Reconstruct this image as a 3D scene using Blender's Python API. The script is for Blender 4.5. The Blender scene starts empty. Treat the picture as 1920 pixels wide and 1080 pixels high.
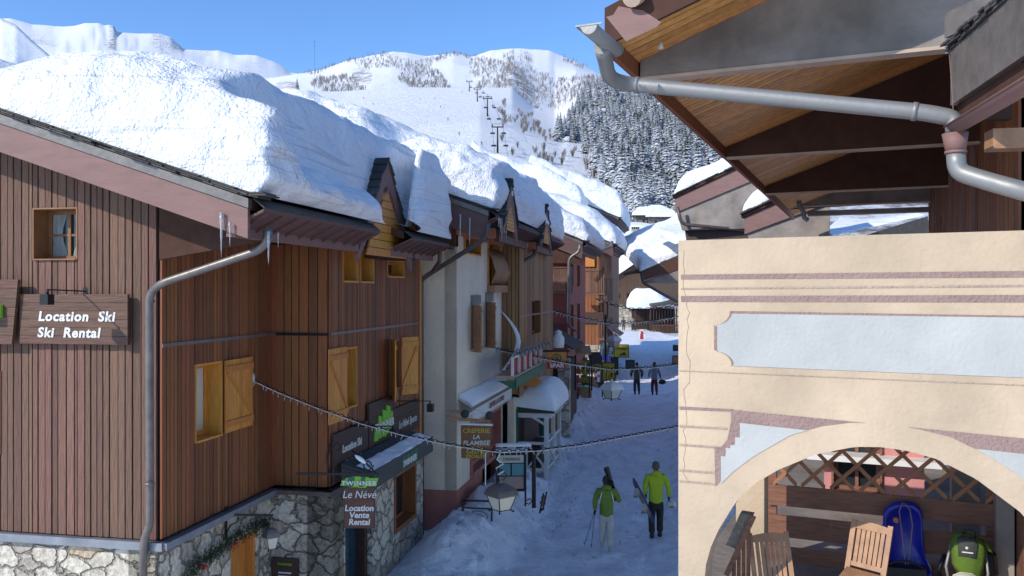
import bpy, math, random
from math import sin, cos, pi, sqrt, exp, floor
from mathutils import Vector as V, Matrix, noise
random.seed(7)
C = bpy.context.scene.collection
F = 1600.0; HZ = 545.0; CZ = 5.8
# ---------------------------------------------------------------- camera, sky, sun
sc = bpy.context.scene
cam = bpy.data.cameras.new('camera'); co = bpy.data.objects.new('camera', cam); C.objects.link(co)
cam.sensor_width = 36; cam.lens = F/1920*36; cam.shift_y = (HZ-540)/1920; cam.clip_end = 20000; cam.clip_start = .1
co.location = (0, 0, CZ); co.rotation_euler = (pi/2, 0, 0); sc.camera = co
LD = V((.87, .60, -.64)).normalized()            # the way sunlight travels
world = bpy.data.worlds.new("World"); sc.world = world; world.use_nodes = True
wn = world.node_tree; sky = wn.nodes.new('ShaderNodeTexSky'); sky.sky_type = 'NISHITA'; sky.sun_disc = False
sky.sun_elevation = math.asin(-LD.z); sky.sun_rotation = math.atan2(-LD.x, -LD.y)
sky.altitude = 2500; sky.air_density = 1.0; sky.dust_density = 0.0; sky.ozone_density = 4.0
hs0 = wn.nodes.new('ShaderNodeHueSaturation'); hs0.inputs['Saturation'].default_value = 1.1; hs0.inputs['Hue'].default_value = .502; hs0.inputs['Value'].default_value = .86; wn.links.new(sky.outputs[0], hs0.inputs['Color']); wn.links.new(hs0.outputs[0], wn.nodes['Background'].inputs[0]); wn.nodes['Background'].inputs[1].default_value = .15
sl = bpy.data.lights.new('sun', 'SUN'); sl.energy = 2.2; sl.angle = math.radians(.5); sl.color = (1, .94, .83)
so = bpy.data.objects.new('sun', sl); C.objects.link(so); so.rotation_euler = LD.to_track_quat('-Z', 'Y').to_euler(); so.location = (-20, -20, 40)
sc.view_settings.view_transform = 'Standard'; sc.view_settings.look = 'None'; sc.view_settings.exposure = 0.96; sc.view_settings.gamma = 1
# ---------------------------------------------------------------- helpers
WO = {}                                           # world origin of each built object
def P(px, py, Y): return V(((px-960)/F*Y, Y, CZ-(py-HZ)/F*Y))
def sst(a, b, x):
    t = min(1, max(0, (x-a)/(b-a))); return t*t*(3-2*t)
def lerp(a, b, t): return a+(b-a)*t
def tab(t, x):
    if x <= t[0][0]: return t[0][1]
    for (x0, y0), (x1, y1) in zip(t, t[1:]):
        if x <= x1: return y0+(y1-y0)*(x-x0)/(x1-x0)
    return t[-1][1]
def fbm(p, o=4):
    s = 0; a = 1; q = V(p)
    for i in range(o): s += a*noise.noise(q); q = q*2.03+V((7.1, 3.3, 1.7)); a *= .5
    return s
def tag(o, label, cat, group=None):
    o['label'] = label; o['category'] = cat
    if group: o['group'] = group
    return o
def thing(name, loc, label, cat, group=None):
    o = bpy.data.objects.new(name, None); o.location = loc; o.empty_display_size = .2; C.objects.link(o); WO[o.name] = V(loc)
    return tag(o, label, cat, group)
class Fr:
    def __init__(s, O, A, B, Cc=(0, 0, 1)): s.O = V(O); s.A = V(A).normalized(); s.B = V(B).normalized(); s.C = V(Cc).normalized()
    def p(s, a, b, c): return s.O+s.A*a+s.B*b+s.C*c
WF = Fr((0, 0, 0), (1, 0, 0), (0, 1, 0))
class MB:
    def __init__(s): s.v = []; s.f = []; s.sm = []
    def add(s, vs, fs, smooth=False):
        n = len(s.v); s.v += [V(q) for q in vs]; s.f += [tuple(i+n for i in f) for f in fs]; s.sm += [smooth]*len(fs); return s
    def box(s, fr, a0, a1, b0, b1, c0, c1):
        vs = [fr.p(a, b, c) for c in (c0, c1) for b in (b0, b1) for a in (a0, a1)]
        return s.add(vs, [(0, 2, 3, 1), (4, 5, 7, 6), (0, 1, 5, 4), (2, 6, 7, 3), (0, 4, 6, 2), (1, 3, 7, 5)])
    def prism(s, poly, ext):                       # poly: world points, ext: vector
        n = len(poly); e = V(ext); vs = [V(q) for q in poly]+[V(q)+e for q in poly]
        return s.add(vs, [tuple(range(n))[::-1], tuple(range(n, 2*n))]+[(i, (i+1) % n, n+(i+1) % n, n+i) for i in range(n)])
    def bar(s, p0, p1, w, h, up=(0, 0, 1)):
        p0 = V(p0); p1 = V(p1); d = (p1-p0); L = d.length; d.normalize(); u = V(up); x = d.cross(u)
        if x.length < 1e-4: x = d.cross(V((1, 0, 0)))
        x.normalize(); z = x.cross(d); f = Fr(p0, d, x, z); f.A = d; f.B = x; f.C = z
        return s.box(f, 0, L, -w/2, w/2, -h/2, h/2)
    def tube(s, pts, r, seg=8, cap=True, smooth=True):
        pts = [V(q) for q in pts]; n = len(pts); rs = r if isinstance(r, (list, tuple)) else [r]*n
        vs = []; fs = []; ref = None
        for i, q in enumerate(pts):
            d = (pts[min(i+1, n-1)]-pts[max(i-1, 0)]).normalized()
            if ref is None: ref = V((0, 0, 1)) if abs(d.z) < .9 else V((1, 0, 0))
            x = ref.cross(d)
            if x.length < 1e-5: x = V((1, .3, 0)).cross(d)
            x.normalize(); y = d.cross(x); ref = y
            for k in range(seg): t = 2*pi*k/seg; vs.append(q+(x*cos(t)+y*sin(t))*rs[i])
        for i in range(n-1):
            for k in range(seg): k2 = (k+1) % seg; fs.append((i*seg+k, i*seg+k2, (i+1)*seg+k2, (i+1)*seg+k))
        s.add(vs, fs, smooth)
        if cap: m = len(s.v)-len(vs); s.f += [tuple(m+k for k in range(seg))[::-1], tuple(m+(n-1)*seg+k for k in range(seg))]; s.sm += [False]*2
        return s
    def lathe(s, o, prof, seg=16, ax=None):        # prof: (r,z)
        o = V(o); vs = []; fs = []; n = len(prof)
        for r, z in prof:
            for k in range(seg): t = 2*pi*k/seg; vs.append(o+V((r*cos(t), r*sin(t), z)))
        for i in range(n-1):
            for k in range(seg): k2 = (k+1) % seg; fs.append((i*seg+k, i*seg+k2, (i+1)*seg+k2, (i+1)*seg+k))
        return s.add(vs, fs, True)
    def grid(s, pts, nu, nv, smooth=True):         # pts[u*nv+v]
        return s.add(pts, [(i*nv+j, i*nv+j+1, (i+1)*nv+j+1, (i+1)*nv+j) for i in range(nu-1) for j in range(nv-1)], smooth)
    def ball(s, c, rx, ry=None, rz=None, seg=12, rings=8, fr=WF):
        ry = ry or rx; rz = rz or rx; c = V(c); vs = []
        for i in range(rings+1):
            t = pi*i/rings
            for k in range(seg): a = 2*pi*k/seg; vs.append(c+fr.A*(rx*sin(t)*cos(a))+fr.B*(ry*sin(t)*sin(a))+fr.C*(rz*cos(t)))
        fs = [(i*seg+k, (i+1)*seg+k, (i+1)*seg+(k+1) % seg, i*seg+(k+1) % seg) for i in range(rings) for k in range(seg)]
        return s.add(vs, fs, True)
    def build(s, name, mat, parent=None, org=None):
        if parent is not None: o0 = WO[parent.name]
        elif org is not None: o0 = V(org)
        else:
            if s.v: o0 = V((sum(q.x for q in s.v)/len(s.v), sum(q.y for q in s.v)/len(s.v), min(q.z for q in s.v)))
            else: o0 = V((0, 0, 0))
        me = bpy.data.meshes.new(name); me.from_pydata([q-o0 for q in s.v], [], s.f); me.update()
        me.polygons.foreach_set('use_smooth', s.sm); me.materials.append(mat)
        ob = bpy.data.objects.new(name, me); C.objects.link(ob)
        if parent is not None: ob.parent = parent
        else: ob.location = o0
        WO[ob.name] = o0
        return ob
def struct(o): o['kind'] = 'structure'; return o
def children(o): return [c for c in bpy.data.objects if c.parent == o]
def copy_tree(o, kids, loc, rot=0, sc_=1, label=None):
    r = o.copy(); C.objects.link(r); r.location = loc; r.rotation_euler = (0, 0, rot); r.scale = (sc_,)*3
    if label: r['label'] = label
    for c, gs in kids:
        k = c.copy(); C.objects.link(k); k.parent = r
        for g in gs: h = g.copy(); C.objects.link(h); h.parent = k
    return r
# ---------------------------------------------------------------- materials
def lin(c): return tuple(((x/255)/12.92 if x/255 <= .04045 else ((x/255+.055)/1.055)**2.4) for x in c)
def mat(name, col, rough=.8, var=.12, scale=6, stretch=(1, 1, 1), bump=.15, bscale=None, island=0, metal=0, spec=None, col2=None, c2amt=.5, emit=0, dist=.02):
    m = bpy.data.materials.new(name); m.use_nodes = True; nt = m.node_tree; n = nt.nodes; l = nt.links; b = n['Principled BSDF']
    b.inputs['Roughness'].default_value = rough; b.inputs['Metallic'].default_value = metal
    if spec is not None: b.inputs['Specular IOR Level'].default_value = spec
    tc = n.new('ShaderNodeTexCoord'); mp = n.new('ShaderNodeMapping'); mp.inputs['Scale'].default_value = stretch; l.new(tc.outputs['Object'], mp.inputs[0])
    ns = n.new('ShaderNodeTexNoise'); ns.inputs['Scale'].default_value = scale; ns.inputs['Detail'].default_value = 6; ns.inputs['Roughness'].default_value = .6; l.new(mp.outputs[0], ns.inputs['Vector'])
    c2 = col2 or tuple(x*(1-c2amt) for x in col)
    rm = n.new('ShaderNodeMapRange'); rm.inputs['From Min'].default_value = .3; rm.inputs['From Max'].default_value = .7; l.new(ns.outputs['Fac'], rm.inputs['Value'])
    mx = n.new('ShaderNodeMix'); mx.data_type = 'RGBA'; mx.inputs['A'].default_value = (*col, 1); mx.inputs['B'].default_value = (*c2, 1)
    ml = n.new('ShaderNodeMath'); ml.operation = 'MULTIPLY'; ml.inputs[1].default_value = min(1, var*3 if not col2 else c2amt); l.new(rm.outputs[0], ml.inputs[0]); l.new(ml.outputs[0], mx.inputs['Factor'])
    out = mx.outputs['Result']
    if island:
        g = n.new('ShaderNodeNewGeometry'); r2 = n.new('ShaderNodeMapRange'); r2.inputs['To Min'].default_value = 1-island; r2.inputs['To Max'].default_value = 1+island; l.new(g.outputs['Random Per Island'], r2.inputs['Value'])
        hs = n.new('ShaderNodeHueSaturation'); l.new(r2.outputs[0], hs.inputs['Value']); l.new(out, hs.inputs['Color'])
        r3 = n.new('ShaderNodeMapRange'); r3.inputs['To Min'].default_value = .49; r3.inputs['To Max'].default_value = .51
        m3 = n.new('ShaderNodeMath'); m3.operation = 'MULTIPLY'; m3.inputs[1].default_value = 7.31; m4 = n.new('ShaderNodeMath'); m4.operation = 'FRACT'
        l.new(g.outputs['Random Per Island'], m3.inputs[0]); l.new(m3.outputs[0], m4.inputs[0]); l.new(m4.outputs[0], r3.inputs['Value']); l.new(r3.outputs[0], hs.inputs['Hue']); out = hs.outputs[0]
    l.new(out, b.inputs['Base Color'])
    if bump:
        n2 = n.new('ShaderNodeTexNoise'); n2.inputs['Scale'].default_value = bscale or scale*3; n2.inputs['Detail'].default_value = 5; l.new(mp.outputs[0], n2.inputs['Vector'])
        bp = n.new('ShaderNodeBump'); bp.inputs['Strength'].default_value = min(1, bump*3); bp.inputs['Distance'].default_value = dist; l.new(n2.outputs['Fac'], bp.inputs['Height']); l.new(bp.outputs[0], b.inputs['Normal'])
    if emit: b.inputs['Emission Color'].default_value = (*col, 1); b.inputs['Emission Strength'].default_value = emit
    return m
def snowmat(name, col=(.86, .87, .89), s1=9, s2=60, d1=.05, d2=.012, dirt=None, dscale=1.2):
    m = bpy.data.materials.new(name); m.use_nodes = True; nt = m.node_tree; n = nt.nodes; l = nt.links; b = n['Principled BSDF']
    b.inputs['Roughness'].default_value = .65; b.inputs['Base Color'].default_value = (*col, 1); b.inputs['Specular IOR Level'].default_value = .25
    tc = n.new('ShaderNodeTexCoord'); h = []
    for s_, d in ((s1, d1), (s2, d2)):
        t = n.new('ShaderNodeTexNoise'); t.inputs['Scale'].default_value = s_; t.inputs['Detail'].default_value = 4; l.new(tc.outputs['Object'], t.inputs['Vector'])
        bp = n.new('ShaderNodeBump'); bp.inputs['Strength'].default_value = 1; bp.inputs['Distance'].default_value = d; l.new(t.outputs['Fac'], bp.inputs['Height'])
        if h: l.new(h[-1].outputs[0], bp.inputs['Normal'])
        h.append(bp)
    l.new(h[-1].outputs[0], b.inputs['Normal'])
    if dirt:
        t = n.new('ShaderNodeTexNoise'); t.inputs['Scale'].default_value = dscale; t.inputs['Detail'].default_value = 8; t.inputs['Roughness'].default_value = .7; l.new(tc.outputs['Object'], t.inputs['Vector'])
        r = n.new('ShaderNodeMapRange'); r.inputs['From Min'].default_value = .45; r.inputs['From Max'].default_value = .75; l.new(t.outputs['Fac'], r.inputs['Value'])
        mx = n.new('ShaderNodeMix'); mx.data_type = 'RGBA'; mx.inputs['A'].default_value = (*col, 1); mx.inputs['B'].default_value = (*dirt, 1); l.new(r.outputs[0], mx.inputs['Factor']); l.new(mx.outputs['Result'], b.inputs['Base Color'])
    return m
def stonemat(name, sc_=3.2, cols=((.58, .52, .42), (.42, .37, .30), (.64, .58, .47), (.55, .43, .29))):
    m = bpy.data.materials.new(name); m.use_nodes = True; nt = m.node_tree; n = nt.nodes; l = nt.links; b = n['Principled BSDF']; b.inputs['Roughness'].default_value = .9
    tc = n.new('ShaderNodeTexCoord'); mp = n.new('ShaderNodeMapping'); mp.inputs['Scale'].default_value = (1, 1, 1.45); l.new(tc.outputs['Object'], mp.inputs[0])
    wz = n.new('ShaderNodeTexNoise'); wz.inputs['Scale'].default_value = 4.5; wz.inputs['Detail'].default_value = 4; l.new(mp.outputs[0], wz.inputs['Vector'])
    ad = n.new('ShaderNodeMix'); ad.data_type = 'VECTOR'; ad.inputs['Factor'].default_value = .24; l.new(mp.outputs[0], ad.inputs['A']); l.new(wz.outputs['Color'], ad.inputs['B'])
    v1 = n.new('ShaderNodeTexVoronoi'); v1.feature = 'DISTANCE_TO_EDGE'; v1.inputs['Scale'].default_value = sc_; l.new(ad.outputs['Result'], v1.inputs['Vector'])
    v2 = n.new('ShaderNodeTexVoronoi'); v2.inputs['Scale'].default_value = sc_; l.new(ad.outputs['Result'], v2.inputs['Vector'])
    sp = n.new('ShaderNodeSeparateColor'); l.new(v2.outputs['Color'], sp.inputs[0])
    cr = n.new('ShaderNodeValToRGB'); e = cr.color_ramp.elements; e[0].color = (*cols[0], 1); e[1].color = (*cols[1], 1); e[1].position = .33
    for q, c in ((.66, cols[2]), (.92, cols[3])): x = e.new(q); x.color = (*c, 1)
    cr.color_ramp.interpolation = 'CONSTANT'; l.new(sp.outputs[0], cr.inputs[0])
    fn = n.new('ShaderNodeTexNoise'); fn.inputs['Scale'].default_value = 14; fn.inputs['Detail'].default_value = 8; l.new(tc.outputs['Object'], fn.inputs['Vector'])
    m1 = n.new('ShaderNodeMix'); m1.data_type = 'RGBA'; m1.blend_type = 'MULTIPLY'; m1.inputs['Factor'].default_value = .8; l.new(cr.outputs[0], m1.inputs['A'])
    r1 = n.new('ShaderNodeMapRange'); r1.inputs['From Min'].default_value = .3; r1.inputs['From Max'].default_value = .7; r1.inputs['To Min'].default_value = .55; r1.inputs['To Max'].default_value = 1.25; l.new(fn.outputs['Fac'], r1.inputs['Value']); l.new(r1.outputs[0], m1.inputs['B'])
    r2 = n.new('ShaderNodeMapRange'); r2.inputs['From Max'].default_value = .03; l.new(v1.outputs['Distance'], r2.inputs['Value'])
    m2 = n.new('ShaderNodeMix'); m2.data_type = 'RGBA'; m2.inputs['A'].default_value = (.27, .235, .185, 1); l.new(r2.outputs[0], m2.inputs['Factor']); l.new(m1.outputs['Result'], m2.inputs['B']); l.new(m2.outputs['Result'], b.inputs['Base Color'])
    r3 = n.new('ShaderNodeMapRange'); r3.inputs['From Max'].default_value = .08; r3.interpolation_type = 'SMOOTHSTEP'; l.new(v1.outputs['Distance'], r3.inputs['Value'])
    ma = n.new('ShaderNodeMath'); ma.operation = 'MULTIPLY_ADD'; ma.inputs[1].default_value = .6; l.new(fn.outputs['Fac'], ma.inputs[0]); l.new(r3.outputs[0], ma.inputs[2])
    bp = n.new('ShaderNodeBump'); bp.inputs['Strength'].default_value = 1; bp.inputs['Distance'].default_value = .07; l.new(ma.outputs[0], bp.inputs['Height']); l.new(bp.outputs[0], b.inputs['Normal'])
    return m
def twocol(name, a, b_, axis, th0, th1, rough=.9, nscale=3, amp=.5, spec=.2):   # colour by up-facing normal (snow lying on things)
    m = bpy.data.materials.new(name); m.use_nodes = True; nt = m.node_tree; n = nt.nodes; l = nt.links; b = n['Principled BSDF']; b.inputs['Roughness'].default_value = rough; b.inputs['Specular IOR Level'].default_value = spec
    g = n.new('ShaderNodeTexCoord'); t = n.new('ShaderNodeTexNoise'); t.inputs['Scale'].default_value = nscale; t.inputs['Detail'].default_value = 6; l.new(g.outputs['Object'], t.inputs['Vector'])
    ge = n.new('ShaderNodeNewGeometry'); s = n.new('ShaderNodeSeparateXYZ'); l.new(ge.outputs['True Normal'], s.inputs[0])
    ab = n.new('ShaderNodeMath'); ab.operation = 'ABSOLUTE'; l.new(s.outputs[2], ab.inputs[0])
    ma = n.new('ShaderNodeMath'); ma.operation = 'MULTIPLY_ADD'; ma.inputs[1].default_value = amp; l.new(t.outputs['Fac'], ma.inputs[0]); l.new(ab.outputs[0], ma.inputs[2])
    r = n.new('ShaderNodeMapRange'); r.inputs['From Min'].default_value = th0; r.inputs['From Max'].default_value = th1; l.new(ma.outputs[0], r.inputs['Value'])
    mx = n.new('ShaderNodeMix'); mx.data_type = 'RGBA'; mx.inputs['A'].default_value = (*a, 1); mx.inputs['B'].default_value = (*b_, 1); l.new(r.outputs[0], mx.inputs['Factor']); l.new(mx.outputs['Result'], b.inputs['Base Color'])
    return m
def prints(m):                                    # trodden pits and boot prints pressed into the street snow
    nt = m.node_tree; n = nt.nodes; l = nt.links; b = n['Principled BSDF']; tc = [x for x in n if x.type == 'TEX_COORD'][0]; last = b.inputs['Normal'].links[0].from_node
    for sc_, rad, d in ((1.9, .22, .05), (3.3, .2, .03)):
        mp = n.new('ShaderNodeMapping'); mp.inputs['Scale'].default_value = (1.5, .75, .2); l.new(tc.outputs['Object'], mp.inputs[0])
        v = n.new('ShaderNodeTexVoronoi'); v.inputs['Scale'].default_value = sc_; l.new(mp.outputs[0], v.inputs['Vector']); r = n.new('ShaderNodeMapRange'); r.inputs['From Max'].default_value = rad; r.interpolation_type = 'SMOOTHSTEP'; l.new(v.outputs['Distance'], r.inputs['Value'])
        bp = n.new('ShaderNodeBump'); bp.inputs['Strength'].default_value = 1; bp.inputs['Distance'].default_value = d; l.new(r.outputs[0], bp.inputs['Height']); l.new(last.outputs[0], bp.inputs['Normal']); last = bp
    l.new(last.outputs[0], b.inputs['Normal'])
M = {}
M['snow'] = snowmat('roof_snow', s1=2.6, s2=26, d1=.15, d2=.034)
nt = M['snow'].node_tree; n = nt.nodes; l = nt.links                     # thin grey melt layers inside the snowpack
tc = [x for x in n if x.type == 'TEX_COORD'][0]; mp = n.new('ShaderNodeMapping'); mp.inputs['Scale'].default_value = (.12, .12, 4.2); l.new(tc.outputs['Object'], mp.inputs[0])
tn = n.new('ShaderNodeTexNoise'); tn.inputs['Scale'].default_value = 1; tn.inputs['Detail'].default_value = 1; l.new(mp.outputs[0], tn.inputs['Vector']); sb = n.new('ShaderNodeMath'); sb.operation = 'SUBTRACT'; sb.inputs[1].default_value = .5; l.new(tn.outputs['Fac'], sb.inputs[0]); ab = n.new('ShaderNodeMath'); ab.operation = 'ABSOLUTE'; l.new(sb.outputs[0], ab.inputs[0])
r = n.new('ShaderNodeMapRange'); r.inputs['From Min'].default_value = 0; r.inputs['From Max'].default_value = .014; l.new(ab.outputs[0], r.inputs['Value'])
mx = n.new('ShaderNodeMix'); mx.data_type = 'RGBA'; mx.inputs['A'].default_value = (.64, .64, .66, 1); mx.inputs['B'].default_value = (.86, .87, .89, 1); l.new(r.outputs[0], mx.inputs['Factor']); l.new(mx.outputs['Result'], n['Principled BSDF'].inputs['Base Color'])
M['soft'] = snowmat('soft_snow', s1=3, s2=30, d1=.03, d2=.008)
M['street'] = snowmat('street_snow', col=(.84, .84, .87), s1=4, s2=22, d1=.07, d2=.03, dirt=(.62, .61, .64))
prints(M['street'])
M['boardA'] = mat('weathered_red_boards', (.185, .094, .062), .8, .3, 4, (9, 9, .8), .3, 5, island=.28, col2=(.095, .055, .04), c2amt=.7)
M['boardB'] = mat('stained_brown_boards', (.265, .085, .025), .6, .3, 4, (9, 9, .6), .2, 5, island=.34, col2=(.14, .05, .018), c2amt=.8)
M['boardC'] = mat('tan_far_boards', (.36, .19, .085), .7, .3, 4, (9, 9, .6), .2, 5, island=.3, col2=(.2, .10, .045), c2amt=.8)
M['dark'] = mat('dark_gap', (.012, .009, .008), .9, 0, 4, bump=0)
M['bframe'] = mat('brown_frame', (.26, .12, .045), .6, .2, 5, bump=.05)
M['honey'] = mat('honey_pine', (.68, .27, .045), .5, .25, 3, (12, 12, 1), .1, 6, island=.15)
M['soffit'] = mat('varnished_soffit_pine', (.74, .34, .10), .5, .25, 3, (3, 3, 3), .08, 9, island=.2)
M['maroon'] = mat('maroon_painted_wood', (.125, .062, .056), .6, .15, 3, (1, 1, 3), .06, 20)
M['mauve'] = mat('faded_mauve_paint', (.235, .125, .108), .65, .15, 2, (1, 1, 4), .06, 20)
M['darkmar'] = mat('dark_maroon_panel', (.085, .040, .028), .8, .2, 4, bump=.04, spec=.2)
M['zinc'] = mat('zinc', (.25, .25, .245), .5, .3, 5, bump=.05, metal=.4, col2=(.24, .235, .22), c2amt=.7)
M['brownzinc'] = mat('brown_pipe', (.13, .10, .09), .45, .2, 5, bump=.03, metal=.2)
M['greypipe'] = mat('taupe_pipe', (.20, .175, .16), .4, .25, 7, bump=.05, metal=.3)
M['ledge'] = mat('zinc_ledge', (.30, .32, .35), .45, .25, 3, bump=.05, metal=.4)
M['slate'] = mat('slate', (.075, .068, .062), .8, .3, 6, bump=.3, island=.4)
M['plaster'] = mat('cream_render', (.88, .75, .58), .9, .1, 2, bump=.3, bscale=28, dist=.03)
M['pinkp'] = mat('pink_render', (.48, .18, .14), .9, .12, 2, bump=.2, bscale=28)
M['salmon'] = mat('salmon_paint', (.50, .20, .115), .8, .1, 3, bump=.08)
M['redp'] = mat('brick_red_render', (.22, .055, .048), .9, .15, 2, bump=.15)
M['ochre'] = mat('ochre_render', (.59, .45, .31), .9, .24, .9, bump=.13, bscale=26, dist=.018)
M['bluep'] = mat('pale_blue_paint', (.47, .465, .44), .9, .14, 1.2, bump=.13, bscale=26, dist=.018)
M['mauvep'] = mat('mauve_wall_paint', (.34, .225, .195), .9, .15, 3, bump=.33, bscale=36, dist=.022)
M['mauvef'] = mat('faint_mauve_wall_paint', (.47, .34, .26), .9, .2, 3, bump=.33, bscale=36, dist=.022)
M['concrete'] = mat('weathered_concrete', (.33, .285, .25), .85, .3, 1.0, bump=.3, bscale=9, col2=(.12, .10, .085), c2amt=.9)
M['concl'] = mat('light_concrete_edge', (.50, .37, .28), .8, .15, 4, bump=.06)
M['glass'] = mat('dark_glass', (.02, .025, .03), .12, .1, 3, bump=0, spec=.6)
M['shopglass'] = mat('blue_shop_glass', (.03, .075, .11), .15, .6, 5, bump=0, spec=.6)
M['curtain'] = mat('pale_curtain', (.34, .36, .34), .9, .3, 5, (6, 6, 1), .2, 12)
M['iron'] = mat('black_iron', (.02, .02, .022), .45, .1, 5, bump=.03, metal=.5)
M['green'] = mat('lime_green_paint', (.19, .52, .025), .5, .05, 5, bump=0)
M['dgreen'] = mat('dark_green_paint', (.015, .13, .06), .5, .05, 5, bump=0)
M['white'] = mat('white_paint', (.72, .70, .66), .6, .08, 5, bump=.03)
M['signw'] = mat('sign_brown_wood', (.135, .062, .038), .65, .3, 2.5, (1, 1, 7), .15, 5, island=.1)
M['signd'] = mat('dark_brown_sign', (.065, .030, .022), .6, .25, 3, (1, 1, 5), .08)
M['gold'] = mat('gold_lettering', (.62, .43, .04), .5, .05, 5, bump=0)
M['frost'] = mat('frosted_glass', (.62, .60, .50), .4, .1, 5, bump=0)
M['canopy'] = mat('grey_canopy_cloth', (.055, .06, .063), .7, .15, 4, bump=.05)
M['ice'] = mat('ice', (.80, .84, .88), .12, .05, 9, bump=.1); M['ice'].node_tree.nodes['Principled BSDF'].inputs['Transmission Weight'].default_value = .7
M['bulb'] = mat('pale_light_bulb', (.50, .48, .44), .3, 0, 5, bump=0)
M['stone'] = stonemat('rubble_stone')
M['stone2'] = stonemat('far_stone', 2.2)
M['teak'] = mat('teak', (.44, .235, .125), .6, .25, 4, (2, 2, 2), .08)
M['plank'] = mat('brown_porch_plank', (.26, .11, .065), .6, .3, 5, (1, 1, 8), .12, 5)
M['lattice'] = mat('orange_brown_lattice', (.38, .16, .07), .6, .2, 6, bump=.05)
M['blue'] = mat('royal_blue_plastic', (.012, .02, .33), .3, .1, 3, bump=.02)
M['black'] = mat('black_nylon', (.015, .015, .017), .6, .2, 9, bump=.1)
M['moss'] = mat('moss_green_cloth', (.10, .17, .015), .8, .15, 12, bump=.1)
M['char'] = mat('charcoal_cloth', (.055, .058, .055), .8, .15, 12, bump=.1)
M['foliage'] = mat('garland_green', (.03, .07, .03), .8, .3, 9, bump=0, island=.4)
M['red'] = mat('red_bow', (.42, .02, .02), .6, .1, 5, bump=0)
M['yellow'] = mat('yellow_sign', (.42, .33, .015), .6, .12, 5, bump=0)
M['rug'] = mat('rough_grey_wood', (.26, .22, .17), .85, .3, 7, (3, 3, 3), .2)

# ---------------------------------------------------------------- street axes (left row) and the right-hand house axes
S = V((.193, .981, 0)).normalized(); N = V((.981, -.193, 0)).normalized(); OL = V((-4.785, 11.6, 0))
def L(s, n, z): return OL+S*s+N*n+V((0, 0, z))
ST = lambda n: Fr(OL+N*n, S, N)                    # street-facing plane at offset n: a=s, b=outward
FC = lambda s: Fr(OL+S*s, N, -S)                   # camera-facing plane at distance s: a=n, b=towards camera
def s_at(px, n):
    r = (px-960)/F; return (r*OL.y-OL.x-n*(N.x-r*N.y))/(S.x-r*S.y)
def n_at(px, s):
    r = (px-960)/F; return (r*(OL.y+S.y*s)-OL.x-S.x*s)/(N.x-r*N.y)
def z_at(py, s, n): return CZ-(py-HZ)/F*L(s, n, 0).y
def strect(n, x0, x1, y0, y1):                     # pixel box -> (a0,a1,c0,c1) on a street-facing plane
    a0, a1 = s_at(x0, n), s_at(x1, n); am = (a0+a1)/2; return a0, a1, z_at(y1, am, n), z_at(y0, am, n)
def fcrect(s, x0, x1, y0, y1):
    a0, a1 = n_at(x0, s), n_at(x1, s); am = (a0+a1)/2; return a0, a1, z_at(y1, s, am), z_at(y0, s, am)
RU = V((.912, -.41, 0)).normalized(); RW = V((.41, .912, 0)).normalized(); OR = V((1.8525, 9.5, 0))
RF = Fr(OR, RU, -RW)                               # a to the right, b towards the camera
def ra(px, b=0):
    r = (px-960)/F; o = OR-RW*b; return (r*o.y-o.x)/(RU.x-r*RU.y)
def rz(py, a, b=0): return CZ-(py-HZ)/F*RF.p(a, b, 0).y
def rp(px, py, b=0): a = ra(px, b); return a, rz(py, a, b)

def board_wall(fr, a0, a1, c0, top, holes, parent, m, w=(.11, .17), th=.03, back=.10, name='wall', gap=.018):
    """vertical boards with shadow gaps over a dark backing, openings left free; top may be a function of a"""
    tf = top if callable(top) else (lambda a: top)
    mb = MB(); bk = MB(); a = a0; rnd = random.Random(int(a0*100)+int(c0*10))
    cuts = sorted(set([h[0] for h in holes if a0 < h[0] < a1]+[h[1] for h in holes if a0 < h[1] < a1]))
    while a < a1-.02:
        b = min(a1, a+rnd.uniform(*w))
        for c in cuts:
            if a+.02 < c < b or abs(c-b) < .02: b = c; break
        if a1-b < .04: b = a1
        mid = (a+b)/2; segs = [(c0, None)]; hs = sorted([h for h in holes if h[0]-.001 < mid < h[1]+.001], key=lambda h: h[2]); lo = c0; out = []
        for h in hs:
            if h[2] > lo: out.append((lo, h[2]))
            lo = max(lo, h[3])
        out.append((lo, None)); d = rnd.uniform(0, .012)
        for z0, z1 in out:
            ta, tb = (tf(a), tf(b)) if z1 is None else (z1, z1)
            if min(ta, tb) <= z0+.01: continue
            vs = [fr.p(a, 0, z0), fr.p(b-gap, 0, z0), fr.p(b-gap, th+d, z0), fr.p(a, th+d, z0), fr.p(a, 0, ta), fr.p(b-gap, 0, tb), fr.p(b-gap, th+d, tb), fr.p(a, th+d, ta)]
            mb.add(vs, [(0, 3, 2, 1), (4, 5, 6, 7), (0, 1, 5, 4), (1, 2, 6, 5), (2, 3, 7, 6), (3, 0, 4, 7)])
            vs = [fr.p(a, -back, z0), fr.p(b, -back, z0), fr.p(b, -.002, z0), fr.p(a, -.002, z0), fr.p(a, -back, ta), fr.p(b, -back, tb), fr.p(b, -.002, tb), fr.p(a, -.002, ta)]
            bk.add(vs, [(0, 3, 2, 1), (4, 5, 6, 7), (0, 1, 5, 4), (2, 3, 7, 6)])
        a = b
    o = mb.build(name, m, parent); bk.build('wall_backing', M['dark'], parent); return o
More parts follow.
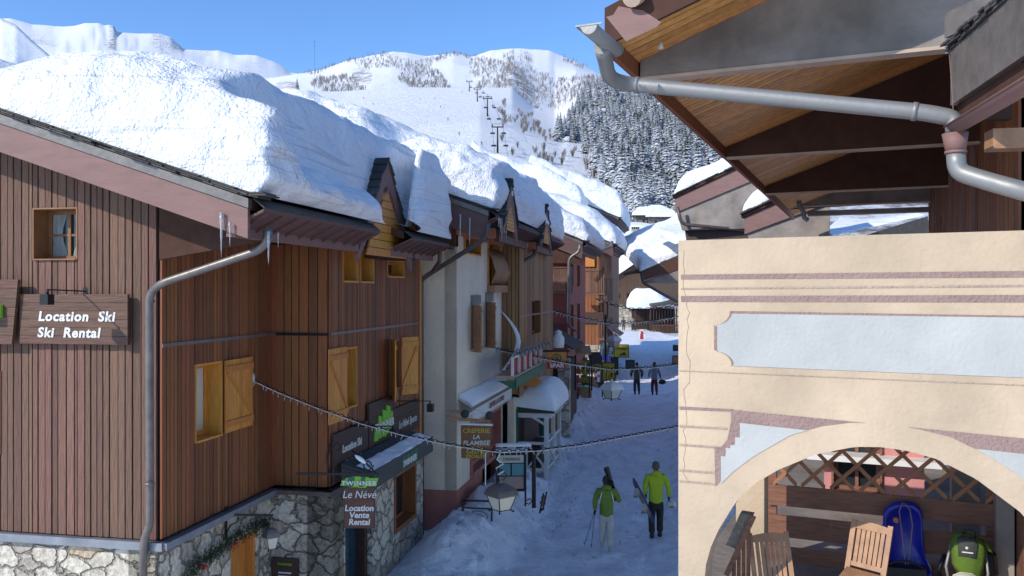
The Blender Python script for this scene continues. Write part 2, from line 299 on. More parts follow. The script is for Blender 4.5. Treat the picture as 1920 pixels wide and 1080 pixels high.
def plain_wall(fr, a0, a1, c0, top, holes, parent, m, th=.3, name='wall'):
    tf = top if callable(top) else (lambda a: top)
    xs = sorted(set([a0, a1]+[x for h in holes for x in h[:2] if a0 < x < a1])); mb = MB()
    for x0, x1 in zip(xs, xs[1:]):
        mid = (x0+x1)/2; lo = c0; out = []
        for h in sorted([h for h in holes if h[0] < mid < h[1]], key=lambda h: h[2]):
            if h[2] > lo: out.append((lo, h[2]))
            lo = max(lo, h[3])
        out.append((lo, None))
        for z0, z1 in out:
            ta, tb = (tf(x0), tf(x1)) if z1 is None else (z1, z1)
            if max(ta, tb) <= z0+.01: continue
            vs = [fr.p(x0, -th, z0), fr.p(x1, -th, z0), fr.p(x1, 0, z0), fr.p(x0, 0, z0), fr.p(x0, -th, ta), fr.p(x1, -th, tb), fr.p(x1, 0, tb), fr.p(x0, 0, ta)]
            mb.add(vs, [(0, 3, 2, 1), (4, 5, 6, 7), (0, 1, 5, 4), (1, 2, 6, 5), (2, 3, 7, 6), (3, 0, 4, 7)])
    return mb.build(name, m, parent)
def window(fr, h, parent, m, depth=.22, bars=(1, 1), curtain=False, name='window', trim=.03, glass='glass', proud=.05, fw=.05):
    a0, a1, c0, c1 = h; mb = MB(); t = trim
    mb.box(fr, a0, a0+t, -depth, proud, c0, c1); mb.box(fr, a1-t, a1, -depth, proud, c0, c1)     # reveal lining
    mb.box(fr, a0+t, a1-t, -depth, proud, c1-t, c1); mb.box(fr, a0+t, a1-t, -depth, proud+.02, c0, c0+t)
    A0, A1, C0, C1 = a0+t, a1-t, c0+t, c1-t; d0, d1 = -depth+.01, -depth+.06
    mb.box(fr, A0, A0+fw, d0, d1, C0, C1); mb.box(fr, A1-fw, A1, d0, d1, C0, C1)
    mb.box(fr, A0+fw, A1-fw, d0, d1, C0, C0+fw); mb.box(fr, A0+fw, A1-fw, d0, d1, C1-fw, C1)
    for i in range(1, bars[0]+1): x = lerp(A0, A1, i/(bars[0]+1)); mb.box(fr, x-fw*.45, x+fw*.45, d0+.002, d1+.004, C0+fw, C1-fw)
    for i in range(1, bars[1]+1): z = lerp(C0, C1, i/(bars[1]+1)); mb.box(fr, A0+fw, A1-fw, d0+.004, d1-.004, z-fw*.3, z+fw*.3)
    w = mb.build(name, m, parent)
    MB().box(fr, A0+.01, A1-.01, -depth+.022, -depth+.03, C0+.01, C1-.01).build('pane', M[glass], w)
    if curtain:
        cb = MB()
        for x0, x1, q in ((A0+fw, lerp(A0, A1, .44), 1), (lerp(A0, A1, .56), A1-fw, -1)):
            n_ = 14; pts = []
            for i in range(n_+1):
                for j in range(7):
                    u = i/n_; t_ = j/6; x = lerp(x0, x1, u); x = lerp(x, (x0 if q > 0 else x1), .35*sin(pi*min(1, (1-t_)*1.1))*(u if q > 0 else 1-u))
                    pts.append(fr.p(x, -depth+.037+.006*sin(u*22), lerp(C0+.03, C1-.03, t_)))
            cb.grid(pts, n_+1, 7)
        cb.build('curtain', M['curtain'], w)
    return w
def shutter(fr, a0, a1, c0, c1, b, parent, m, z=True, flip=False, name='shutter'):
    mb = MB(); n_ = max(2, round((a1-a0)/.11)); 
    for i in range(n_): mb.box(fr, lerp(a0, a1, i/n_), lerp(a0, a1, (i+1)/n_)-.004, b, b+.025, c0, c1)
    for zc in (c0+(c1-c0)*.12, c1-(c1-c0)*.12): mb.box(fr, a0+.01, a1-.01, b+.025, b+.05, zc-.045, zc+.045)
    if z:
        p, q = (a0+.04, a1-.04) if flip else (a1-.04, a0+.04)
        mb.bar(fr.p(p, b+.037, c0+(c1-c0)*.17), fr.p(q, b+.037, c1-(c1-c0)*.17), .02, .06, fr.C)
    return mb.build(name, m, parent)
def text(body, fr, a, b, c, size, m, parent, name='lettering', shear=0, ext=.006, align='CENTER', sx=1, off=0, space=1, rot=0):
    cu = bpy.data.curves.new('t', 'FONT'); cu.body = body; cu.size = size; cu.shear = shear; cu.extrude = ext; cu.align_x = align; cu.offset = off; cu.space_character = space; cu.resolution_u = 3
    t = bpy.data.objects.new('t', cu); C.objects.link(t); bpy.context.view_layer.update()
    me = bpy.data.meshes.new_from_object(t.evaluated_get(bpy.context.evaluated_depsgraph_get())); bpy.data.objects.remove(t); bpy.data.curves.remove(cu)
    mb = MB(); cr, sr = cos(rot), sin(rot); o = fr.p(a, b, c)
    vs = [o+fr.A*((q.co.x*cr-q.co.y*sr)*sx)+fr.C*(q.co.x*sr+q.co.y*cr)+fr.B*q.co.z for q in me.vertices]
    mb.add(vs, [tuple(p.vertices) for p in me.polygons]); return mb.build(name, m, parent)
def space_grid(n, e0, e1):                         # 0..1 samples, denser at chosen ends
    o = []
    for i in range(n+1):
        t = i/n
        if e0 and e1: t = .5-.5*cos(pi*t)
        elif e0: t = 1-sin(pi/2*(1-t))
        elif e1: t = sin(pi/2*t)
        o.append(t)
    return o
def edge(d, r): 
    if r <= 0: return 1
    t = min(1, max(0, d/r)); return sqrt(max(0, 1-(1-t)**2))
def snow_slab(name, label, pos, u0, u1, v0, v1, T, rad, nu=60, nv=60, ns=.06, freq=1.6, m='snow', bulge=.12, group='snow piled on the roofs', roughw=1, seedv=0, strata=0, cut=None):
    """pos(u,v) gives the roof surface; T(u,v) the depth of snow; rad=(ru0,ru1,rv0,rv1) rounding radii"""
    us = [lerp(u0, u1, t) for t in space_grid(nu, True, True)]; vs = [lerp(v0, v1, t) for t in space_grid(nv, True, True)]
    pts = []; ev = (pos(u0, v1)-pos(u0, v0)).normalized(); eu = (pos(u1, v0)-pos(u0, v0)).normalized()
    for u in us:
        for v in vs:
            e = edge(u-u0, rad[0])*edge(u1-u, rad[1])*edge(v-v0, rad[2])*edge(v1-v, rad[3])
            p = pos(u, v); h = T(u, v)*e; q = V((p.x, p.y, p.z))
            w = sin(pi*min(1, e))*bulge if e < 1 else 0
            sgnv = (1 if (v1-v) < rad[3] else 0)-(1 if (v-v0) < rad[2] else 0); sgnu = (1 if (u1-u) < rad[1] else 0)-(1 if (u-u0) < rad[0] else 0)
            st = strata*(noise.noise(V((0, u*.25, (p.z+h)*3.1+seedv)))) if strata else 0
            q += ev*sgnv*(w+st*(1 if e < .98 else 0))+eu*sgnu*(w*.5)
            q.z += h
            k = V((q.x*freq+seedv, q.y*freq, q.z*freq)); nz = fbm(k, 4)*ns*min(1, h*3); q.z += nz; q += (ev*sgnv+eu*sgnu)*nz*.8
            pts.append(q)
    mb = MB(); nu_, nv_ = len(us), len(vs); mb.grid(pts, nu_, nv_)
    if cut: mb.f = [f for f in mb.f if not cut(us[f[0]//nv_], vs[f[0] % nv_])]; mb.sm = [True]*len(mb.f)
    base = [pos(u, v)+V((0, 0, -.01)) for u in (u0, u1) for v in (v0, v1)]
    o = mb.build(name, M[m]); tag(o, label, 'snow', group); return o
def pipe_path(pts, r=.12, k=5):                    # round the corners of a polyline
    pts = [V(p) for p in pts]; out = [pts[0]]
    for a, b, c in zip(pts, pts[1:], pts[2:]):
        r1 = min(r, (a-b).length*.45, (c-b).length*.45); p = b+(a-b).normalized()*r1; q = b+(c-b).normalized()*r1
        for i in range(k+1): t = i/k; out.append(p*(1-t)**2+b*2*t*(1-t)+q*t*t)
    return out+[pts[-1]]
def icicles(pts, parent=None, group='icicles along the eaves', label=None):
    for i, (p, l, r) in enumerate(pts):
        rr = [r*(1-j/6)**.8*(1+.15*sin(j*2.7+i)) for j in range(6)]+[.001]
        o = MB().tube([V(p)+V((0, 0, .04-l*j/6)) for j in range(7)], rr, 6).build('icicle', M['ice']); tag(o, label(i) if callable(label) else label, 'icicle', group)
exec_order = []
# ================================================================ the ground: street, village ground, mountains
def street_h(x, y):
    q = V((x, y, 0))-OL; s, n = q.dot(S), q.dot(N)
    h = .6*sst(60, 130, y)
    h += 1.0*exp(-((n-2.25)/.75)**2)*sst(5.2, 7.5, s)*(1-sst(13.5, 15.5, s))*(.75+.5*noise.noise(V((x*.8, y*.8, 3))))
    h += 1.0*exp(-((n-1.6)/1.5)**2)*sst(22, 26, s)*(1-sst(33, 40, s))
    h += .35*exp(-((n-1.9)/.9)**2)*sst(15, 17, s)*(1-sst(21, 24, s))
    h += .5*exp(-((n-7.6)/.9)**2)*sst(10, 16, s)
    near = 1-sst(60, 110, y)
    h += (.055*fbm((x*1.5, y*1.1, 5), 4)+.03*fbm((x*4, y*4, 9), 3))*near
    bm = exp(-((n-2.2)/1.0)**2); h += .2*abs(fbm((x*3, y*3, 2), 3))*bm
    h -= .035*max(0, noise.noise(V((n*1.6, s*.12, 11))))*near                       # trodden lanes along the street
    h += .02*noise.noise(V((x*7, y*7, 1)))*near
    return h
mb = MB(); xs = [-14, -10, -7]+[-5+i*.09 for i in range(150)]+[8.6+i*.8 for i in range(14)]; ys = [-6, 0, 5, 8]+[11+i*.1 for i in range(130)]+[24+i*.25 for i in range(110)]+[51.5+i*1.2 for i in range(70)]
mb.grid([V((x, y, street_h(x, y))) for x in xs for y in ys], len(xs), len(ys)); mb.f = [f[::-1] for f in mb.f]
struct(mb.build('street', M['street']))
# terrain: depth rows against picture columns, heights from silhouettes at real distances
ridge = [(-900, 60), (-400, 90), (300, 150), (500, 140), (540, 135), (600, 125), (650, 110), (700, 99), (735, 94), (765, 97), (800, 104), (850, 97), (885, 103), (920, 92), (980, 88), (1030, 92), (1080, 112), (1130, 140), (1200, 165), (1300, 190), (1500, 190), (2000, 150), (2900, 120)]
crest = [(-900, 200), (0, 190), (500, 185), (560, 170), (640, 170), (700, 165), (760, 162), (900, 163), (960, 163), (1000, 200), (1040, 215), (1080, 180), (1130, 160), (1230, 178), (1400, 150), (2000, 90), (2900, 80)]
far = [(-900, 60), (-500, 20), (-200, 50), (-60, 28), (0, 33), (20, 34), (60, 46), (140, 45), (160, 39), (185, 37), (196, 41), (205, 39), (214, 40), (219, 53), (250, 56), (300, 58), (320, 66), (345, 92), (380, 95), (410, 94), (440, 104), (480, 102), (510, 112), (530, 122), (545, 134), (700, 150), (1000, 200), (2900, 250)]
low = [(-900, 460), (600, 440), (900, 400), (1000, 395), (1100, 400), (1200, 405), (1300, 400), (2900, 300)]
midt = [(-900, 300), (500, 260), (700, 240), (900, 225), (960, 240), (1050, 270), (1150, 285), (1250, 270), (1400, 240), (2900, 150)]
def prof(px, Y):
    if Y < 208: return lerp(HZ+(CZ-.3)*F/Y, 436, sst(186, 208, Y))
    rows = [(208, 436), (250, tab(low, px)), (500, tab(midt, px)), (900, tab(crest, px)), (1000, tab(crest, px)+9), (1250, tab(crest, px)+14), (1700, lerp(tab(crest, px)+10, tab(ridge, px), .45)), (2500, tab(ridge, px)), (2700, tab(ridge, px)+12), (3400, tab(ridge, px)+70), (4300, sum(tab(far, px+d) for d in (-90, -60, -30, 0, 30, 60, 90))/7+48), (5000, sum(tab(far, px+d) for d in (-40, -20, 0, 20, 40))/5+20), (5600, tab(far, px)), (6200, tab(far, px)+60)]
    return tab(rows, Y)
def terr(px, Y):
    z = CZ-(prof(px, Y)-HZ)/F*Y; x = (px-960)/F*Y
    if Y > 208:
        k = sst(208, 400, Y); a = .0045*Y*k
        if Y < 1050 and 520 < px < 1060: a *= .25
        f_ = 1/(60+Y*.12)
        nz = fbm((x*f_, Y*f_*.8, 4.2), 5); z += a*nz
        if Y > 1500:
            rg = 1-abs(noise.noise(V((x*.0022+Y*.0006, Y*.0006, 8)))); z += .009*Y*(rg-.8)*sst(100, 400, abs(Y-2500))*(1-sst(3300, 4200, Y))
    return V((x, Y, z))
cols = [-900+i*18 for i in range(46)]+[-80+i*3.5 for i in range(420)]+[1395+i*30 for i in range(50)]
rows = [100, 108, 116, 124, 132]; y = 140
while y < 6300: rows.append(y); y *= 1.022
mt = bpy.data.materials.new('mountain_snow'); mt.use_nodes = True; nt = mt.node_tree; n = nt.nodes; l = nt.links; b = n['Principled BSDF']; b.inputs['Roughness'].default_value = .7; b.inputs['Specular IOR Level'].default_value = .2
g = n.new('ShaderNodeNewGeometry'); tc = n.new('ShaderNodeTexCoord')
at = n.new('ShaderNodeAttribute'); at.attribute_name = 'brush'; at.attribute_type = 'GEOMETRY'
t1 = n.new('ShaderNodeTexNoise'); t1.inputs['Scale'].default_value = .035; t1.inputs['Detail'].default_value = 10; t1.inputs['Roughness'].default_value = .8; l.new(tc.outputs['Object'], t1.inputs['Vector'])
ad = n.new('ShaderNodeMath'); ad.operation = 'ADD'; l.new(t1.outputs['Fac'], ad.inputs[0]); l.new(at.outputs['Fac'], ad.inputs[1])
r = n.new('ShaderNodeMapRange'); r.inputs['From Min'].default_value = 1.0; r.inputs['From Max'].default_value = 1.10; l.new(ad.outputs[0], r.inputs['Value'])
mx = n.new('ShaderNodeMix'); mx.data_type = 'RGBA'; mx.inputs['A'].default_value = (.84, .85, .88, 1); mx.inputs['B'].default_value = (.20, .175, .16, 1); l.new(r.outputs[0], mx.inputs['Factor']); l.new(mx.outputs['Result'], b.inputs['Base Color'])
bp = n.new('ShaderNodeBump'); bp.inputs['Strength'].default_value = .8; bp.inputs['Distance'].default_value = 6; l.new(t1.outputs['Fac'], bp.inputs['Height']); l.new(bp.outputs[0], b.inputs['Normal'])
pts = []; br = []
for px in cols:
    for Y in rows:
        pts.append(terr(px, Y)); v = 0
        if 1100 < Y < 2650 and px > 500:
            v = .43*sst(1100, 1500, Y)*(.55+.7*sst(-.1, .45, noise.noise(V((px*.014, Y*.0016, 3)))))
            if px > 880: v = max(v, .5*exp(-((Y-(1250+(1180-px)*2.2))/260)**2)*sst(900, 960, px))
            if Y > 2350: v *= .8
            if 700 < px < 900: v *= .75+.4*noise.noise(V((px*.03, 1, 2)))
        if Y < 1000 and 930 < px < 1120 and Y > 330: v = .42*sst(925, 950, px)*(.5+noise.noise(V((px*.02, Y*.006, 5))))
        if Y < 1000 and px > 1030 and Y > 180: v = max(v, .55*sst(1040, 1100, px-.05*(600-Y)))
        if Y > 4400: v = .40+.16*noise.noise(V((px*.02, Y*.001, 9))); v += .12*sst(190, 215, px)*(1-sst(219, 221, px))+(.1 if 285 < px < 345 else 0)
        br.append(v)
mb = MB(); mb.grid(pts, len(cols), len(rows)); mb.f = [f[::-1] for f in mb.f]
o = struct(mb.build('mountain_slopes', mt)); a = o.data.attributes.new('brush', 'FLOAT', 'POINT'); a.data.foreach_set('value', br)
# a nearer snowy spur on the far left
def spur(u, v):                                   # u along the crest, v down the side
    px = lerp(-260, 175, u); yc = tab([(-260, 120), (-100, 60), (0, 34), (30, 46), (60, 75), (100, 108), (130, 132), (175, 200)], px)
    Y = 3000+500*v-300*u; y_ = yc+abs(v)*(230 if v < 0 else 250)
    x = (px-960)/F*Y; p = V((x, Y, CZ-(y_-HZ)/F*Y)); p.z += 22*fbm((x*.004, Y*.006, 1), 5)*min(1, .2+abs(v)*3); return p
mb = MB(); mb.grid([spur(i/90, -1+j/30) for i in range(91) for j in range(61)], 91, 61); o = struct(mb.build('snowy_spur', mt)); a = o.data.attributes.new('brush', 'FLOAT', 'POINT'); a.data.foreach_set('value', [.33]*len(mb.v))
# village ground outside the street
mb = MB(); gx = [-200+i*10 for i in range(61)]; gy = [-60+i*10 for i in range(28)]; mb.grid([V((x, y, -.35+(.25 if y > 95 else 0))) for x in gx for y in gy], len(gx), len(gy)); mb.f = [f[::-1] for f in mb.f]
struct(mb.build('village_ground', M['soft']))
# ---------------------------------------------------------------- conifers and bare trees
M['fir'] = twocol('snowy_fir', (.026, .036, .027), (.60, .62, .66), 2, .92, 1.2, nscale=1.5, amp=.85)
M['trunk'] = mat('bark', (.07, .05, .035), .9, .2, 5, bump=0)
M['twig'] = twocol('frosted_twigs', (.17, .145, .13), (.62, .61, .62), 2, .55, .95, nscale=.35, amp=.9)
def conifer(seed, H=1.0):
    rnd = random.Random(seed); mb = MB(); nl = 20
    for i in range(nl):
        t = i/(nl-1); z = H*(.10+.88*t); R = H*.19*(1-t)**.85+.012*H; k = max(5, int(12-6*t)); ph = rnd.random()*6
        for j in range(k):
            a = ph+2*pi*j/k+rnd.uniform(-.2, .2); r = R*rnd.uniform(.7, 1.2); dz = -r*rnd.uniform(.25, .6); w = r*.30+.008*H
            d = V((cos(a), sin(a), 0)); s_ = V((-sin(a), cos(a), 0)); z0 = z+rnd.uniform(-.01, .015)*H
            c0 = V((0, 0, z0)); m1 = d*r*.55+V((0, 0, z0+dz*.35+.006*H)); tip = d*r+V((0, 0, z0+dz))
            mb.add([c0, m1-s_*w+V((0, 0, -.012*H)), m1+V((0, 0, .008*H)), m1+s_*w+V((0, 0, -.012*H)), tip, d*r*.9-s_*w*.6+V((0, 0, z0+dz*1.15)), d*r*.9+s_*w*.6+V((0, 0, z0+dz*1.15))], [(0, 1, 2), (0, 2, 3), (1, 5, 2), (2, 5, 4), (2, 4, 6), (2, 6, 3)])
    return mb
def conifer_proto(seed):
    r = thing('fir_tree', (0, 0, 0), 'x', 'tree'); c = conifer(seed).build('crown', M['fir'], r); t = MB().tube([(0, 0, -.05), (0, 0, .5), (0, 0, .99)], [.016, .010, .002], 5).build('trunk', M['trunk'], r); return r, [(c, []), (t, [])]
protos = [conifer_proto(i) for i in range(5)]
rnd = random.Random(3); spots = []
def zone_ok(px, Y, yi):
    left = tab([(130, 1215), (240, 1175), (300, 1145), (380, 1125), (470, 1085), (560, 1050), (900, 1090)], Y)
    return px > left
tries = 0
while len(spots) < 284 and tries < 9000:
    tries += 1; Y = 215*(900/215)**(rnd.random()**.8); px = rnd.uniform(1040, 1400)
    if not zone_ok(px, Y, 0): continue
    yi = prof(px, Y)
    if px > 1180+ (yi-150)*1.05+90: continue
    h = rnd.uniform(12, 21)*(.75 if Y < 260 else 1); mind = .011*Y
    p = terr(px, Y)
    if any((p-q[0]).length < mind for q in spots): continue
    spots.append((p, h, Y, px))
spots += [(terr(557, 880), 16, 880, 557), (terr(1092, 760), 13, 760, 1092), (terr(1046, 520), 17, 520, 1046)]
def firlabel(px, Y, i):
    if px < 600: return 'lone dark fir above the snowy roof at the left end of the ski slope'
    if abs(px-1046) < 1 and Y == 520: return 'small fir standing apart at the left foot of the dense forest'
    if abs(px-1092) < 1: return 'short fir alone on the snowfield left of the upper forest'
    return 'snow dusted fir in the dense forest on the slope behind the village roofs'
for i, (p, h, Y, px) in enumerate(spots):
    r, kids = protos[i % 5]; w = rnd.uniform(.9, 1.35)
    lab = firlabel(px, Y, i); grp = 'snow dusted firs of the forest'
    if i < 5: q = r; q.location = p; q.rotation_euler.z = rnd.random()*6; q['label'] = lab
    else: q = copy_tree(r, kids, p, rnd.random()*6, 1, lab)
    q.scale = (h*w, h*w, h)
    if lab.startswith('snow dusted'): q['group'] = grp
# the rest of the wood: one mass of smaller, hidden firs and bare brush
mb = MB(); cs = [conifer(50+i) for i in range(3)]
for i in range(520):
    Y = 215*(1000/215)**rnd.random(); px = rnd.uniform(1050, 1420)
    if not zone_ok(px-12, Y, 0): continue
    p = terr(px, Y); h = rnd.uniform(8, 14); k = cs[i % 3]; a = rnd.random()*6; ca, sa = cos(a), sin(a)
    mb.add([p+V(((v.x*ca-v.y*sa)*h*1.2, (v.x*sa+v.y*ca)*h*1.2, v.z*h)) for v in k.v], k.f)
o = mb.build('forest', M['fir']); o['kind'] = 'stuff'; tag(o, 'smaller snowy firs filling the gaps of the forest on the slope', 'forest')
def bare(mb, p, h, rnd, k=34):
    for i in range(k):
        a = rnd.random()*2*pi; r = rnd.random()**.6*h*.32; b = p+V((cos(a)*r*.35, sin(a)*r*.35, rnd.random()*h*.3)); t = p+V((cos(a)*r, sin(a)*r, h*rnd.uniform(.55, 1)))
        w = V((rnd.uniform(-1, 1), rnd.uniform(-1, 1), .3)).normalized()*h*.03; mb.add([b-w*.5, b+w*.5, t+w*1.1, t-w*1.1], [(0, 1, 2, 3)])
mb = MB()
for cx, cY, sx, sY, num in ((938, 640, 7, 60, 26), (950, 520, 7, 40, 20), (975, 620, 14, 70, 40), (1000, 560, 12, 60, 40), (1015, 520, 12, 50, 26), (1060, 420, 30, 40, 40), (1020, 430, 30, 14, 40), (1095, 330, 30, 30, 60), (1140, 240, 22, 20, 70), (1170, 190, 22, 20, 60), (1110, 700, 50, 100, 40)):
    for i in range(int(num*.3)): px = rnd.gauss(cx, sx); Y = max(150, rnd.gauss(cY, sY)); bare(mb, terr(px, Y), rnd.uniform(3.5, 6.5), rnd, 22)
o = mb.build('brush', M['twig']); o['kind'] = 'stuff'; tag(o, 'bare brown brush and thickets beside the ski slope', 'brush')
mb = MB()
for i in range(4200):
    px = rnd.uniform(520, 1180); Y = rnd.uniform(1250, 2480); q = noise.noise(V((px*.012, Y*.0018, 3)))
    band = px > 880 and abs(Y-(1300+(1180-px)*2.2)) < 260
    if q < .02 and not band: continue
    bare(mb, terr(px, Y), rnd.uniform(6, 13), rnd, 7)
o = mb.build('brush', M['twig']); o['kind'] = 'stuff'; tag(o, 'scattered dark shrubs on the high snowy ridge', 'brush')
# ---------------------------------------------------------------- chairlift, skiers, mast
lift = [(895, 730, 11), (914, 560, 12), (933, 420, 13)]
base = [terr(px, Y) for px, Y, h in lift]
extra = [(902, 640, 11), (880, 850, 11)]
def pylon(px, Y, h, label):
    p = terr(px, Y); t = thing('lift_pylon', p, label, 'ski lift pylon', 'chairlift pylons up the slope')
    MB().tube([p+V((0, 0, -1)), p+V((0, 0, h))], [.55, .32], 10).build('mast', M['iron'], t)
    MB().box(Fr(p, (1, 0, 0), (0, 1, 0)), -3, 3, -.3, .3, h-.5, h).build('crossarm', M['iron'], t)
    for x in (-2.7, 2.7): MB().box(Fr(p+V((x, 0, 0)), (1, 0, 0), (0, 1, 0)), -.25, .25, -2.2, 2.2, h+.002, h+.5).build('sheave_train', M['iron'], t)
    mb = MB(); mb.bar(p+V((-2.4, .5, h)), p+V((-2.4, .5, h+1.3)), .15, .15); mb.bar(p+V((2.4, .5, h)), p+V((2.4, .5, h+1.3)), .15, .15); mb.bar(p+V((-2.4, .5, h+1.3)), p+V((2.4, .5, h+1.3)), .15, .15); mb.build('service_frame', M['iron'], t)
    return p+V((0, 0, h+.5))
tops = [pylon(*lift[0], 'third nearest pylon of the chairlift, short in the distance'), pylon(*lift[1], 'middle dark pylon of the chairlift'), pylon(*lift[2], 'nearest and tallest pylon of the chairlift')]
far_t = pylon(880, 850, 10, 'farthest tiny pylon of the chairlift at the top of the slope')
seq = [tops[2], tops[1], tops[0], far_t]
mb = MB(); end = terr(945, 330)+V((0, 0, 5))
for x in (-2.7, 2.7):
    for a_, b_ in zip([end]+seq, seq): mb.tube([a_+V((x, 0, 0)), (a_+b_)/2+V((x, 0, -1)), b_+V((x, 0, 0))], .07, 4)
tag(mb.build('lift_cable', M['iron']), 'thin steel haul cable of the chairlift running up the slope', 'cable')
chair0 = None
def liftchair(p, label):
    t = thing('lift_chair', p, label, 'lift chair', 'chairs hanging on the lift cable')
    MB().tube([p, p+V((0, 0, -1.6))], .08, 5).build('hanger', M['iron'], t); mb = MB(); mb.box(Fr(p, (1, 0, 0), (0, 1, 0)), -1.1, 1.1, -.3, .3, -2.2, -2.0); mb.box(Fr(p, (1, 0, 0), (0, 1, 0)), -1.1, 1.1, .3, .4, -2.2, -1.4); mb.build('seat', M['iron'], t)
    return t
for i, (a_, b_, u) in enumerate([(end, seq[0], .25), (end, seq[0], .6), (end, seq[0], .9), (seq[0], seq[1], .3), (seq[0], seq[1], .7), (seq[1], seq[2], .3), (seq[1], seq[2], .7), (seq[2], seq[3], .4)]):
    for x in (-2.7, 2.7): liftchair(a_.lerp(b_, u)+V((x, 0, -.1)), 'empty dark chair hanging from the lift cable over the ski slope')
m_ = terr(590, 700); mb = MB(); mb.tube([m_, m_+V((0, 0, 58))], .12, 5); mb.ball(m_+V((0, 0, 58.2)), .5); tag(mb.build('mast', M['greypipe']), 'very thin tall mast against the blue sky by the lone fir', 'mast')
h_ = terr(572, 780); t = thing('hut', h_, 'tiny snow roofed hut beside the lone fir on the slope', 'hut'); f_ = Fr(h_, (1, 0, 0), (0, 1, 0))
MB().box(f_, -5, 5, -4, 4, -1, 3).build('wall', M['boardB'], t); MB().prism([f_.p(-6, -5, 3.002), f_.p(6, -5, 3.002), f_.p(0, -5, 6)], f_.B*10).build('roof', M['soft'], t)
# ================================================================ houses: shared pieces
def gable_dormer(root, sc0, nf, hw, ze, za, depth=2.2, over=.22, infill='honey', back=.0, snowy=True):
    """a steep street-facing dormer: boarded gable, barge boards, two slate slopes"""
    fr = ST(nf); ra_ = MB(); d = za-ze
    L0, R0, T0 = (sc0-hw, ze), (sc0+hw, ze), (sc0, za)
    k = 1-over/hw
    mb = MB()
    nb = 9
    for i in range(nb):                            # horizontal boards of the gable
        z0 = lerp(ze-.06, za-.5, i/nb); z1 = lerp(ze-.06, za-.5, (i+1)/nb)-.012; w0 = min(hw*.9, hw*k*(za-.30-z0)/d); w1 = min(hw*.9, hw*k*(za-.30-z1)/d)
        if w1 <= 0: continue
        mb.add([fr.p(sc0-w0, -back, z0), fr.p(sc0+w0, -back, z0), fr.p(sc0+w1, -back, z1), fr.p(sc0-w1, -back, z1)]+[fr.p(sc0-w0, -back-.03, z0), fr.p(sc0+w0, -back-.03, z0), fr.p(sc0+w1, -back-.03, z1), fr.p(sc0-w1, -back-.03, z1)], [(0, 1, 2, 3), (4, 7, 6, 5), (0, 3, 7, 4), (1, 5, 6, 2), (0, 4, 5, 1), (3, 2, 6, 7)])
    mb.build('gable_boards', M[infill], root)
    for sg in (-1, 1):
        bw = .26; e = V((0, 0, 1)); mb = MB()
        p0 = fr.p(sc0+sg*hw, 0, ze-.05); p1 = fr.p(sc0, 0, za); dn = V((0, 0, -bw*2.3))
        mb.prism([p0, p1, p1+dn, p0+dn*.25] if sg < 0 else [p1, p0, p0+dn*.45, p1+dn], -fr.B*.06); mb.build('barge_board', M['mauve'], root)
        mb = MB(); nm = 12; rr = random.Random(int(sc0*7)+sg)
        for j in range(nm):                        # rows of slates lapping up the slope
            t0 = j/nm; t1 = (j+1.25)/nm; o1 = .03+.014*rr.random(); f1 = .03+rr.uniform(-.02, .03)
            q0 = fr.p(lerp(sc0+sg*(hw+.06), sc0, t0), 0, lerp(ze-.1, za, t0)); q1 = fr.p(lerp(sc0+sg*(hw+.06), sc0, min(1, t1)), 0, lerp(ze-.1, za, min(1, t1)))
            nrm = (V((0, 0, 1))*hw+fr.A*sg*d).normalized()
            if sg < 0 and j < 1: continue
            for part in range(1 if sg < 0 else 5):
                b0 = f1-(depth*part/5 if part else 0); b1 = -depth*(part+1)/5+.01 if sg > 0 else -.24
                vs = [q0+fr.B*b0+nrm*.07, q1+fr.B*b0+nrm*.03, q1+fr.B*b1+nrm*.03, q0+fr.B*b1+nrm*.07]; mb.prism(vs if sg > 0 else vs[::-1], nrm*(-.03))
        mb.build('slates', M['slate'], root)
def rough_slates(fr, a0, a1, ztop, b0, b1, root, n=60, th=.02):
    """ragged stack of slate edges seen along a rake: fr.A runs up the slope"""
    mb = MB(); rr = random.Random(5)
    for k in range(3):
        a = a0
        while a < a1:
            w = rr.uniform(.12, .34); z = ztop(a)+k*.026; z2 = ztop(min(a1, a+w))+k*.026; o_ = rr.uniform(-.03, .07)-k*.02
            mb.add([fr.p(a, b1+o_, z), fr.p(a+w, b1+o_, z2), fr.p(a+w, b0, z2), fr.p(a, b0, z)]+[fr.p(a, b1+o_, z+th), fr.p(a+w, b1+o_, z2+th), fr.p(a+w, b0, z2+th), fr.p(a, b0, z+th)], [(0, 3, 2, 1), (4, 5, 6, 7), (0, 1, 5, 4), (1, 2, 6, 5), (2, 3, 7, 6), (3, 0, 4, 7)]); a += w+rr.uniform(0, .02)
    return mb.build('slate_edge', M['slate'], root)
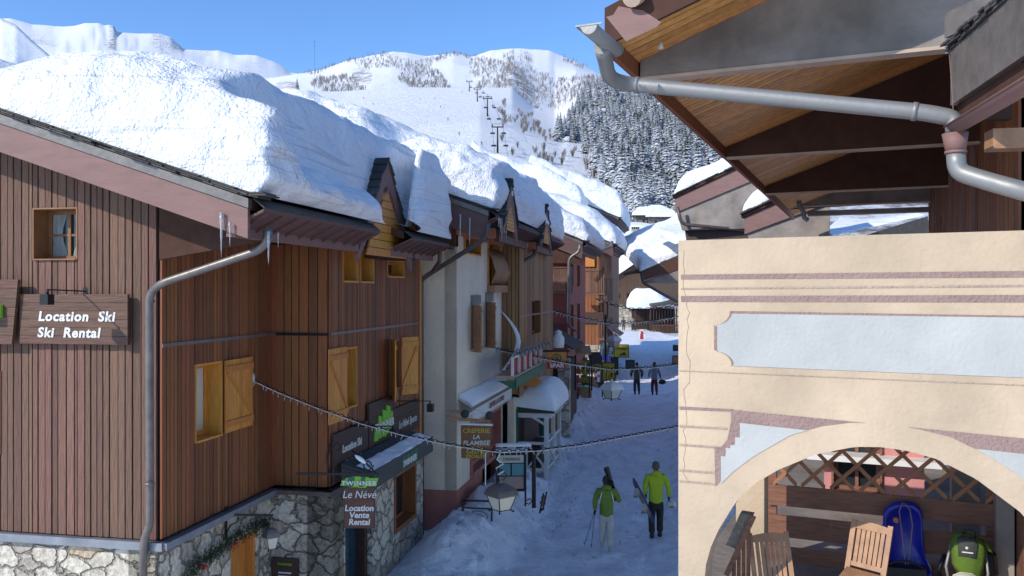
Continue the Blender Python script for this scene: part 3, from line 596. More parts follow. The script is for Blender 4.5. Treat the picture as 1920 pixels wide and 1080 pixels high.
def street_roof(root, s0, s1, ne, ze, slope, nr, barge='mauve', bw=.42, soff='maroon', front_over=.9, gaps=(), back_slope=True, fasc=.16, ribs=True):
    """lean of a roof above the street: eave at (ne, ze) running s0..s1, rising to the ridge at n=nr"""
    zr = ze+(ne-nr)*slope; fr = FC(s0); th = .14; zt = lambda n: ze+(ne-n)*slope
    mb = MB()
    e0, e1 = L(s0, ne, ze), L(s0, nr, zr); ext = S*(s1-s0)
    if gaps:
        g0 = L(s0, ne-.44, ze+.44*slope); mb.prism([g0, e1, e1-V((0, 0, th)), g0-V((0, 0, th))], ext); cc = [s0]+[x for g in gaps for x in g]+[s1]
        for a, b in zip(cc[::2], cc[1::2]): q0, q1 = L(a, ne, ze), L(a, ne-.438, ze+.438*slope); mb.prism([q0, q1, q1-V((0, 0, th)), q0-V((0, 0, th))], S*(b-a))
    else: mb.prism([e0, e1, e1-V((0, 0, th)), e0-V((0, 0, th))], ext)
    if back_slope: nb = nr-(ne-nr)*.8; zb = zr-(nr-nb)*slope; mb.prism([e1, L(s0, nb, zb), L(s0, nb, zb-th), e1-V((0, 0, th))], ext)
    mb.build('roof', M['darkmar'], root)
    mb = MB(); b0 = V((0, 0, -th-.0)); mb.prism([L(s0-.06, ne-.02, ze-.12), L(s0-.06, nr, zr-.12), L(s0-.06, nr, zr-.12-bw), L(s0-.06, ne-.02, ze-.12-bw)], S*.06); mb.build('barge_board', M[barge], root)
    MB().prism([L(s0-.085, ne, ze-.0), L(s0-.085, nr, zr-.0), L(s0-.085, nr, zr-.118), L(s0-.085, ne, ze-.118)], S*.085).build('flashing', M['greypipe'], root)
    f2 = FC(s0); rough_slates(f2, nr, ne+.03, lambda a: zt(a)+.012, -.25, .10, root)
    # eave: raking ribbed fascia and beam below, broken at the dormers
    cuts = [s0]+[x for g in gaps for x in g]+[s1]
    for a, b in zip(cuts[::2], cuts[1::2]):
        mb = MB(); mb.prism([L(a, ne+.17, ze-.12), L(a, ne+.15, ze-.16), L(a, ne-.22, ze-.34), L(a, ne-.22, ze-.29)], S*(b-a)); x = a+.1
        while ribs and x < b-.05: mb.prism([L(x, ne+.16, ze-.161), L(x, ne+.16, ze-.19), L(x, ne-.222, ze-.385), L(x, ne-.222, ze-.342)], S*.035); x += .42
        mb.build('eave_fascia', M[soff], root)
        MB().prism([L(a, ne-.22, ze-.26), L(a, ne-.34, ze-.26), L(a, ne-.34, ze-.30-fasc), L(a, ne-.22, ze-.30-fasc)], S*(b-a)).build('eave_beam', M[barge], root)
        MB().prism([L(a, ne+.02, ze-.0), L(a, ne+.17, ze-.12), L(a, ne+.17, ze-.10), L(a, ne+.02, ze+.02)], S*(b-a)).build('eave_slates', M['slate'], root)
# ================================================================ house 1: brown boarded chalet with the ski rental
R1 = thing('chalet', L(0, -3, 0), 'big brown boarded chalet with rubble stone base and ski rental signs, nearest on the left', 'house')
ZL = 2.42                                        # top of the stone base
zt1 = lambda n: 6.93+(1.75-n)*.333
# front (camera-facing) wall
FA = FC(0); w1 = fcrect(0, 66, 150, 390, 488); w2 = fcrect(0, -60, 6, 694, 850)
wall_top = lambda a: zt1(a)-.25
board_wall(FA, -9, -.02, ZL, wall_top, [w1, w2], R1, M['boardA'], w=(.085, .14), th=.035)
window(FA, w1, R1, M['bframe'], depth=.30, bars=(1, 1), curtain=True, trim=.02, proud=.055)
window(FA, w2, R1, M['bframe'], depth=.18, bars=(1, 2), trim=.03, proud=.055)
MB().box(FA, -9, .10, 0, .10, ZL-.10, ZL-.02).box(FA, -9, .10, .10, .115, ZL-.13, ZL-.02).build('ledge', M['ledge'], R1)
plain_wall(FA, -9, 0, -.4, ZL-.1, [], R1, M['stone'], name='stone_base')
MB().box(FC(0), -9, -.7, -3, -.45, ZL, 6.6).build('wall_core', M['dark'], R1)
# street wall, first length (n=0)
F0 = ST(0); sh1 = strect(0, 362, 466, 672, 822); o1 = (s_at(363, 0), s_at(414, 0), z_at(830, .9, 0), z_at(683, .9, 0))
BAND = z_at(648, 0, 0)
board_wall(F0, 0.0, 3.35, ZL, 6.6, [o1], R1, M['boardB'], w=(.085, .12), th=.02)
window(F0, o1, R1, M['honey'], depth=.27, bars=(0, 0), trim=.03, fw=.07, proud=.03, glass='frost')
shutter(F0, o1[1]+.02, s_at(466, 0), z_at(812, 1.6, 0), z_at(676, 1.6, 0), .05, R1, M['honey'], flip=False)
MB().box(F0, 0, 3.35, .03, .045, BAND-.025, BAND+.025).build('trim_strip', M['greypipe'], R1)
# return wall facing the camera (n 0..1) and street wall, second length (n=1)
F3 = FC(3.35); board_wall(F3, 0.02, 1.0, ZL, 6.6, [], R1, M['boardB'], w=(.13, .19), th=.02)
MB().box(F3, 0.02, 1.0, .03, .045, BAND-.03, BAND+.02).build('trim_strip', M['iron'], R1)
F1 = ST(1.0)
wa = strect(1.0, 640, 669, 458, 530); wb = strect(1.0, 673, 699, 452, 531); wc = strect(1.0, 724, 756, 488, 521)
wd = strect(1.0, 645, 667, 651, 764); we = strect(1.0, 729, 748, 637, 731)
board_wall(F1, 3.35, 8.45, ZL, 6.75, [wa, wb, wc, wd, we], R1, M['boardB'], w=(.085, .12), th=.02)
for w in (wa, wb, wc): window(F1, w, R1, M['honey'], depth=.28, bars=(0, 0), trim=.035, proud=.03)
window(F1, wd, R1, M['honey'], depth=.22, bars=(0, 0), trim=.03, proud=.03); window(F1, we, R1, M['boardB'], depth=.18, bars=(0, 0), trim=.03, proud=.03)
shutter(F1, s_at(611, 1.0), wd[0]-.0, z_at(785, 4, 1), z_at(655, 4, 1)+.05, .04, R1, M['honey'])
# half-open pair of shutters on the right window
for (a, sgn, x) in ((we[0]-.02, -1, 711), (we[1]+.02, 1, 767)):
    ln = .48; fr = Fr(F1.p(a, .04, 0), S*sgn*.85+N*.5, N*.85-S*sgn*.5); shutter(fr, 0, ln, we[2]-.15, we[3]+.03, 0, R1, M['honey'], flip=sgn > 0)
MB().box(F1, 3.37, 8.45, .03, .045, BAND-.025, BAND+.025).build('trim_strip', M['greypipe'], R1)
MB().box(ST(0), .5, 8.4, -3, -.6, -.4, 6.5).box(ST(1), 3.5, 8.4, -1.4, -.75, 0, 6.6).build('wall_core', M['dark'], R1)
MB().box(F1, 8.45, 8.58, -.4, .05, 2.0, 6.7).build('corner_post', M['honey'], R1)
# maroon triangle panel under the rake and deep soffit
MB().prism([L(-.02, .0, 6.22), L(-.02, 1.62, 6.47), L(-.02, 1.62, 6.65), L(-.02, .0, zt1(0)-.2)], S*.05).build('gusset_panel', M['darkmar'], R1)
MB().prism([L(-.0, -.1, 6.66), L(-.0, 1.3, 6.66), L(-.0, 1.3, 6.62), L(-.0, -.1, 6.62)], S*7.8).build('soffit', M['darkmar'], R1)
# stone base on the street side, with door and shop front
ZB = ZL-.1
pd = (s_at(430, 0), s_at(478, 0), -.3, z_at(1003, 2.3, 0))
plain_wall(ST(.02), 0, 3.2, -.4, ZB, [pd], R1, M['stone'], th=.5, name='stone_base')
pr = plain_wall(FC(3.2), .02, 1.12, -.4, ZB, [], R1, M['stone'], th=.6, name='stone_base')
sd = (s_at(643, 1.1), s_at(696, 1.1), -.3, 1.9); sw = (s_at(737, 1.1), s_at(778, 1.1), .75, 2.0)
plain_wall(ST(1.12), 3.2, 8.45, -.4, ZB, [sd, sw], R1, M['stone'], th=.45, name='stone_base')
MB().box(ST(.02), pd[0], pd[1], -.22, -.16, -.3, pd[3]).build('door', M['honey'], R1)
MB().box(ST(.02), pd[0], pd[0]+.07, -.16, -.02, -.3, pd[3]).build('door_post', M['honey'], R1); MB().box(ST(.02), pd[1]-.07, pd[1], -.16, -.02, -.3, pd[3]).build('door_post', M['honey'], R1)
dd = MB().box(ST(1.12), sd[0], sd[1], -.30, -.27, -.3, sd[3]).build('shop_door', M['shopglass'], R1); MB().box(ST(1.12), sd[0]-.0, sd[0]+.09, -.27, -.1, -.3, sd[3]).build('door_post', M['signd'], dd); MB().box(ST(1.12), sd[1]-.14, sd[1], -.27, -.1, -.3, sd[3]).build('door_post', M['signd'], dd)
window(ST(1.12), sw, R1, M['boardB'], depth=.3, bars=(1, 0), trim=.09, fw=.06, proud=.02)
for (fr, a0, a1) in ((ST(0), -.08, 3.2), (ST(1.0), 3.12, 8.45)): MB().box(fr, a0, a1, .0, .14, ZL-.10, ZL-.03).box(fr, a0, a1, .14, .152, ZL-.13, ZL-.03).build('ledge', M['ledge' if a0 < 0 else 'brownzinc'], R1)
MB().box(FC(3.2), .15, 1.14, 0, .12, ZL-.10, ZL-.03).build('ledge', M['brownzinc'], R1)
# roof, dormer, gutter
street_roof(R1, -.75, 7.9, 1.75, 6.93, .333, -5.6, gaps=((3.4, 5.15),), bw=.37)
MB().box(FC(-.69), -9, 1.6, -.69, 0, 0, .001).v
mbp = MB(); mbp.prism([L(-.7, 1.6, 6.80), L(-.7, -5.6, 6.80+7.2*.333), L(-.7, -5.6, 6.76+7.2*.333), L(-.7, 1.6, 6.76)], S*.7); mbp.build('rake_soffit', M['maroon'], R1)
gable_dormer(R1, 4.95, 1.5, 1.5, 6.5, 8.3, depth=3.4)
MB().box(ST(1.2), 4.9, 6.5, -.15, .2, 6.42, 6.56).build('beam', M['darkmar'], R1)
# snow on the roof
TS1 = [(-5.6, .7), (-4.6, .5), (-3.5, .36), (-2.9, .40), (-2.3, .65), (-1.6, 1.15), (-.8, 1.5), (.1, 1.58), (.9, 1.65), (1.9, 1.66)]
def T1(u, v):
    t = tab(TS1, v); t += .10*noise.noise(V((u*.5, v*.7, 1)))
    if v > .7:                                    # the lower bench that has stayed on the eave
        k = sst(.75+.25*noise.noise(V((u*.6, 1, 1)))+.28*sst(0, 1, u), 1.35+.2*noise.noise(V((u*.6, 1, 1))), v)*sst(-.35, .5, u)*(1-sst(3.35, 3.6, u)); t = lerp(t, .45+.16*noise.noise(V((u*1.3, 5, 1))), k)
    if v > 1.1: bb_ = lerp(6.9, 5.4, min(1, max(0, (v-1.4)/.35))); t *= 1-.985*sst(1.2, 1.38, v)*sst(3.2, 3.45, u)*(1-sst(bb_-.1, bb_+.75, u)**.6)
    t *= 1-.42*exp(-((u-(.35+.25*(v+1)))/.22)**2)*sst(-1.6, -.6, v)*(1-sst(.3, .9, v))*.35   # a fold in the front slope
    return t
snow_slab('roof_snow', 'deep sculpted snow mass over the nearest brown chalet roof', lambda u, v: L(u, v, zt1(v)+.08), -.78, 7.85, -5.6, 1.92, T1, (1.75, .5, .01, .16), 150, 120, ns=.06, freq=1.1, bulge=.10, strata=.16, cut=lambda u, v: v > 1.36 and 3.46 < u < 5.3)
icicles([(L(-.85, 1.40, 6.72), .55, .022), (L(-.86, 1.52, 6.60), .3, .015), (L(-.6, 1.9, 6.5), .42, .022), (L(-.4, 1.93, 6.5), .2, .012)], label=lambda i: ['longest icicle below the lower end of the barge board', 'short icicle beside the longest one', 'icicle at the corner of the eave by the pipe', 'small icicle right of the eave corner'][i])
# downpipe: gutter outlet, slanting run, bend, drop
def P1(px, py, s, n): a = L(s, n, 0); return P(px, py, a.y)
pts = [P(503, 428, 10.75), P(503, 452, 10.75), P(485, 470, 10.8), P(300, 532, 11.0), P(280, 552, 11.15), P(281, 985, 11.42), P(270, 1010, 11.45), P(268, 1100, 11.5)]
o = MB().tube(pipe_path(pts, .12), .052, 12).build('downpipe', M['greypipe']); tag(o, 'long taupe downpipe slanting from the eave and running down the corner of the brown chalet', 'downpipe')
for py in (565, 907): q = P(281, py, 11.3); q = MB().tube([q+V((0, 0, -.02)), q+V((0, 0, .02))], .062, 12).build('pipe_clip', M['greypipe'], None, org=WO[o.name]); q.parent = o; q.location = (0, 0, 0)
pts = [P(915, 418, 19.1), P(914, 440, 19.1), P(903, 452, 19.2), P(800, 517, 19.9), P(790, 525, 20.0), P(791, 1010, 20.05)]
o = MB().tube(pipe_path(pts, .15), .055, 10).build('downpipe', M['brownzinc']); tag(o, 'dark brown downpipe slanting across the cream house and dropping between it and the chalet', 'downpipe')
q = MB().tube(pipe_path([P(825, 463, 18.9), P(825, 490, 18.95), P(812, 508, 19.3)], .1), .05, 10).build('branch_pipe', M['brownzinc'], None, org=WO[o.name]); q.parent = o; q.location = (0, 0, 0)
# ---------------------------------------------------------------- signs on the chalet
def board(name, fr, a0, a1, c0, c1, b0, th, m, label, cat='sign', n=4, skew=0):
    root = thing(name, fr.p((a0+a1)/2, b0, c0), label, cat); mb = MB()
    for i in range(n):
        z0 = lerp(c0, c1, i/n); z1 = lerp(c0, c1, (i+1)/n)-.004; k0, k1 = skew*i/n, skew*(i+1)/n
        mb.prism([fr.p(a0, b0, z0), fr.p(a1-skew+k0, b0, z0), fr.p(a1-skew+k1, b0, z1), fr.p(a0, b0, z1)], fr.B*th)
    mb.build('panel', M[m], root); return root
a0, a1, c0, c1 = fcrect(0, 52, 252, 551, 644); r = board('sign', FA, a0, a1, c0, c1, .10, .05, 'signw', 'brown wooden sign reading Location Ski, Ski Rental on the sunny front wall', n=6)
text('Location  Ski', FA, n_at(157, 0), .152, z_at(601, 0, n_at(157, 0)), .185, M['white'], r, shear=.15, sx=1.08, off=.006, space=1.12)
text('Ski  Rental', FA, n_at(143, 0), .152, z_at(631, 0, n_at(143, 0)), .185, M['white'], r, shear=.15, sx=1.08, off=.006, space=1.12)
a2 = n_at(-330, 0); a3 = n_at(55, 0); r = board('sign', FA, a2, a3, z_at(644, 0, a3), z_at(524, 0, a3), .16, .05, 'signw', 'left brown wooden sign with green lettering, cut by the picture edge', n=7, skew=.1)
fg = MB(); zc = z_at(583, 0, a3); xr = n_at(28, 0); fg.box(FA, xr-2.0, xr, .215, .27, zc-.09, zc+.09); fg.prism([FA.p(xr-.55, .215, zc+.10), FA.p(xr-.18, .215, zc+.10), FA.p(xr-.3, .215, zc+.2), FA.p(xr-.5, .215, zc+.2)], FA.B*.055); fg.build('emblem', M['green'], r)
text('TWINNER', FA, xr-.02, .272, zc-.065, .19, M['white'], r, align='RIGHT', sx=1.2, off=.006)
def spot(fr, a, b, c, ln, label, drop=.1, k=1.0):
    root = thing('sign_lamp', fr.p(a, b, c), label, 'sign lamp', 'lamps on arms over the signs'); MB().tube([fr.p(a, b, c), fr.p(a, b+ln, c+.02)], .012*k, 6).build('arm', M['iron'], root)
    MB().box(fr, a-.035, a+.035, b-.02, b+.01, c-.05, c+.05).build('wall_plate', M['iron'], root)
    MB().box(fr, a-.07*k, a+.07*k, b+ln-.05, b+ln+.07, c-drop-.1*k, c-drop+.06*k).tube([fr.p(a, b+ln, c+.03), fr.p(a, b+ln, c-drop+.05)], .016, 6).build('lamp_head', M['iron'], root); return root
spot(FA, n_at(164, 0), .04, z_at(546, 0, n_at(164, 0)), .72, 'small black lamp on an arm over the sunny wooden sign', .09, .85)
spot(FA, n_at(-40, 0), .04, z_at(520, 0, n_at(-40, 0)), .72, 'black sign lamp beyond the left picture edge, casting its shadow on the boards', .09, .85)
# angled signs over the canopy
a0, a1, c0, c1 = strect(1.0, 617, 681, 795, 885); r = board('sign', ST(1.0), a0, a1, c0-.04, c1-.05, .06, .04, 'signd', 'dark brown sign reading Location Ski, Ski Rental above the canopy', n=3)
zc = (c0+c1)/2-.04; am = (a0+a1)/2
text('Location Ski', ST(1.0), am, .104, zc+.04, .19, M['white'], r, off=.005, sx=.98); text('Ski Rental', ST(1.0), am+.05, .104, zc-.26, .19, M['white'], r, off=.005, sx=.98)
a0b, a1b = a1+.03, s_at(731, 1.0); r = board('sign', ST(1.0), a0b, a1b, c0-.02, c1+.26, .06, .05, 'signd', 'square brown sign with a green logo above the canopy, between the two lettered ones', n=4)
am = (a0b+a1b)/2; zc = z_at(797, am, 1.0); mb = MB()
for i, (x, w, h, dz) in enumerate(((-.40, .14, .34, -.08), (-.22, .12, .46, 0), (.02, .13, .56, .04), (.24, .15, .60, .08), (.42, .1, .36, .06))): mb.prism([ST(1.0).p(am+x-w, .115, zc+dz-h*.45), ST(1.0).p(am+x+w*.7, .115, zc+dz-h*.5), ST(1.0).p(am+x+w, .115, zc+dz+h*.4), ST(1.0).p(am+x-w*.5, .115, zc+dz+h*.5)], N*(.02+.004*i))
mb.build('logo', M['green'], r); text('TWINNER', ST(1.0), am, .16, zc-.06, .22, M['white'], r, off=.004, sx=1.1)
a0c, a1c = a1b+.03, s_at(779, 1.0); r = board('sign', ST(1.0), a0c, a1c, z_at(812, 7, 1)-.05, z_at(765, 7, 1)+.05, .06, .04, 'signd', 'dark sign in slanted script at the far end above the canopy', n=3)
text('Le Névé Sports', ST(1.0), (a0c+a1c)/2, .104, z_at(797, 7, 1)-.05, .23, M['white'], r, shear=.3, sx=.85)
spot(ST(1.0), s_at(655, 1.0), .03, z_at(800, 4.2, 1), .8, 'black sign lamp on an arm above the first street sign'); spot(ST(1.0), s_at(735, 1.0), .03, z_at(757, 6.2, 1), .8, 'black sign lamp near the far end of the chalet wall')
# canopy
cr = thing('canopy', ST(1.12).p(6, 0, 2.0), 'grey cloth canopy dusted with snow over the ski shop front', 'canopy'); fr = ST(1.12)
ca0, ca1 = 3.5, 7.15; MB().prism([fr.p(ca0, 0.05, 2.80), fr.p(ca0, .60, 2.66), fr.p(ca0, .60, 2.62), fr.p(ca0, 0.05, 2.74)], S*(ca1-ca0)).build('cloth', M['canopy'], cr)
MB().prism([fr.p(ca0, .602, 2.68), fr.p(ca0, .602, 2.36), fr.p(ca0, .625, 2.36), fr.p(ca0, .625, 2.68)], S*(ca1-ca0)).prism([fr.p(ca0, .05, 2.73), fr.p(ca0, .60, 2.61), fr.p(ca0, .60, 2.36), fr.p(ca0, .05, 2.40)], S*.02).build('valance', M['canopy'], cr)
zl = 2.43; mb = MB(); xx = s_at(768, 1.75)
for i in range(4): mb.prism([fr.p(xx-.45+i*.25, .627, zl-.04), fr.p(xx-.28+i*.25, .627, zl-.04), fr.p(xx-.2+i*.25, .627, zl+.2), fr.p(xx-.4+i*.25, .627, zl+.2)], N*.004)
mb.build('logo', M['dgreen'], cr); text('TWINNER', fr, xx, .64, zl, .17, M['white'], cr, off=.002, sx=1.1)
snow_slab('canopy_snow', 'thin crust of snow on the grey canopy', lambda u, v: fr.p(u, v, 2.82-.255*v), 3.6, 7.1, .28, .62, lambda u, v: .03+.04*noise.noise(V((u*4, v*4, 0))), (.2, .2, .1, .05), 60, 16, ns=.02, bulge=0, group='snow on small roofs and sills', m='soft')
# hanging sign with bracket in front of the shop
zt = z_at(905, 3.0, 1.6); Ys = 13.9
def at(px, py): return P(px, py, Ys)
HS = thing('hanging_sign', at(673, 992), 'hanging brown sign reading Le Névé Location Vente Rental under a green crest', 'sign'); hf = Fr(at(674, 990), (1, 0, 0), (0, -1, 0))
u_ = Ys/F
MB().box(hf, -29*u_, 29*u_, -.02, .02, 0, 78*u_).build('panel', M['signd'], HS)
MB().box(hf, -27*u_, 27*u_, .021, .024, 2*u_, 75*u_).build('panel_face', M['signw'], HS)
text('Le Névé', hf, 0, .03, 57*u_, 20*u_, M['white'], HS, shear=.2, sx=.92, ext=.003); 
for i, w in enumerate(('Location', 'Vente', 'Rental')): text(w, hf, 0, .03, (33-13*i)*u_, 15.5*u_, M['white'], HS, shear=.12, ext=.003, off=.004)
mb = MB(); 
for i, (x0, x1, y0, y1) in enumerate(((-36, -16, 80, 91), (-18, 4, 77, 97), (-2, 18, 76, 96), (10, 36, 79, 94), (-30, -8, 83, 95))): mb.prism([hf.p(x0*u_, .0, y0*u_), hf.p(x1*u_-5*u_, .0, y0*u_), hf.p(x1*u_, .0, y1*u_), hf.p(x0*u_+6*u_, .0, y1*u_)], hf.B*(.02+.003*i))
mb.build('crest', M['green'], HS); MB().prism([hf.p(-24*u_, .036, 78*u_), hf.p(-12*u_, .036, 78*u_), hf.p(-8*u_, .036, 96*u_), hf.p(-20*u_, .036, 96*u_)], hf.B*.003).prism([hf.p(0*u_, .036, 78*u_), hf.p(8*u_, .036, 78*u_), hf.p(12*u_, .036, 96*u_), hf.p(4*u_, .036, 96*u_)], hf.B*.003).build('crest_shade', M['dgreen'], HS)
text('TWINNER', hf, 0, .045, 81.5*u_, 11*u_, M['white'], HS, ext=.003, off=.003, sx=1.15, space=1.2)
BK = thing('sign_bracket', at(620, 888), 'black scrolled iron bracket carrying the hanging ski shop sign', 'bracket')
mb = MB(); mb.bar(at(556, 888), at(712, 889), .03, .035); mb.tube([at(616+3*cos(t)*1, 830+t*9) for t in (0, 1, 2, 3, 4, 5, 6)], .014, 6)
mb.tube([at(690+10*cos(t)*(1-t*.06), 872+10*sin(t)*(1-t*.06)) for t in [i*.35 for i in range(20)]], .012, 6); mb.tube([at(660, 845), at(676, 858), at(694, 876), at(706, 888)], .014, 6); mb.tube([at(618, 888), at(613, 860), at(622, 838), at(632, 830), at(640, 838), at(634, 846)], .012, 6)
mb.build('scrolls', M['iron'], BK); MB().tube([at(650, 890), at(650, 899)], .008, 5).tube([at(700, 890), at(700, 899)], .008, 5).build('hooks', M['iron'], BK)
tag(MB().ball(at(676, 861), .12, .05, .035, fr=Fr((0, 0, 0), (.8, 0, -.6), (0, 1, 0), (.6, 0, .8))).build('snow_lump', M['soft']), 'small lump of snow lying on the scroll of the sign bracket', 'snow')
# wall lantern on bracket by the door
def lantern(p, r, h, label, parent_bracket=None, snow=False, name='lantern', group='street lanterns'):
    root = thing(name, p, label, 'lantern', group); f4 = Fr(p, (.8, .6, 0), (-.6, .8, 0))
    def ring(rr, z): return [f4.p(x*rr, y*rr, z) for x, y in ((-1, -1), (1, -1), (1, 1), (-1, 1))]
    mb = MB(); a, b = ring(r*.56, 0), ring(r*.95, h*.52)
    mb.add(a+b, [(0, 1, 5, 4), (1, 2, 6, 5), (2, 3, 7, 6), (3, 0, 4, 7), (3, 2, 1, 0)]); mb.build('glass', M['frost'], root)
    mb = MB()
    for q0, q1 in zip(a, b): mb.tube([q0, q1], r*.05, 5)
    for R_ in (a, b): 
        for q0, q1 in zip(R_, R_[1:]+R_[:1]): mb.tube([q0, q1], r*.05, 5)
    for q0 in a: d = (q0-p).normalized(); mb.tube([q0, q0+d*r*.25+V((0, 0, -r*.12))], r*.06, 5); mb.ball(q0+d*r*.28+V((0, 0, -r*.13)), r*.09, seg=6, rings=4)
    mb.build('frame', M['iron'], root)
    mb = MB(); rs = [(1.12, .50), (1.10, .56), (.98, .70), (.72, .83), (.40, .90), (.22, .92)]; prev = None
    R_ = [ring(r*k, h*z) for k, z in rs]; vs = sum(R_, []); fs = [(i*4+k, i*4+(k+1) % 4, (i+1)*4+(k+1) % 4, (i+1)*4+k) for i in range(len(rs)-1) for k in range(4)]; fs.append(tuple((len(rs)-1)*4+k for k in range(4))); mb.add(vs, fs)
    mb.lathe(p, [(.18*r, h*.92), (.34*r, h*.95), (.12*r, h*.99), (.2*r, h*1.02), (.03*r, h*1.08)], 8); mb.build('cap', M['greypipe' if not snow else 'white'], root)
    mb = MB(); mb.tube([p+V((0, 0, h*.95)), p+V((r*.5, 0, h*1.2)), p+V((0, 0, h*1.42))], r*.05, 5); mb.tube([p+V((0, 0, h*.95)), p+V((-r*.5, 0, h*1.2)), p+V((0, 0, h*1.42))], r*.05, 5); mb.build('hanger', M['iron'], root)
    return root
Yl = 13.5; p = P(508, 1028, Yl); lantern(p, .10, .36, 'black wall lantern with frosted glass hanging from a bracket beside the garlanded door'); BK = thing('lantern_bracket', P(428, 965, 13.4), 'black iron arm holding the wall lantern over the door', 'bracket')
MB().bar(P(424, 965, 13.2), P(512, 966, Yl), .025, .03).bar(P(424, 950, 13.2), P(424, 1010, 13.2), .03, .03).tube([P(424, 1000, 13.2), P(432, 985, 13.2), P(446, 978, 13.25), P(446, 970, 13.25)], .012, 6).build('arm', M['iron'], BK)
# garland over the door
mb = MB(); rr = random.Random(2); path = [(345, 1085), (365, 1060), (390, 1040), (415, 1022), (440, 1005), (465, 990), (485, 980), (497, 982)]
for (x0, y0), (x1, y1) in zip(path, path[1:]):
    for i in range(420):
        t = rr.random(); s_ = s_at(lerp(x0, x1, t), .1); c = L(s_, .1+rr.uniform(0, .12), z_at(lerp(y0, y1, t), s_, .1)+rr.gauss(0, .065)); d = V((rr.gauss(0, 1), rr.gauss(0, 1), rr.gauss(0, 1))).normalized()*.055; e = d.cross(V((.3, .5, .8))).normalized()*.008; mb.add([c-e, c+e, c+d], [(0, 1, 2)])
g_ = tag(mb.build('garland', M['foliage']), 'evergreen garland with red bows draped over the door in the stone wall', 'garland')
for x, y in ((372, 1062), (430, 1020)):
    s_ = s_at(x, .15); c = L(s_, .22, z_at(y, s_, .15)); q = MB().ball(c+V((.04, 0, 0)), .04, .02, .03, 8, 6).ball(c-V((.04, 0, 0)), .04, .02, .03, 8, 6).build('bow', M['red'], None, org=WO[g_.name]); q.parent = g_; q.location = (0, 0, 0)
# menu board on the stone
a0, a1, c0, c1 = fcrect(3.2, 512, 562, 1045, 1120); r = thing('notice_board', FC(3.2).p(a0, 0, c0), 'small dark wooden opening hours board on the stone wall by the shop', 'notice board')
MB().box(FC(3.2), a0, a1, .02, .06, c0, c1).build('panel', M['signd'], r); mb = MB(); f3 = FC(3.2); am = (a0+a1)/2
for i in range(4): mb.box(f3, am-.12, am+.12, .061, .064, c1-.26-i*.06, c1-.235-i*.06)
mb.build('plates', M['white'], r); text('TWINNER', f3, am, .063, c1-.12, .06, M['green'], r)
# ================================================================ house 2: cream and pink
R2 = thing('cream_house', L(9.3, 0, 0), 'cream rendered house with pink base, creperie on its ground floor', 'house')
nC = 1.7; F2 = ST(nC)
h1 = strect(nC, 869, 899, 442, 478); h2 = strect(nC, 914, 936, 452, 540); h3 = (s_at(884, nC), s_at(896, nC), z_at(655, 10.5, nC), z_at(573, 10.5, nC)); h4 = (s_at(911, nC), s_at(920, nC), z_at(648, 12, nC), z_at(567, 12, nC))
sh = (10.6, 14.3, -.3, z_at(795, 10.7, nC)+.05)
plain_wall(F2, 9.3, 14.66, 1.02, 7.4, [h1, h2, h3, h4, (sh[0], sh[1], 1.02, sh[3])], R2, M['plaster'], th=.3)
plain_wall(F2, 9.3, 14.66, -.4, 1.02, [(12.0, 14.3, -.4, 1.02)], R2, M['pinkp'], th=.29, name='base_wall')
plain_wall(FC(9.3), .4, nC-.001, 1.02, lambda a: 7.5, [], R2, M['plaster'], th=.3); plain_wall(FC(9.3), .4, nC-.003, -.4, 1.02, [], R2, M['pinkp'], th=.29, name='base_wall')
MB().box(ST(nC), 9.7, 14.6, -2.5, -.6, -.4, 7).build('wall_core', M['dark'], R2)
for h, b_ in ((h1, (1, 0)), (h2, (1, 0))): window(F2, h, R2, M['honey'], depth=.25, bars=b_, trim=.03)
mb = MB()                                          # woven bulging balcony screen
for i in range(26): a = lerp(h2[0]-.05, h2[1]+.25, i/25); zb = z_at(538, 13.9, nC); mb.tube([F2.p(a, .03, zb+1.05), F2.p(a, .16, zb+.75), F2.p(a, .26, zb+.4), F2.p(a, .12, zb+.08)], .022, 4)
mb.build('balcony_screen', M['teak'], R2); MB().box(F2, h2[0]-.05, h2[1]+.3, 0, .22, zb-.16, zb+.04).build('balcony_base', M['teak'], R2)
for h, two in ((h3, 1), (h4, 1)):
    window(F2, h, R2, M['signd'], depth=.2, bars=(0, 0), trim=.02); MB().box(F2, h[0]-.1, h[1]+.12, 0, .06, h[3]+.01, h[3]+.26).build('lintel', M['concrete'], R2)
    fr = Fr(F2.p(h[0]-.02, .03, 0), -S*.7+N*.7, N*.7+S*.7); shutter(fr, 0, .42, h[2]-.08, h[3], 0, R2, M['teak'], z=False)
    MB().box(F2, h[0]-.08, h[1]+.08, 0, .1, h[2]-.06, h[2]).build('sill', M['concrete'], R2)
ZE2 = 7.6; zt2 = lambda n: ZE2+(2.7-n)*.36
street_roof(R2, 8.4, 20.0, 2.7, ZE2, .36, -4.5, gaps=((8.95, 10.5), (14.5, 16.3)), bw=.55, barge='maroon', fasc=.26)
board_wall(FC(9.15), .3, 1.75, 6.85, lambda a: zt2(a)-.3, [], R2, M['boardB'], w=(.13, .2), name='gable_boards')
MB().prism([L(9.0, .9, 7.1), L(9.0, 1.72, 6.85), L(9.0, 1.72, 6.75), L(9.0, .9, 6.98)], -S*.35).build('little_slate_roof', M['slate'], R2)
MB().box(F2, 9.2, 14.66, .0, .06, 7.12, 7.38).box(FC(9.2), 1.2, 1.76, 0, .08, 7.12, 7.38).build('fascia_trim', M['salmon'], R2)
for a in (10.1, 12.6, 14.66, 16.2, 18.5): MB().box(ST(1.7), a, a+.18, -.1, .75, 7.1, 7.34).build('eave_bracket', M['salmon'], R2)
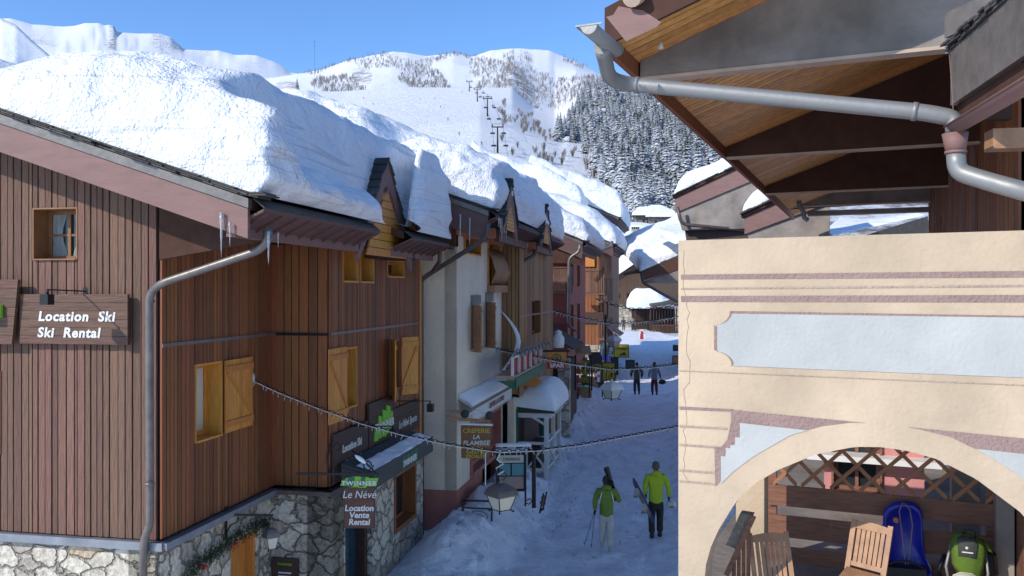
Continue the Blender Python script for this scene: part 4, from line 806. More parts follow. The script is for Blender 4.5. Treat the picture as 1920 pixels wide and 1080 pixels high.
gable_dormer(R2, 9.75, 2.93, .85, 7.3, 8.5, depth=3, infill='honey'); gable_dormer(R2, 15.4, 2.93, .95, 7.3, 8.45, depth=3, infill='honey')
MB().prism([L(9.2, 1.4, 7.43), L(9.2, 2.2, 7.40), L(9.2, 2.2, 7.36), L(9.2, 1.4, 7.40)], S*10.5).build('soffit', M['darkmar'], R2)
TS2 = [(-4.5, .5), (-3.2, .9), (-2, 1.3), (-.6, 1.5), (.3, 1.3), (1.2, 1.25), (2, 1.3), (2.8, 1.2)]
def T2(u, v):
    t = tab(TS2, v)+.22*noise.noise(V((u*.4, v*.6, 12))); 
    t -= .5*exp(-((v-.3)/.5)**2)*(1-sst(9.2, 10.2, u))          # step between crest and front lobe
    for a, b, e_ in ():
        if v > 2: bb_ = lerp(e_, b, min(1, max(0, (v-2.22)/.42))); t *= 1-.985*sst(2.05, 2.2, v)*sst(a-.1, a+.05, u)*(1-sst(bb_-.05, bb_+.12, u))
    return t
snow_slab('roof_snow', 'rounded snow blanket on the cream house and its dormers, second from the front on the left', lambda u, v: L(u, v, zt2(v)+.08), 8.36, 20.0, -4.5, 2.82, T2, (1.0, .6, .01, .2), 130, 100, ns=.10, freq=1.3, bulge=.12, seedv=3, strata=.14)
icicles([(L(8.3, 1.35, 7.75), .55, .02), (L(8.3, 1.62, 7.66), .85, .03), (L(8.3, 1.70, 7.62), .7, .025), (L(8.3, 2.05, 7.5), .8, .026), (L(8.3, 2.27, 7.42), .7, .024), (L(8.3, .9, 7.9), .4, .016)]+[(L(8.5+i*.17, 2.9, 7.42), .22+.15*(i % 3), .018) for i in range(7)], group='icicles on the cream house', label='icicle hanging from the snowy roof edge of the cream house')
# awning
AW = thing('awning', F2.p(12, 0, 2.9), 'white scalloped awning topped with snow on the cream house', 'awning'); za = 2.94; a0, a1 = 9.4, 14.2
MB().prism([F2.p(a0, 0.002, za+.30), F2.p(a0, .36, za+.08), F2.p(a0, .36, za+.04), F2.p(a0, 0.002, za+.26)], S*(a1-a0)).build('cloth', M['white'], AW)
mb = MB(); n_ = 30
for i in range(n_): x0, x1 = lerp(a0, a1, i/n_), lerp(a0, a1, (i+1)/n_); mb.prism([F2.p(x0, .365, za+.07), F2.p(x0, .365, za-.26), F2.p((x0+x1)/2, .365, za-.34), F2.p(x1-.01, .365, za-.26), F2.p(x1-.01, .365, za+.07)], N*.01)
mb.build('valance', M['white'], AW); text('CREPERIE LA FLAMBEE', F2, (a0+a1)/2+.3, .38, za-.2, .2, M['mauve'], AW)
mb = MB(); 
for i in range(40): x0 = lerp(a0, a1, i/40); mb.box(F2, x0, x0+.06, .376, .382, za+.0, za+.07)
mb.build('stripes', M['signd'], AW)
snow_slab('awning_snow', 'layer of snow lying on the white awning of the cream house', lambda u, v: F2.p(u, v, za+.31-.61*v), a0+.02, a1-.02, .02, .36, lambda u, v: .10+.05*noise.noise(V((u*2, v*3, 0))), (.15, .15, .05, .12), 50, 16, ns=.02, bulge=.03, m='soft', group='snow on small roofs and sills')
# shopfront under the awning
window(F2, sh[:2]+(1.02, sh[3]), R2, M['pinkp'], depth=.25, bars=(2, 0), trim=.12, fw=.1)
# creperie sign and its timber bracket
Yc = 19.6; uc = Yc/F; cf = Fr(P(894, 862, Yc), (.995, .02, 0), (0, -1, 0)); CS = thing('hanging_sign', cf.O, 'gold lettered brown creperie sign hanging on the corner of the cream house', 'sign')
MB().prism([cf.p(-29*uc, -.03, 4*uc), cf.p(25*uc, -.03, 0), cf.p(28*uc, -.03, 64*uc), cf.p(-30*uc, -.03, 66*uc)], cf.B*.06).build('panel', M['bframe'], CS)
for w, z, sz, m_ in (('CREPERIE', 51, 11.5, 'gold'), ('LA', 39.5, 11, 'white'), ('FLAMBEE', 28, 12, 'white'), ('CREPES', 20, 7.5, 'gold'), ('GALETTES', 12, 8, 'gold'), ('SPECIALITES', 4.5, 8, 'gold')): text(w, cf, -1*uc, .04, z*uc, sz*uc, M[m_], CS, ext=.004, off=.003, sx=1.05 if w != 'SPECIALITES' else .9, shear=.15 if m_ == 'white' else 0)
MB().prism([cf.p(-31*uc, -.05, 66*uc), cf.p(30*uc, -.05, 64*uc), cf.p(30*uc, -.05, 67*uc), cf.p(-31*uc, -.05, 69*uc)], cf.B*.1).build('snow_strip', M['soft'], CS)
CB = thing('sign_bracket', P(845, 780, Yc), 'carved wooden bracket with two round knobs over the creperie sign', 'bracket')
MB().bar(P(837, 771, Yc-.1), P(868, 773, Yc-.1), .08, .06).bar(P(837, 784, Yc-.1), P(920, 790, Yc-.1), .06, .07).build('beam', M['teak'], CB)
MB().ball(P(872, 776, Yc-.12), .1).build('knob', M['char'], CB); MB().ball(P(918, 779, Yc-.12), .1).build('knob', M['char'], CB); MB().tube([P(875+4*i, 780-9*sin(pi*i/10), Yc-.12) for i in range(11)], .03, 6).build('arch', M['white'], CB)
q = tag(MB().prism([L(14.5, 1.75, 3.0), L(14.5, 2.75, 2.95), L(14.5, 2.95, 3.1), L(14.5, 2.75, 3.28), L(14.5, 1.75, 3.3)], S*.08).build('pointed_sign', M['honey']), 'wooden arrow shaped sign board beside the awning, over the kiosk snow', 'sign')
# steps and railing at the pink base
RL = thing('railing', L(10.6, 2.3, 0), 'brown iron railing with an oval in front of the pink base', 'railing'); Yr = 19.4; g = lambda x, y, Y=Yr: P(x, y, Y)
mb = MB(); mb.tube([g(866, 938), g(925, 940)], .025, 6).tube([g(868, 938), g(868, 995)], .03, 6).tube([g(922, 940), g(922, 985)], .025, 6).tube([g(870, 952), g(920, 954)], .018, 6); mb.build('rails', M['signd'], RL)
MB().tube([g(895+19*cos(t*pi/10), 970+12*sin(t*pi/10)) for t in range(21)], .015, 6).tube([g(895+12*cos(t*pi/10), 970+6*sin(t*pi/10)) for t in range(21)], .012, 6).build('oval', M['zinc'], RL)
# menu case on posts
MC = thing('menu_case', P(965, 950, 20.9), 'snow capped menu case with white, teal and grey sheets on dark posts', 'display case'); Ym = 20.9; g = lambda x, y, Y=Ym: P(x, y, Y); mf = Fr(g(930, 950), (.98, .1, 0), (.1, -.98, 0)); um = Ym/F
MB().box(mf, 0, 3*um, -.04, .04, 0, 105*um).box(mf, 54*um, 57*um, -.04, .04, 0, 105*um).box(mf, 3*um, 54*um, -.03, .03, 28*um, 31*um).box(mf, 3*um, 54*um, -.03, .03, 98*um, 102*um).box(mf, 3*um, 54*um, -.02, 0, 31*um, 98*um).build('frame', M['iron'], MC)
MB().box(mf, 5*um, 52*um, .004, .02, 82*um, 96*um).build('header_sheet', M['frost'], MC); text('CREPERIE', mf, 29*um, .025, 86*um, 8*um, M['char'], MC)
mb = MB(); mb.box(mf, 6*um, 27*um, .004, .02, 58*um, 80*um).box(mf, 30*um, 52*um, .004, .02, 58*um, 80*um); mb.build('teal_sheets', mat('teal_sheet', (.12, .30, .33), .6, .1, 5, bump=0), MC)
MB().box(mf, 6*um, 52*um, .004, .02, 33*um, 56*um).build('lower_sheet', M['mauvef'], MC)
MB().tube([mf.p(58*um, 0, 10*um), mf.p(64*um, 0, 14*um), mf.p(68*um, 0, 8*um), mf.p(62*um, 0, 3*um), mf.p(56*um, 0, 6*um)], .015, 6).build('scroll', M['iron'], MC)
for (x0, x1, y, lab) in ((3, 66, 113, 'upper ledge of snow over the menu case'), (2, 58, 103, 'thin snow strip on the menu case frame')): snow_slab('case_snow', lab, lambda u, v, y=y: mf.p(u, v, y*um), x0*um-.05, x1*um, -.1, .1, lambda u, v: .07, (.06, .06, .06, .06), 16, 8, ns=.01, bulge=.02, m='soft', group='snow on small roofs and sills')
q = tag(MB().tube([P(1001, 952, 21.4), P(1001, 846, 21.4)], .055, 10).build('post', M['signd']), 'dark brown round post between the menu case and the terrace kiosk', 'post')
BH = thing('sledge', P(1017, 960, 21.0), 'dark chair-shaped sledge standing in the snow right of the dark post', 'sledge'); g = lambda x, y: P(x, y, 21.0)
MB().bar(g(1012, 962), g(1019, 925), .04, .04).bar(g(1018, 955), g(1025, 922), .04, .04).bar(g(1012, 958), g(1020, 953), .04, .05).build('frame', M['signd'], BH); MB().bar(g(1014, 946), g(1021, 941), .03, .12).bar(g(1016, 936), g(1023, 931), .03, .1).build('slats', M['mauve'], BH)
# terrace kiosk
KI = thing('terrace_kiosk', L(17, 2.5, 0), 'white timber terrace kiosk with cross braced railings and a thick snow roof', 'kiosk'); k0, k1, m0, m1 = 15.2, 18.0, 1.75, 2.95; zr_ = 2.0
for s_, n_ in ((k0, m0+.05), (k0, m1), (k1, m1), (k0, 2.5), ((k0+k1)/2, m1)): MB().box(Fr(L(s_, n_, 0), S, N), -.06, .06, -.06, .06, -.1 if n_ != 2.5 else .8, zr_).build('post', M['white'], KI) if not (n_ == 2.5) else None
mb = MB()
for z in (.35, 1.15): mb.bar(L(k0, m0, z), L(k0, m1, z), .06, .08); mb.bar(L(k0, m1, z), L(k1, m1, z), .06, .08)
for a, b in ((L(k0, m0, .35), L(k0, (m0+m1)/2, 1.15)), (L(k0, m0, 1.15), L(k0, (m0+m1)/2, .35)), (L(k0, (m0+m1)/2, .35), L(k0, m1, 1.15)), (L(k0, (m0+m1)/2, 1.15), L(k0, m1, .35)), (L(k0, m1, .35), L(k0+2, m1, 1.15)), (L(k0+2, m1, .35), L(k0, m1, 1.15))): mb.bar(a, b, .035, .06)
mb.bar(L(k0, (m0+m1)/2, .35), L(k0, (m0+m1)/2, 1.15), .05, .05); mb.build('railing', M['white'], KI)
mb = MB(); mb.bar(L(k0, m0, zr_), L(k0, m1+.15, zr_), .1, .14); mb.bar(L(k0, m1+.1, zr_), L(k1, m1+.1, zr_), .1, .14); mb.bar(L(k0, m1, 1.7), L(k0, m1-.5, zr_), .05, .07); mb.bar(L(k0, m1, 1.7), L(k0+.5, m1, zr_), .05, .07); mb.build('beams', M['white'], KI)
MB().prism([L(k0-.1, m0-.05, zr_+.08), L(k0-.1, m1+.25, zr_+.08), L(k0-.1, m1+.25, zr_+.13), L(k0-.1, m0-.05, zr_+.3)], S*(k1-k0+.2)).build('roof', M['char'], KI)
MB().box(ST(m0), k0+.1, k1, -.0, .5, -.2, 1.9).box(ST(2.3), k0+1.0, k0+2.2, -.3, .3, 0, .95).build('counter', M['signd'], KI)
snow_slab('kiosk_snow', 'domed snow cushion on the white terrace kiosk', lambda u, v: L(u, v, zr_+.18+.1*(m1-v)), k0-.15, k1+.2, m0-.0, m1+.3, lambda u, v: .62+.12*noise.noise(V((u, v, 0)))+.12*(v-m0)-.25*(1-sst(m0, m0+.8, v)), (.55, .5, .3, .55), 50, 40, ns=.04, bulge=.06, m='soft', group='snow on small roofs and sills')
# ================================================================ house 3: brown boards with the grocery
R3 = thing('grocery_house', L(17, 1, 0), 'narrow brown boarded house with balcony above the grocery, after the cream one', 'house'); n3 = 2.0
board_wall(FC(14.6), 1.72, 2.2, 2.7, 7.2, [], R3, M['boardC'], w=(.12, .2), name='wall'); g1 = strect(n3, 984, 1001, 562, 626)
board_wall(ST(2.19), 14.65, 21.5, 2.6, 7.2, [g1], R3, M['boardC'], w=(.14, .22), name='wall'); window(ST(2.19), g1, R3, M['boardB'], depth=.2, bars=(0, 0), trim=.03)
MB().box(ST(2.1), 14.7, 21.5, -3, -.4, 0, 7.1).build('wall_core', M['dark'], R3)
MB().box(ST(2.19), 14.65, 21.5, .025, .04, 5.0, 5.05).build('trim_strip', M['greypipe'], R3)
plain_wall(ST(2.05), 14.7, 21.5, -.3, 2.6, [(15, 17, 0, 2.2), (17.6, 21, 0, 2.2)], R3, M['plaster'], th=.2, name='ground_floor'); 
for h in ((15, 17, 0, 2.2), (17.6, 21, 0, 2.2)): window(ST(2.05), h, R3, M['dgreen'], depth=.15, bars=(1, 0), trim=.08)
mb = MB(); c_ = [P(940+32*sin(t*pi/10*1.0), 583+ (t*11.5), 25.5-.02*t) for t in range(11)]; mb.tube(c_, [.02+.012*t for t in range(6)]+[.08-.01*t for t in range(5)], 6); q = tag(mb.build('snow_cornice', M['soft']), 'thin crescent of snow curling on the dark boards beside the cream house', 'snow')
# balcony with toys above the green awning
BA = thing('shop_terrace', L(17, 2.6, 2.8), 'small red and white terrace above the green awning of the grocery', 'balcony'); fr = ST(2.2); b0, b1 = s_at(962, 2.7), s_at(1014, 2.7); zb = z_at(705, b0, 2.6)
MB().box(fr, b0, b1, 0, .55, zb-.10, zb).build('floor', M['concl'], BA)
mb = MB(); 
for i in range(6): x = lerp(b0, b1, i/5); mb.box(fr, x-.04, x+.04, .45, .52, zb, zb+.5)
mb.box(fr, b0, b1, .45, .52, zb+.45, zb+.5); mb.build('railing', M['white'], BA); MB().box(fr, b0+.1, b1-.1, .40, .44, zb+.02, zb+.4).build('red_panels', M['red'], BA)
for i in range(9): mb = MB(); x = lerp(b0, b1+.3, i/8); mb.tube([fr.p(x, .5, zb+.5), fr.p(x+.05, .62, zb+.7), fr.p(x+.1, .7, zb+.6)], .02, 5); mb.ball(fr.p(x+.1, .7, zb+.54), .06, seg=6, rings=4); mb.build('lamp', M['zinc'], BA)
MB().box(fr, b0-.1, b1+.05, .56, .60, zb-.30, zb-.05).prism([fr.p(b0-.1, .0, zb-.12), fr.p(b0-.1, .6, zb-.12), fr.p(b0-.1, .6, zb-.36), fr.p(b0-.1, .1, zb-.12)], S*.03).build('green_awning', M['dgreen'], BA)
BR = tag(MB().tube([P(941, 696, 24.5), P(975, 697, 24.5)], .02, 5).tube([P(958+8*cos(t*.5), 690+7*sin(t*.5), 24.5) for t in range(12)], .015, 5).tube([P(982+6*cos(t*.5), 690+6*sin(t*.5), 24.5) for t in range(12)], .015, 5).build('scroll_bracket', M['iron']), 'black scrolled iron bracket at the edge of the cream house', 'bracket')
pts = [P(1003, 468, 26.5), P(1003, 478, 26.5), P(973, 494, 26.2), P(972, 870, 26.2)]
tag(MB().tube(pipe_path(pts, .15), .06, 8).build('downpipe', M['brownzinc']), 'dark downpipe at the corner between the cream house and the boarded grocery house', 'downpipe')
# grocery sign: framed board with fir in a ring
Yg = 27.5; ug = Yg/F; gf = Fr(P(1044, 691, Yg), (1, .05, 0), (.05, -1, 0)); GS = thing('hanging_sign', gf.O, 'square ochre grocery sign with a fir in a ring reading SPAR', 'sign')
MB().box(gf, -19*ug, 18*ug, -.05, .05, 0, 31*ug).build('panel', M['honey'], GS); MB().box(gf, -19*ug, 18*ug, .051, .06, 0, 12*ug).build('name_strip', M['red'], GS); text('SPAR', gf, 0, .065, 2.5*ug, 10*ug, M['white'], GS, ext=.004, off=.006, sx=1.2)
mb = MB(); mb.tube([gf.p(7.5*ug*cos(t*pi/12), .06, 20*ug+7.5*ug*sin(t*pi/12)) for t in range(25)], .016, 5); mb.prism([gf.p(-4*ug, .052, 15*ug), gf.p(4*ug, .052, 15*ug), gf.p(0, .052, 25*ug)], gf.B*.02); mb.build('emblem', M['dgreen'], GS)
MB().bar(gf.p(-26*ug, 0, 33*ug), gf.p(24*ug, 0, 33*ug), .06, .07).build('bracket', M['iron'], GS)
JG = P(1047, 652, 27.5); tag(MB().lathe(JG, [(0, 0), (.17, .0), (.19, .1), (.19, .33), (.12, .42), (.1, .47), (.13, .5), (.05, .56), (0, .58)], 12).build('milk_churn', M['white']), 'white milk churn standing above the grocery sign', 'milk churn')
# shed roof of stone and the red house
R4 = thing('red_house', L(28, 1, 0), 'brick red rendered house with wooden balcony, midway down the left row', 'house')
def z_(py, s, n): return z_at(py, s, n)
FR = FC(26); plain_wall(FR, .3, 2.2, 2.2, 7.4, [], R4, M['redp'], th=.3); wr = strect(2.2, 1069, 1073, 520, 640)
plain_wall(ST(2.2), 26.002, 33, 2.2, 7.6, [(27, 27.7, 3.5, 5.2), (29.5, 30.2, 3.5, 5.2), (27, 27.7, 6, 7), (29.5, 30.2, 6, 7)], R4, M['pinkp'], th=.28)
for h in ((27, 27.7, 3.5, 5.2), (29.5, 30.2, 3.5, 5.2), (27, 27.7, 6, 7), (29.5, 30.2, 6, 7)): window(ST(2.2), h, R4, M['boardB'], depth=.15, bars=(0, 1))
MB().box(ST(2.1), 26.4, 33, -3, -.4, -.3, 7.5).build('wall_core', M['dark'], R4)
a0, a1 = n_at(1012, 25), n_at(1067, 25); mb = MB(); nb = 16
zb0, zb1 = z_at(546, 25, 2), z_at(500, 25, 2)
for i in range(nb): x0, x1 = lerp(a0, a1, i/nb), lerp(a0, a1, (i+1)/nb); mb.box(FC(25), x0, x1-.015, 0, .03, zb0, zb1-.07)
mb.box(FC(25), a0-.03, a1+.03, -.02, .06, zb1-.07, zb1); mb.box(ST(a1), 25, 26, 0, .04, zb0, zb1); mb.box(FC(25), a0, a1, -1, 0, zb0-.1, zb0); mb.build('balcony', M['boardA'], R4)
zr4 = lambda n: 7.85+(2.95-n)*.42
street_roof(R4, 25.2, 33, 2.95, 7.85, .42, -3.5, bw=.6, barge='maroon', ribs=False)
MB().prism([L(25.3, -.5, 7.0), L(25.3, 2.8, 6.95), L(25.3, 2.8, zr4(2.8)-.5), L(25.3, -.5, zr4(-.5)-.5)], S*.1).build('gable_panel', M['darkmar'], R4)
snow_slab('roof_snow', 'snow lobes sagging over the eave of the red house', lambda u, v: L(u, v, zr4(v)+.08), 25.1, 33, -3.5, 3.1, lambda u, v: (1.15+.25*noise.noise(V((u*.6, v*.8, 40))))*(1-.25*sst(1, 3, v)), (.8, .6, .01, .35), 70, 60, ns=.12, freq=1.0, bulge=.2, seedv=9)
pts = [P(1088, 458, 35.2), P(1086, 472, 35.2), P(1067, 484, 35.3), P(1066, 612, 35.4), P(1080, 620, 35.6)]
tag(MB().tube(pipe_path(pts, .2), .065, 8).build('downpipe', M['greypipe']), 'grey downpipe on the corner of the red house', 'downpipe')
SH = thing('lean_to', L(24, 1.8, 0), 'low stone slab lean-to roof and dark storefront before the red house', 'lean-to')
MB().prism([L(22.2, 1.3, z_at(610, 23, 1.3)), L(22.2, 2.9, z_at(650, 23, 2.9)), L(22.2, 2.9, z_at(654, 23, 2.9)), L(22.2, 1.3, z_at(616, 23, 1.3))], S*3.7).build('slab_roof', M['slate'], SH); MB().box(ST(2.6), 22.3, 25.9, -1.2, 0, -.2, 3.0).build('wall', M['signd'], SH); MB().box(ST(2.75), 21.9, 22.3, -.4, .05, -.2, 3.2).build('pillar', M['stone2'], SH); MB().box(FC(22.28), 1.5, 2.3, 0, .03, 0, 2.1).build('door', M['honey'], SH)
# house 5 and the taller houses behind it
def rowhouse(name, label, s0, s1, nw, ne, ze, slope, nr, m, winm, wins, snowl, snowd, lobes, barge='maroon', seed=0, zb=2.4, gf='stone2', bal=()):
    R = thing(name, L((s0+s1)/2, 0, 0), label, 'house'); zr = lambda n: ze+(ne-n)*slope
    holes = [h for h in wins]
    board_wall(ST(nw), s0+.9, s1, zb, ze-.35, holes, R, M[m], w=(.2, .3)) if m.startswith('board') else plain_wall(ST(nw), s0+.9, s1, zb, ze-.35, holes, R, M[m])
    (board_wall if m.startswith('board') else plain_wall)(FC(s0+.9), nr, nw, zb, lambda a: zr(a)-.3, [], R, M[m], **(dict(w=(.2, .3)) if m.startswith('board') else {}))
    for h in holes: window(ST(nw), h, R, M[winm], depth=.15, bars=(1, 1))
    plain_wall(ST(nw), s0+.9, s1, -.3, zb, [(s0+2, s1-1, 0, 2.0)], R, M[gf], name='ground_floor'); MB().box(ST(nw), s0+2, s1-1, -.28, -.24, 0, 2.0).build('shop_window', M['glass'], R)
    plain_wall(FC(s0+.9), nw-3, nw, -.3, zb, [], R, M[gf], name='ground_floor')
    MB().box(ST(nw), s0+1.3, s1, -4, -.32, -.3, ze-.4).build('wall_core', M['dark'], R)
    street_roof(R, s0, s1, ne, ze, slope, nr, bw=.6, barge=barge, ribs=False)
    snow_slab('roof_snow', snowl, lambda u, v: L(u, v, zr(v)+.08), s0-.05, s1, nr, ne+.15, lambda u, v: snowd*(1+.25*noise.noise(V((u*.35, v*.5, seed+40))))*(1-.2*sst(ne-2, ne, v)), (.9, .6, .01, .4), 60, 50, ns=.12, freq=.8, bulge=.2, seedv=seed)
    for (a, b, c0, c1, out) in bal:
        mb = MB(); k = int((b-a)/.14)
        for i in range(k): x0 = lerp(a, b, i/k); mb.box(ST(nw+out), x0, x0+.10, 0, .03, c0, c1-.08)
        k = max(2, int(out/.14))
        for i in range(k): x0 = nw+lerp(0, out, i/k); mb.box(FC(a), x0, x0+.10, 0, .03, c0, c1-.08)
        mb.box(ST(nw+out), a, b, -.03, .07, c1-.08, c1); mb.box(FC(a), nw, nw+out, -.03, .07, c1-.08, c1); mb.box(ST(nw), a, b, 0, out, c0-.14, c0); mb.build('balcony', M['boardA'], R)
    return R
R5 = rowhouse('balcony_house', 'brown house with stacked wooden balconies at the far end of the left row', 42.5, 52, 2.0, 2.9, 8.65, .42, -4, 'boardB', 'boardB', [(44.5, 45.5, 3.6, 5.2), (48, 49, 3.6, 5.2), (44.5, 45.5, 6, 7.4)], 'smooth snow cap sagging over the balcony house eave', 1.6, 0, seed=4, bal=((42.0, 47, 5.2, 6.6, .5), (42.0, 47, 2.9, 4.0, .5)))
f_ = FC(42.4); mb = MB(); a0, a1, c0, c1 = fcrect(42.4, 1078, 1136, 506, 548)
for i in range(14): x0 = lerp(a0, a1, i/14); mb.box(f_, x0, x0+.7*(a1-a0)/14, .5, .53, c0, c1-.1)
mb.box(f_, a0-.05, a1+.05, .46, .58, c1-.1, c1); mb.box(f_, a0, a1, 0, .5, c0-.15, c0); mb.build('balcony', M['boardA'], R5)
a0, a1, c0, c1 = fcrect(42.4, 1090, 1132, 585, 606); MB().box(f_, a0, a1, .3, .36, c0, c1).box(f_, a0, a1, 0, .3, c0-.1, c0).build('balcony', M['signd'], R5)
a0, a1, c0, c1 = fcrect(43.3, 1091, 1115, 468, 500); MB().box(FC(43.3), a0, a1, .0, .06, c0, c1).build('shutter', M['honey'], R5)
pts = [P(1143, 459, 52.5), P(1068, 491, 50)]
tag(MB().tube([P(1148, 452, 52), P(1146, 462, 52), P(1120, 472, 51.6), P(1070, 489, 51.2)], .09, 8).build('downpipe', M['greypipe']), 'long slanting grey pipe under the eave of the balcony house', 'downpipe')
rowhouse('tall_house', 'taller maroon gabled house showing behind the balcony house', 58, 70, 1.3, 2.15, 11.6, .42, -5, 'boardB', 'boardB', [(60, 61, 5, 7)], 'snow dome on the tall house behind the row, touching the forest', 2.3, 0, seed=7)
rowhouse('rear_house', 'house mostly hidden by snow, farthest left behind the balcony house', 54, 62, -1.6, -.6, 11.9, .36, -9, 'boardB', 'boardB', [], 'broad pale snow mass on the hidden rear house', 2.3, 0, seed=15)
# things along the dark shop fronts
SB = lambda x0, x1, y0, y1, Y, th=.08: (P(x0, y1, Y), (x1-x0)/F*Y, (y1-y0)/F*Y, th)
def signboard(name, label, x0, x1, y0, y1, Y, m, cat='sign', body=None, tm='char', legs=False, group=None):
    o, w, h, th = SB(x0, x1, y0, y1, Y); fr = Fr(o, (1, 0, 0), (0, -1, 0)); r = thing(name, o, label, cat, group); MB().box(fr, 0, w, -th/2, th/2, 0, h).build('panel', M[m], r)
    mb = MB(); e = .04; mb.box(fr, -e, w+e, -th*.6, th*.6, h, h+e).box(fr, -e, w+e, -th*.6, th*.6, -e, 0).box(fr, -e, 0, -th*.6, th*.6, 0, h).box(fr, w, w+e, -th*.6, th*.6, 0, h); mb.build('frame', M['iron'], r)
    if body: text(body, fr, w/2, th/2+.01, h*.55, h*.3, M[tm], r, ext=.005)
    return r
r = signboard('hanging_sign', 'bright yellow hanging sign over the far snow, highest of the yellow ones', 1152, 1178, 647, 669, 52, 'yellow'); o = P(1152, 669, 52); mb = MB(); mb.prism([o+V((.2, -.06, .08)), o+V((.75, -.06, .1)), o+V((.6, -.06, .3))], V((0, -.02, 0))); mb.build('picture', M['signd'], r)
text('fromages', Fr(o, (1, 0, 0), (0, -1, 0)), .42, .06, .45, .2, M['signd'], r)
signboard('hanging_sign', 'olive yellow sign board below the string lights by the mid lantern', 1129, 1152, 681, 712, 40, 'yellow')
signboard('hanging_sign', 'long low yellow panel left of the mid lantern', 1100, 1128, 683, 694, 39, 'yellow')
signboard('notice_board', 'tall dark notice board standing behind the mid lantern', 1146, 1158, 671, 702, 46, 'char', 'notice board'); signboard('notice_board', 'square dark chalkboard in front of the brown backed walker', 1174, 1189, 676, 692, 50, 'char', 'notice board')
signboard('notice_board', 'small black sign at the edge of the ochre wall, upper one', 1263, 1275, 648, 657, 50, 'char', 'sign'); signboard('notice_board', 'brown picture sign at the edge of the ochre wall, lower one', 1262, 1278, 668, 681, 48, 'teak', 'sign')
AB = thing('sandwich_board', P(1203, 642, 96), 'red and white figure shaped board standing in the far snow', 'sign'); fr = Fr(P(1203, 642, 96), (1, 0, 0), (0, -1, 0)); MB().lathe(P(1203, 642, 96), [(.30, 0), (.32, .1), (.3, .18)], 10).build('foot', M['red'], AB); MB().prism([fr.p(-.3, 0, .18), fr.p(.3, 0, .18), fr.p(.35, 0, .9), fr.p(.2, 0, 1.4), fr.p(-.2, 0, 1.4), fr.p(-.35, 0, .9)], fr.B*.08).build('panel', M['white'], AB); MB().prism([fr.p(-.2, .082, .3), fr.p(.2, .082, .3), fr.p(.15, .082, 1.0), fr.p(-.15, .082, 1.0)], fr.B*.02).ball(fr.p(0, .1, 1.15), .14).build('figure', M['red'], AB)
tag(MB().tube([P(1135, 760-60, 47), P(1135, 590, 47)], .07, 6).build('lamp_post', M['iron']), 'dark slim post among the shop signs on the left', 'post')
AW2 = thing('awning', L(44, 2.6, 2.6), 'faded pink striped awning over the dark shops', 'awning'); z0 = z_at(610, 43, 2); MB().prism([L(42.3, 1.9, z0+.3), L(42.3, 3.3, z0-.6), L(42.3, 3.3, z0-.66), L(42.3, 1.9, z0+.24)], S*4).build('cloth', M['mauvep'], AW2)
rr = random.Random(9)
for i, (x0, x1, y0, y1, Y, m_, lab) in enumerate(((1078, 1108, 652, 664, 36, 'teak', 'brown and tan snow topped stall canopy on the left'), (1104, 1128, 664, 680, 38, 'signd', 'dark stall shelf below the tan canopy'),)):
    o = P(x0, y1, Y); w = (x1-x0)/F*Y; h = (y1-y0)/F*Y; fr = Fr(o, (1, 0, 0), (0, -1, 0)); r = thing('stall', o, lab, 'stall'); MB().prism([fr.p(0, .3, 0), fr.p(w, .3, 0), fr.p(w, -.5, h), fr.p(0, -.5, h)], V((0, 0, .06))).build('canopy', M[m_], r); MB().tube([fr.p(0, .3, 0), fr.p(0, .3, -1.5)], .03, 5).tube([fr.p(w, .3, 0), fr.p(w, .3, -1.5)], .03, 5).build('legs', M['iron'], r)
cols_ = ['red', 'white', 'green', 'yellow', 'teak', 'blue', 'char']
for i in range(16):                                # rack of postcards, flower pots and crates before the shops
    s_ = 27+i*1.35; n_ = 2.0+rr.uniform(.1, .5); p = L(s_, n_, street_h(*L(s_, n_, 0).xy)); k = i % 4; m_ = cols_[i % 7]
    word = ['first', 'second', 'third', 'fourth', 'fifth', 'sixth', 'seventh', 'eighth', 'ninth', 'tenth', 'eleventh', 'twelfth', 'thirteenth', 'fourteenth', 'fifteenth', 'sixteenth'][i]
    r = thing(['display_rack', 'planter', 'crate', 'display_rack'][k], p, '%s shop-front item along the dark left shops, a %s' % (word, ['dark wire rack with small cards', 'dark planter with twigs', 'wooden crate of goods', 'dark wire rack with small cards'][k]), ['rack', 'planter', 'crate', 'rack'][k], 'goods outside the left shops'); fr = Fr(p, N, -S)
    if k in (0, 3):
        MB().tube([fr.p(0, 0, 0), fr.p(0, 0, 1.7)], .03, 5).box(fr, -.3, .3, -.02, .02, .3, .33).box(fr, -.3, .3, -.02, .02, .9, .93).box(fr, -.3, .3, -.02, .02, 1.5, 1.53).build('frame', M['iron'], r); mb = MB()
        for a in range(3):
            for b in range(3): mb.box(fr, -.28+a*.2, -.13+a*.2, .022, .05, .4+b*.42, .65+b*.42)
        mb.build('cards', M[m_], r)
    elif k == 1:
        MB().lathe(p, [(.15, 0), (.22, .4), (.24, .42)], 10).build('pot', M['signd'], r); mb = MB()
        for j in range(40): d = V((rr.gauss(0, .25), rr.gauss(0, .25), rr.uniform(.5, 1.2))); mb.tube([p+V((0, 0, .35)), p+d*.6+V((0, 0, .3)), p+d+V((0, 0, .3))], .008, 3)
        mb.build('twigs', M['twig'], r)
    else:
        MB().box(fr, -.35, .35, -.25, .25, 0, .08).box(fr, -.35, .35, .2, .25, .08, .45).box(fr, -.35, -.3, -.25, .2, .08, .45).box(fr, .3, .35, -.25, .2, .08, .45).build('box', M['teak'], r); mb = MB()
        for j in range(8): mb.ball(fr.p(-.2+.13*(j % 4), -.1+.2*(j//4), .42), .09, seg=8, rings=5)
        mb.build('goods', M[m_], r)
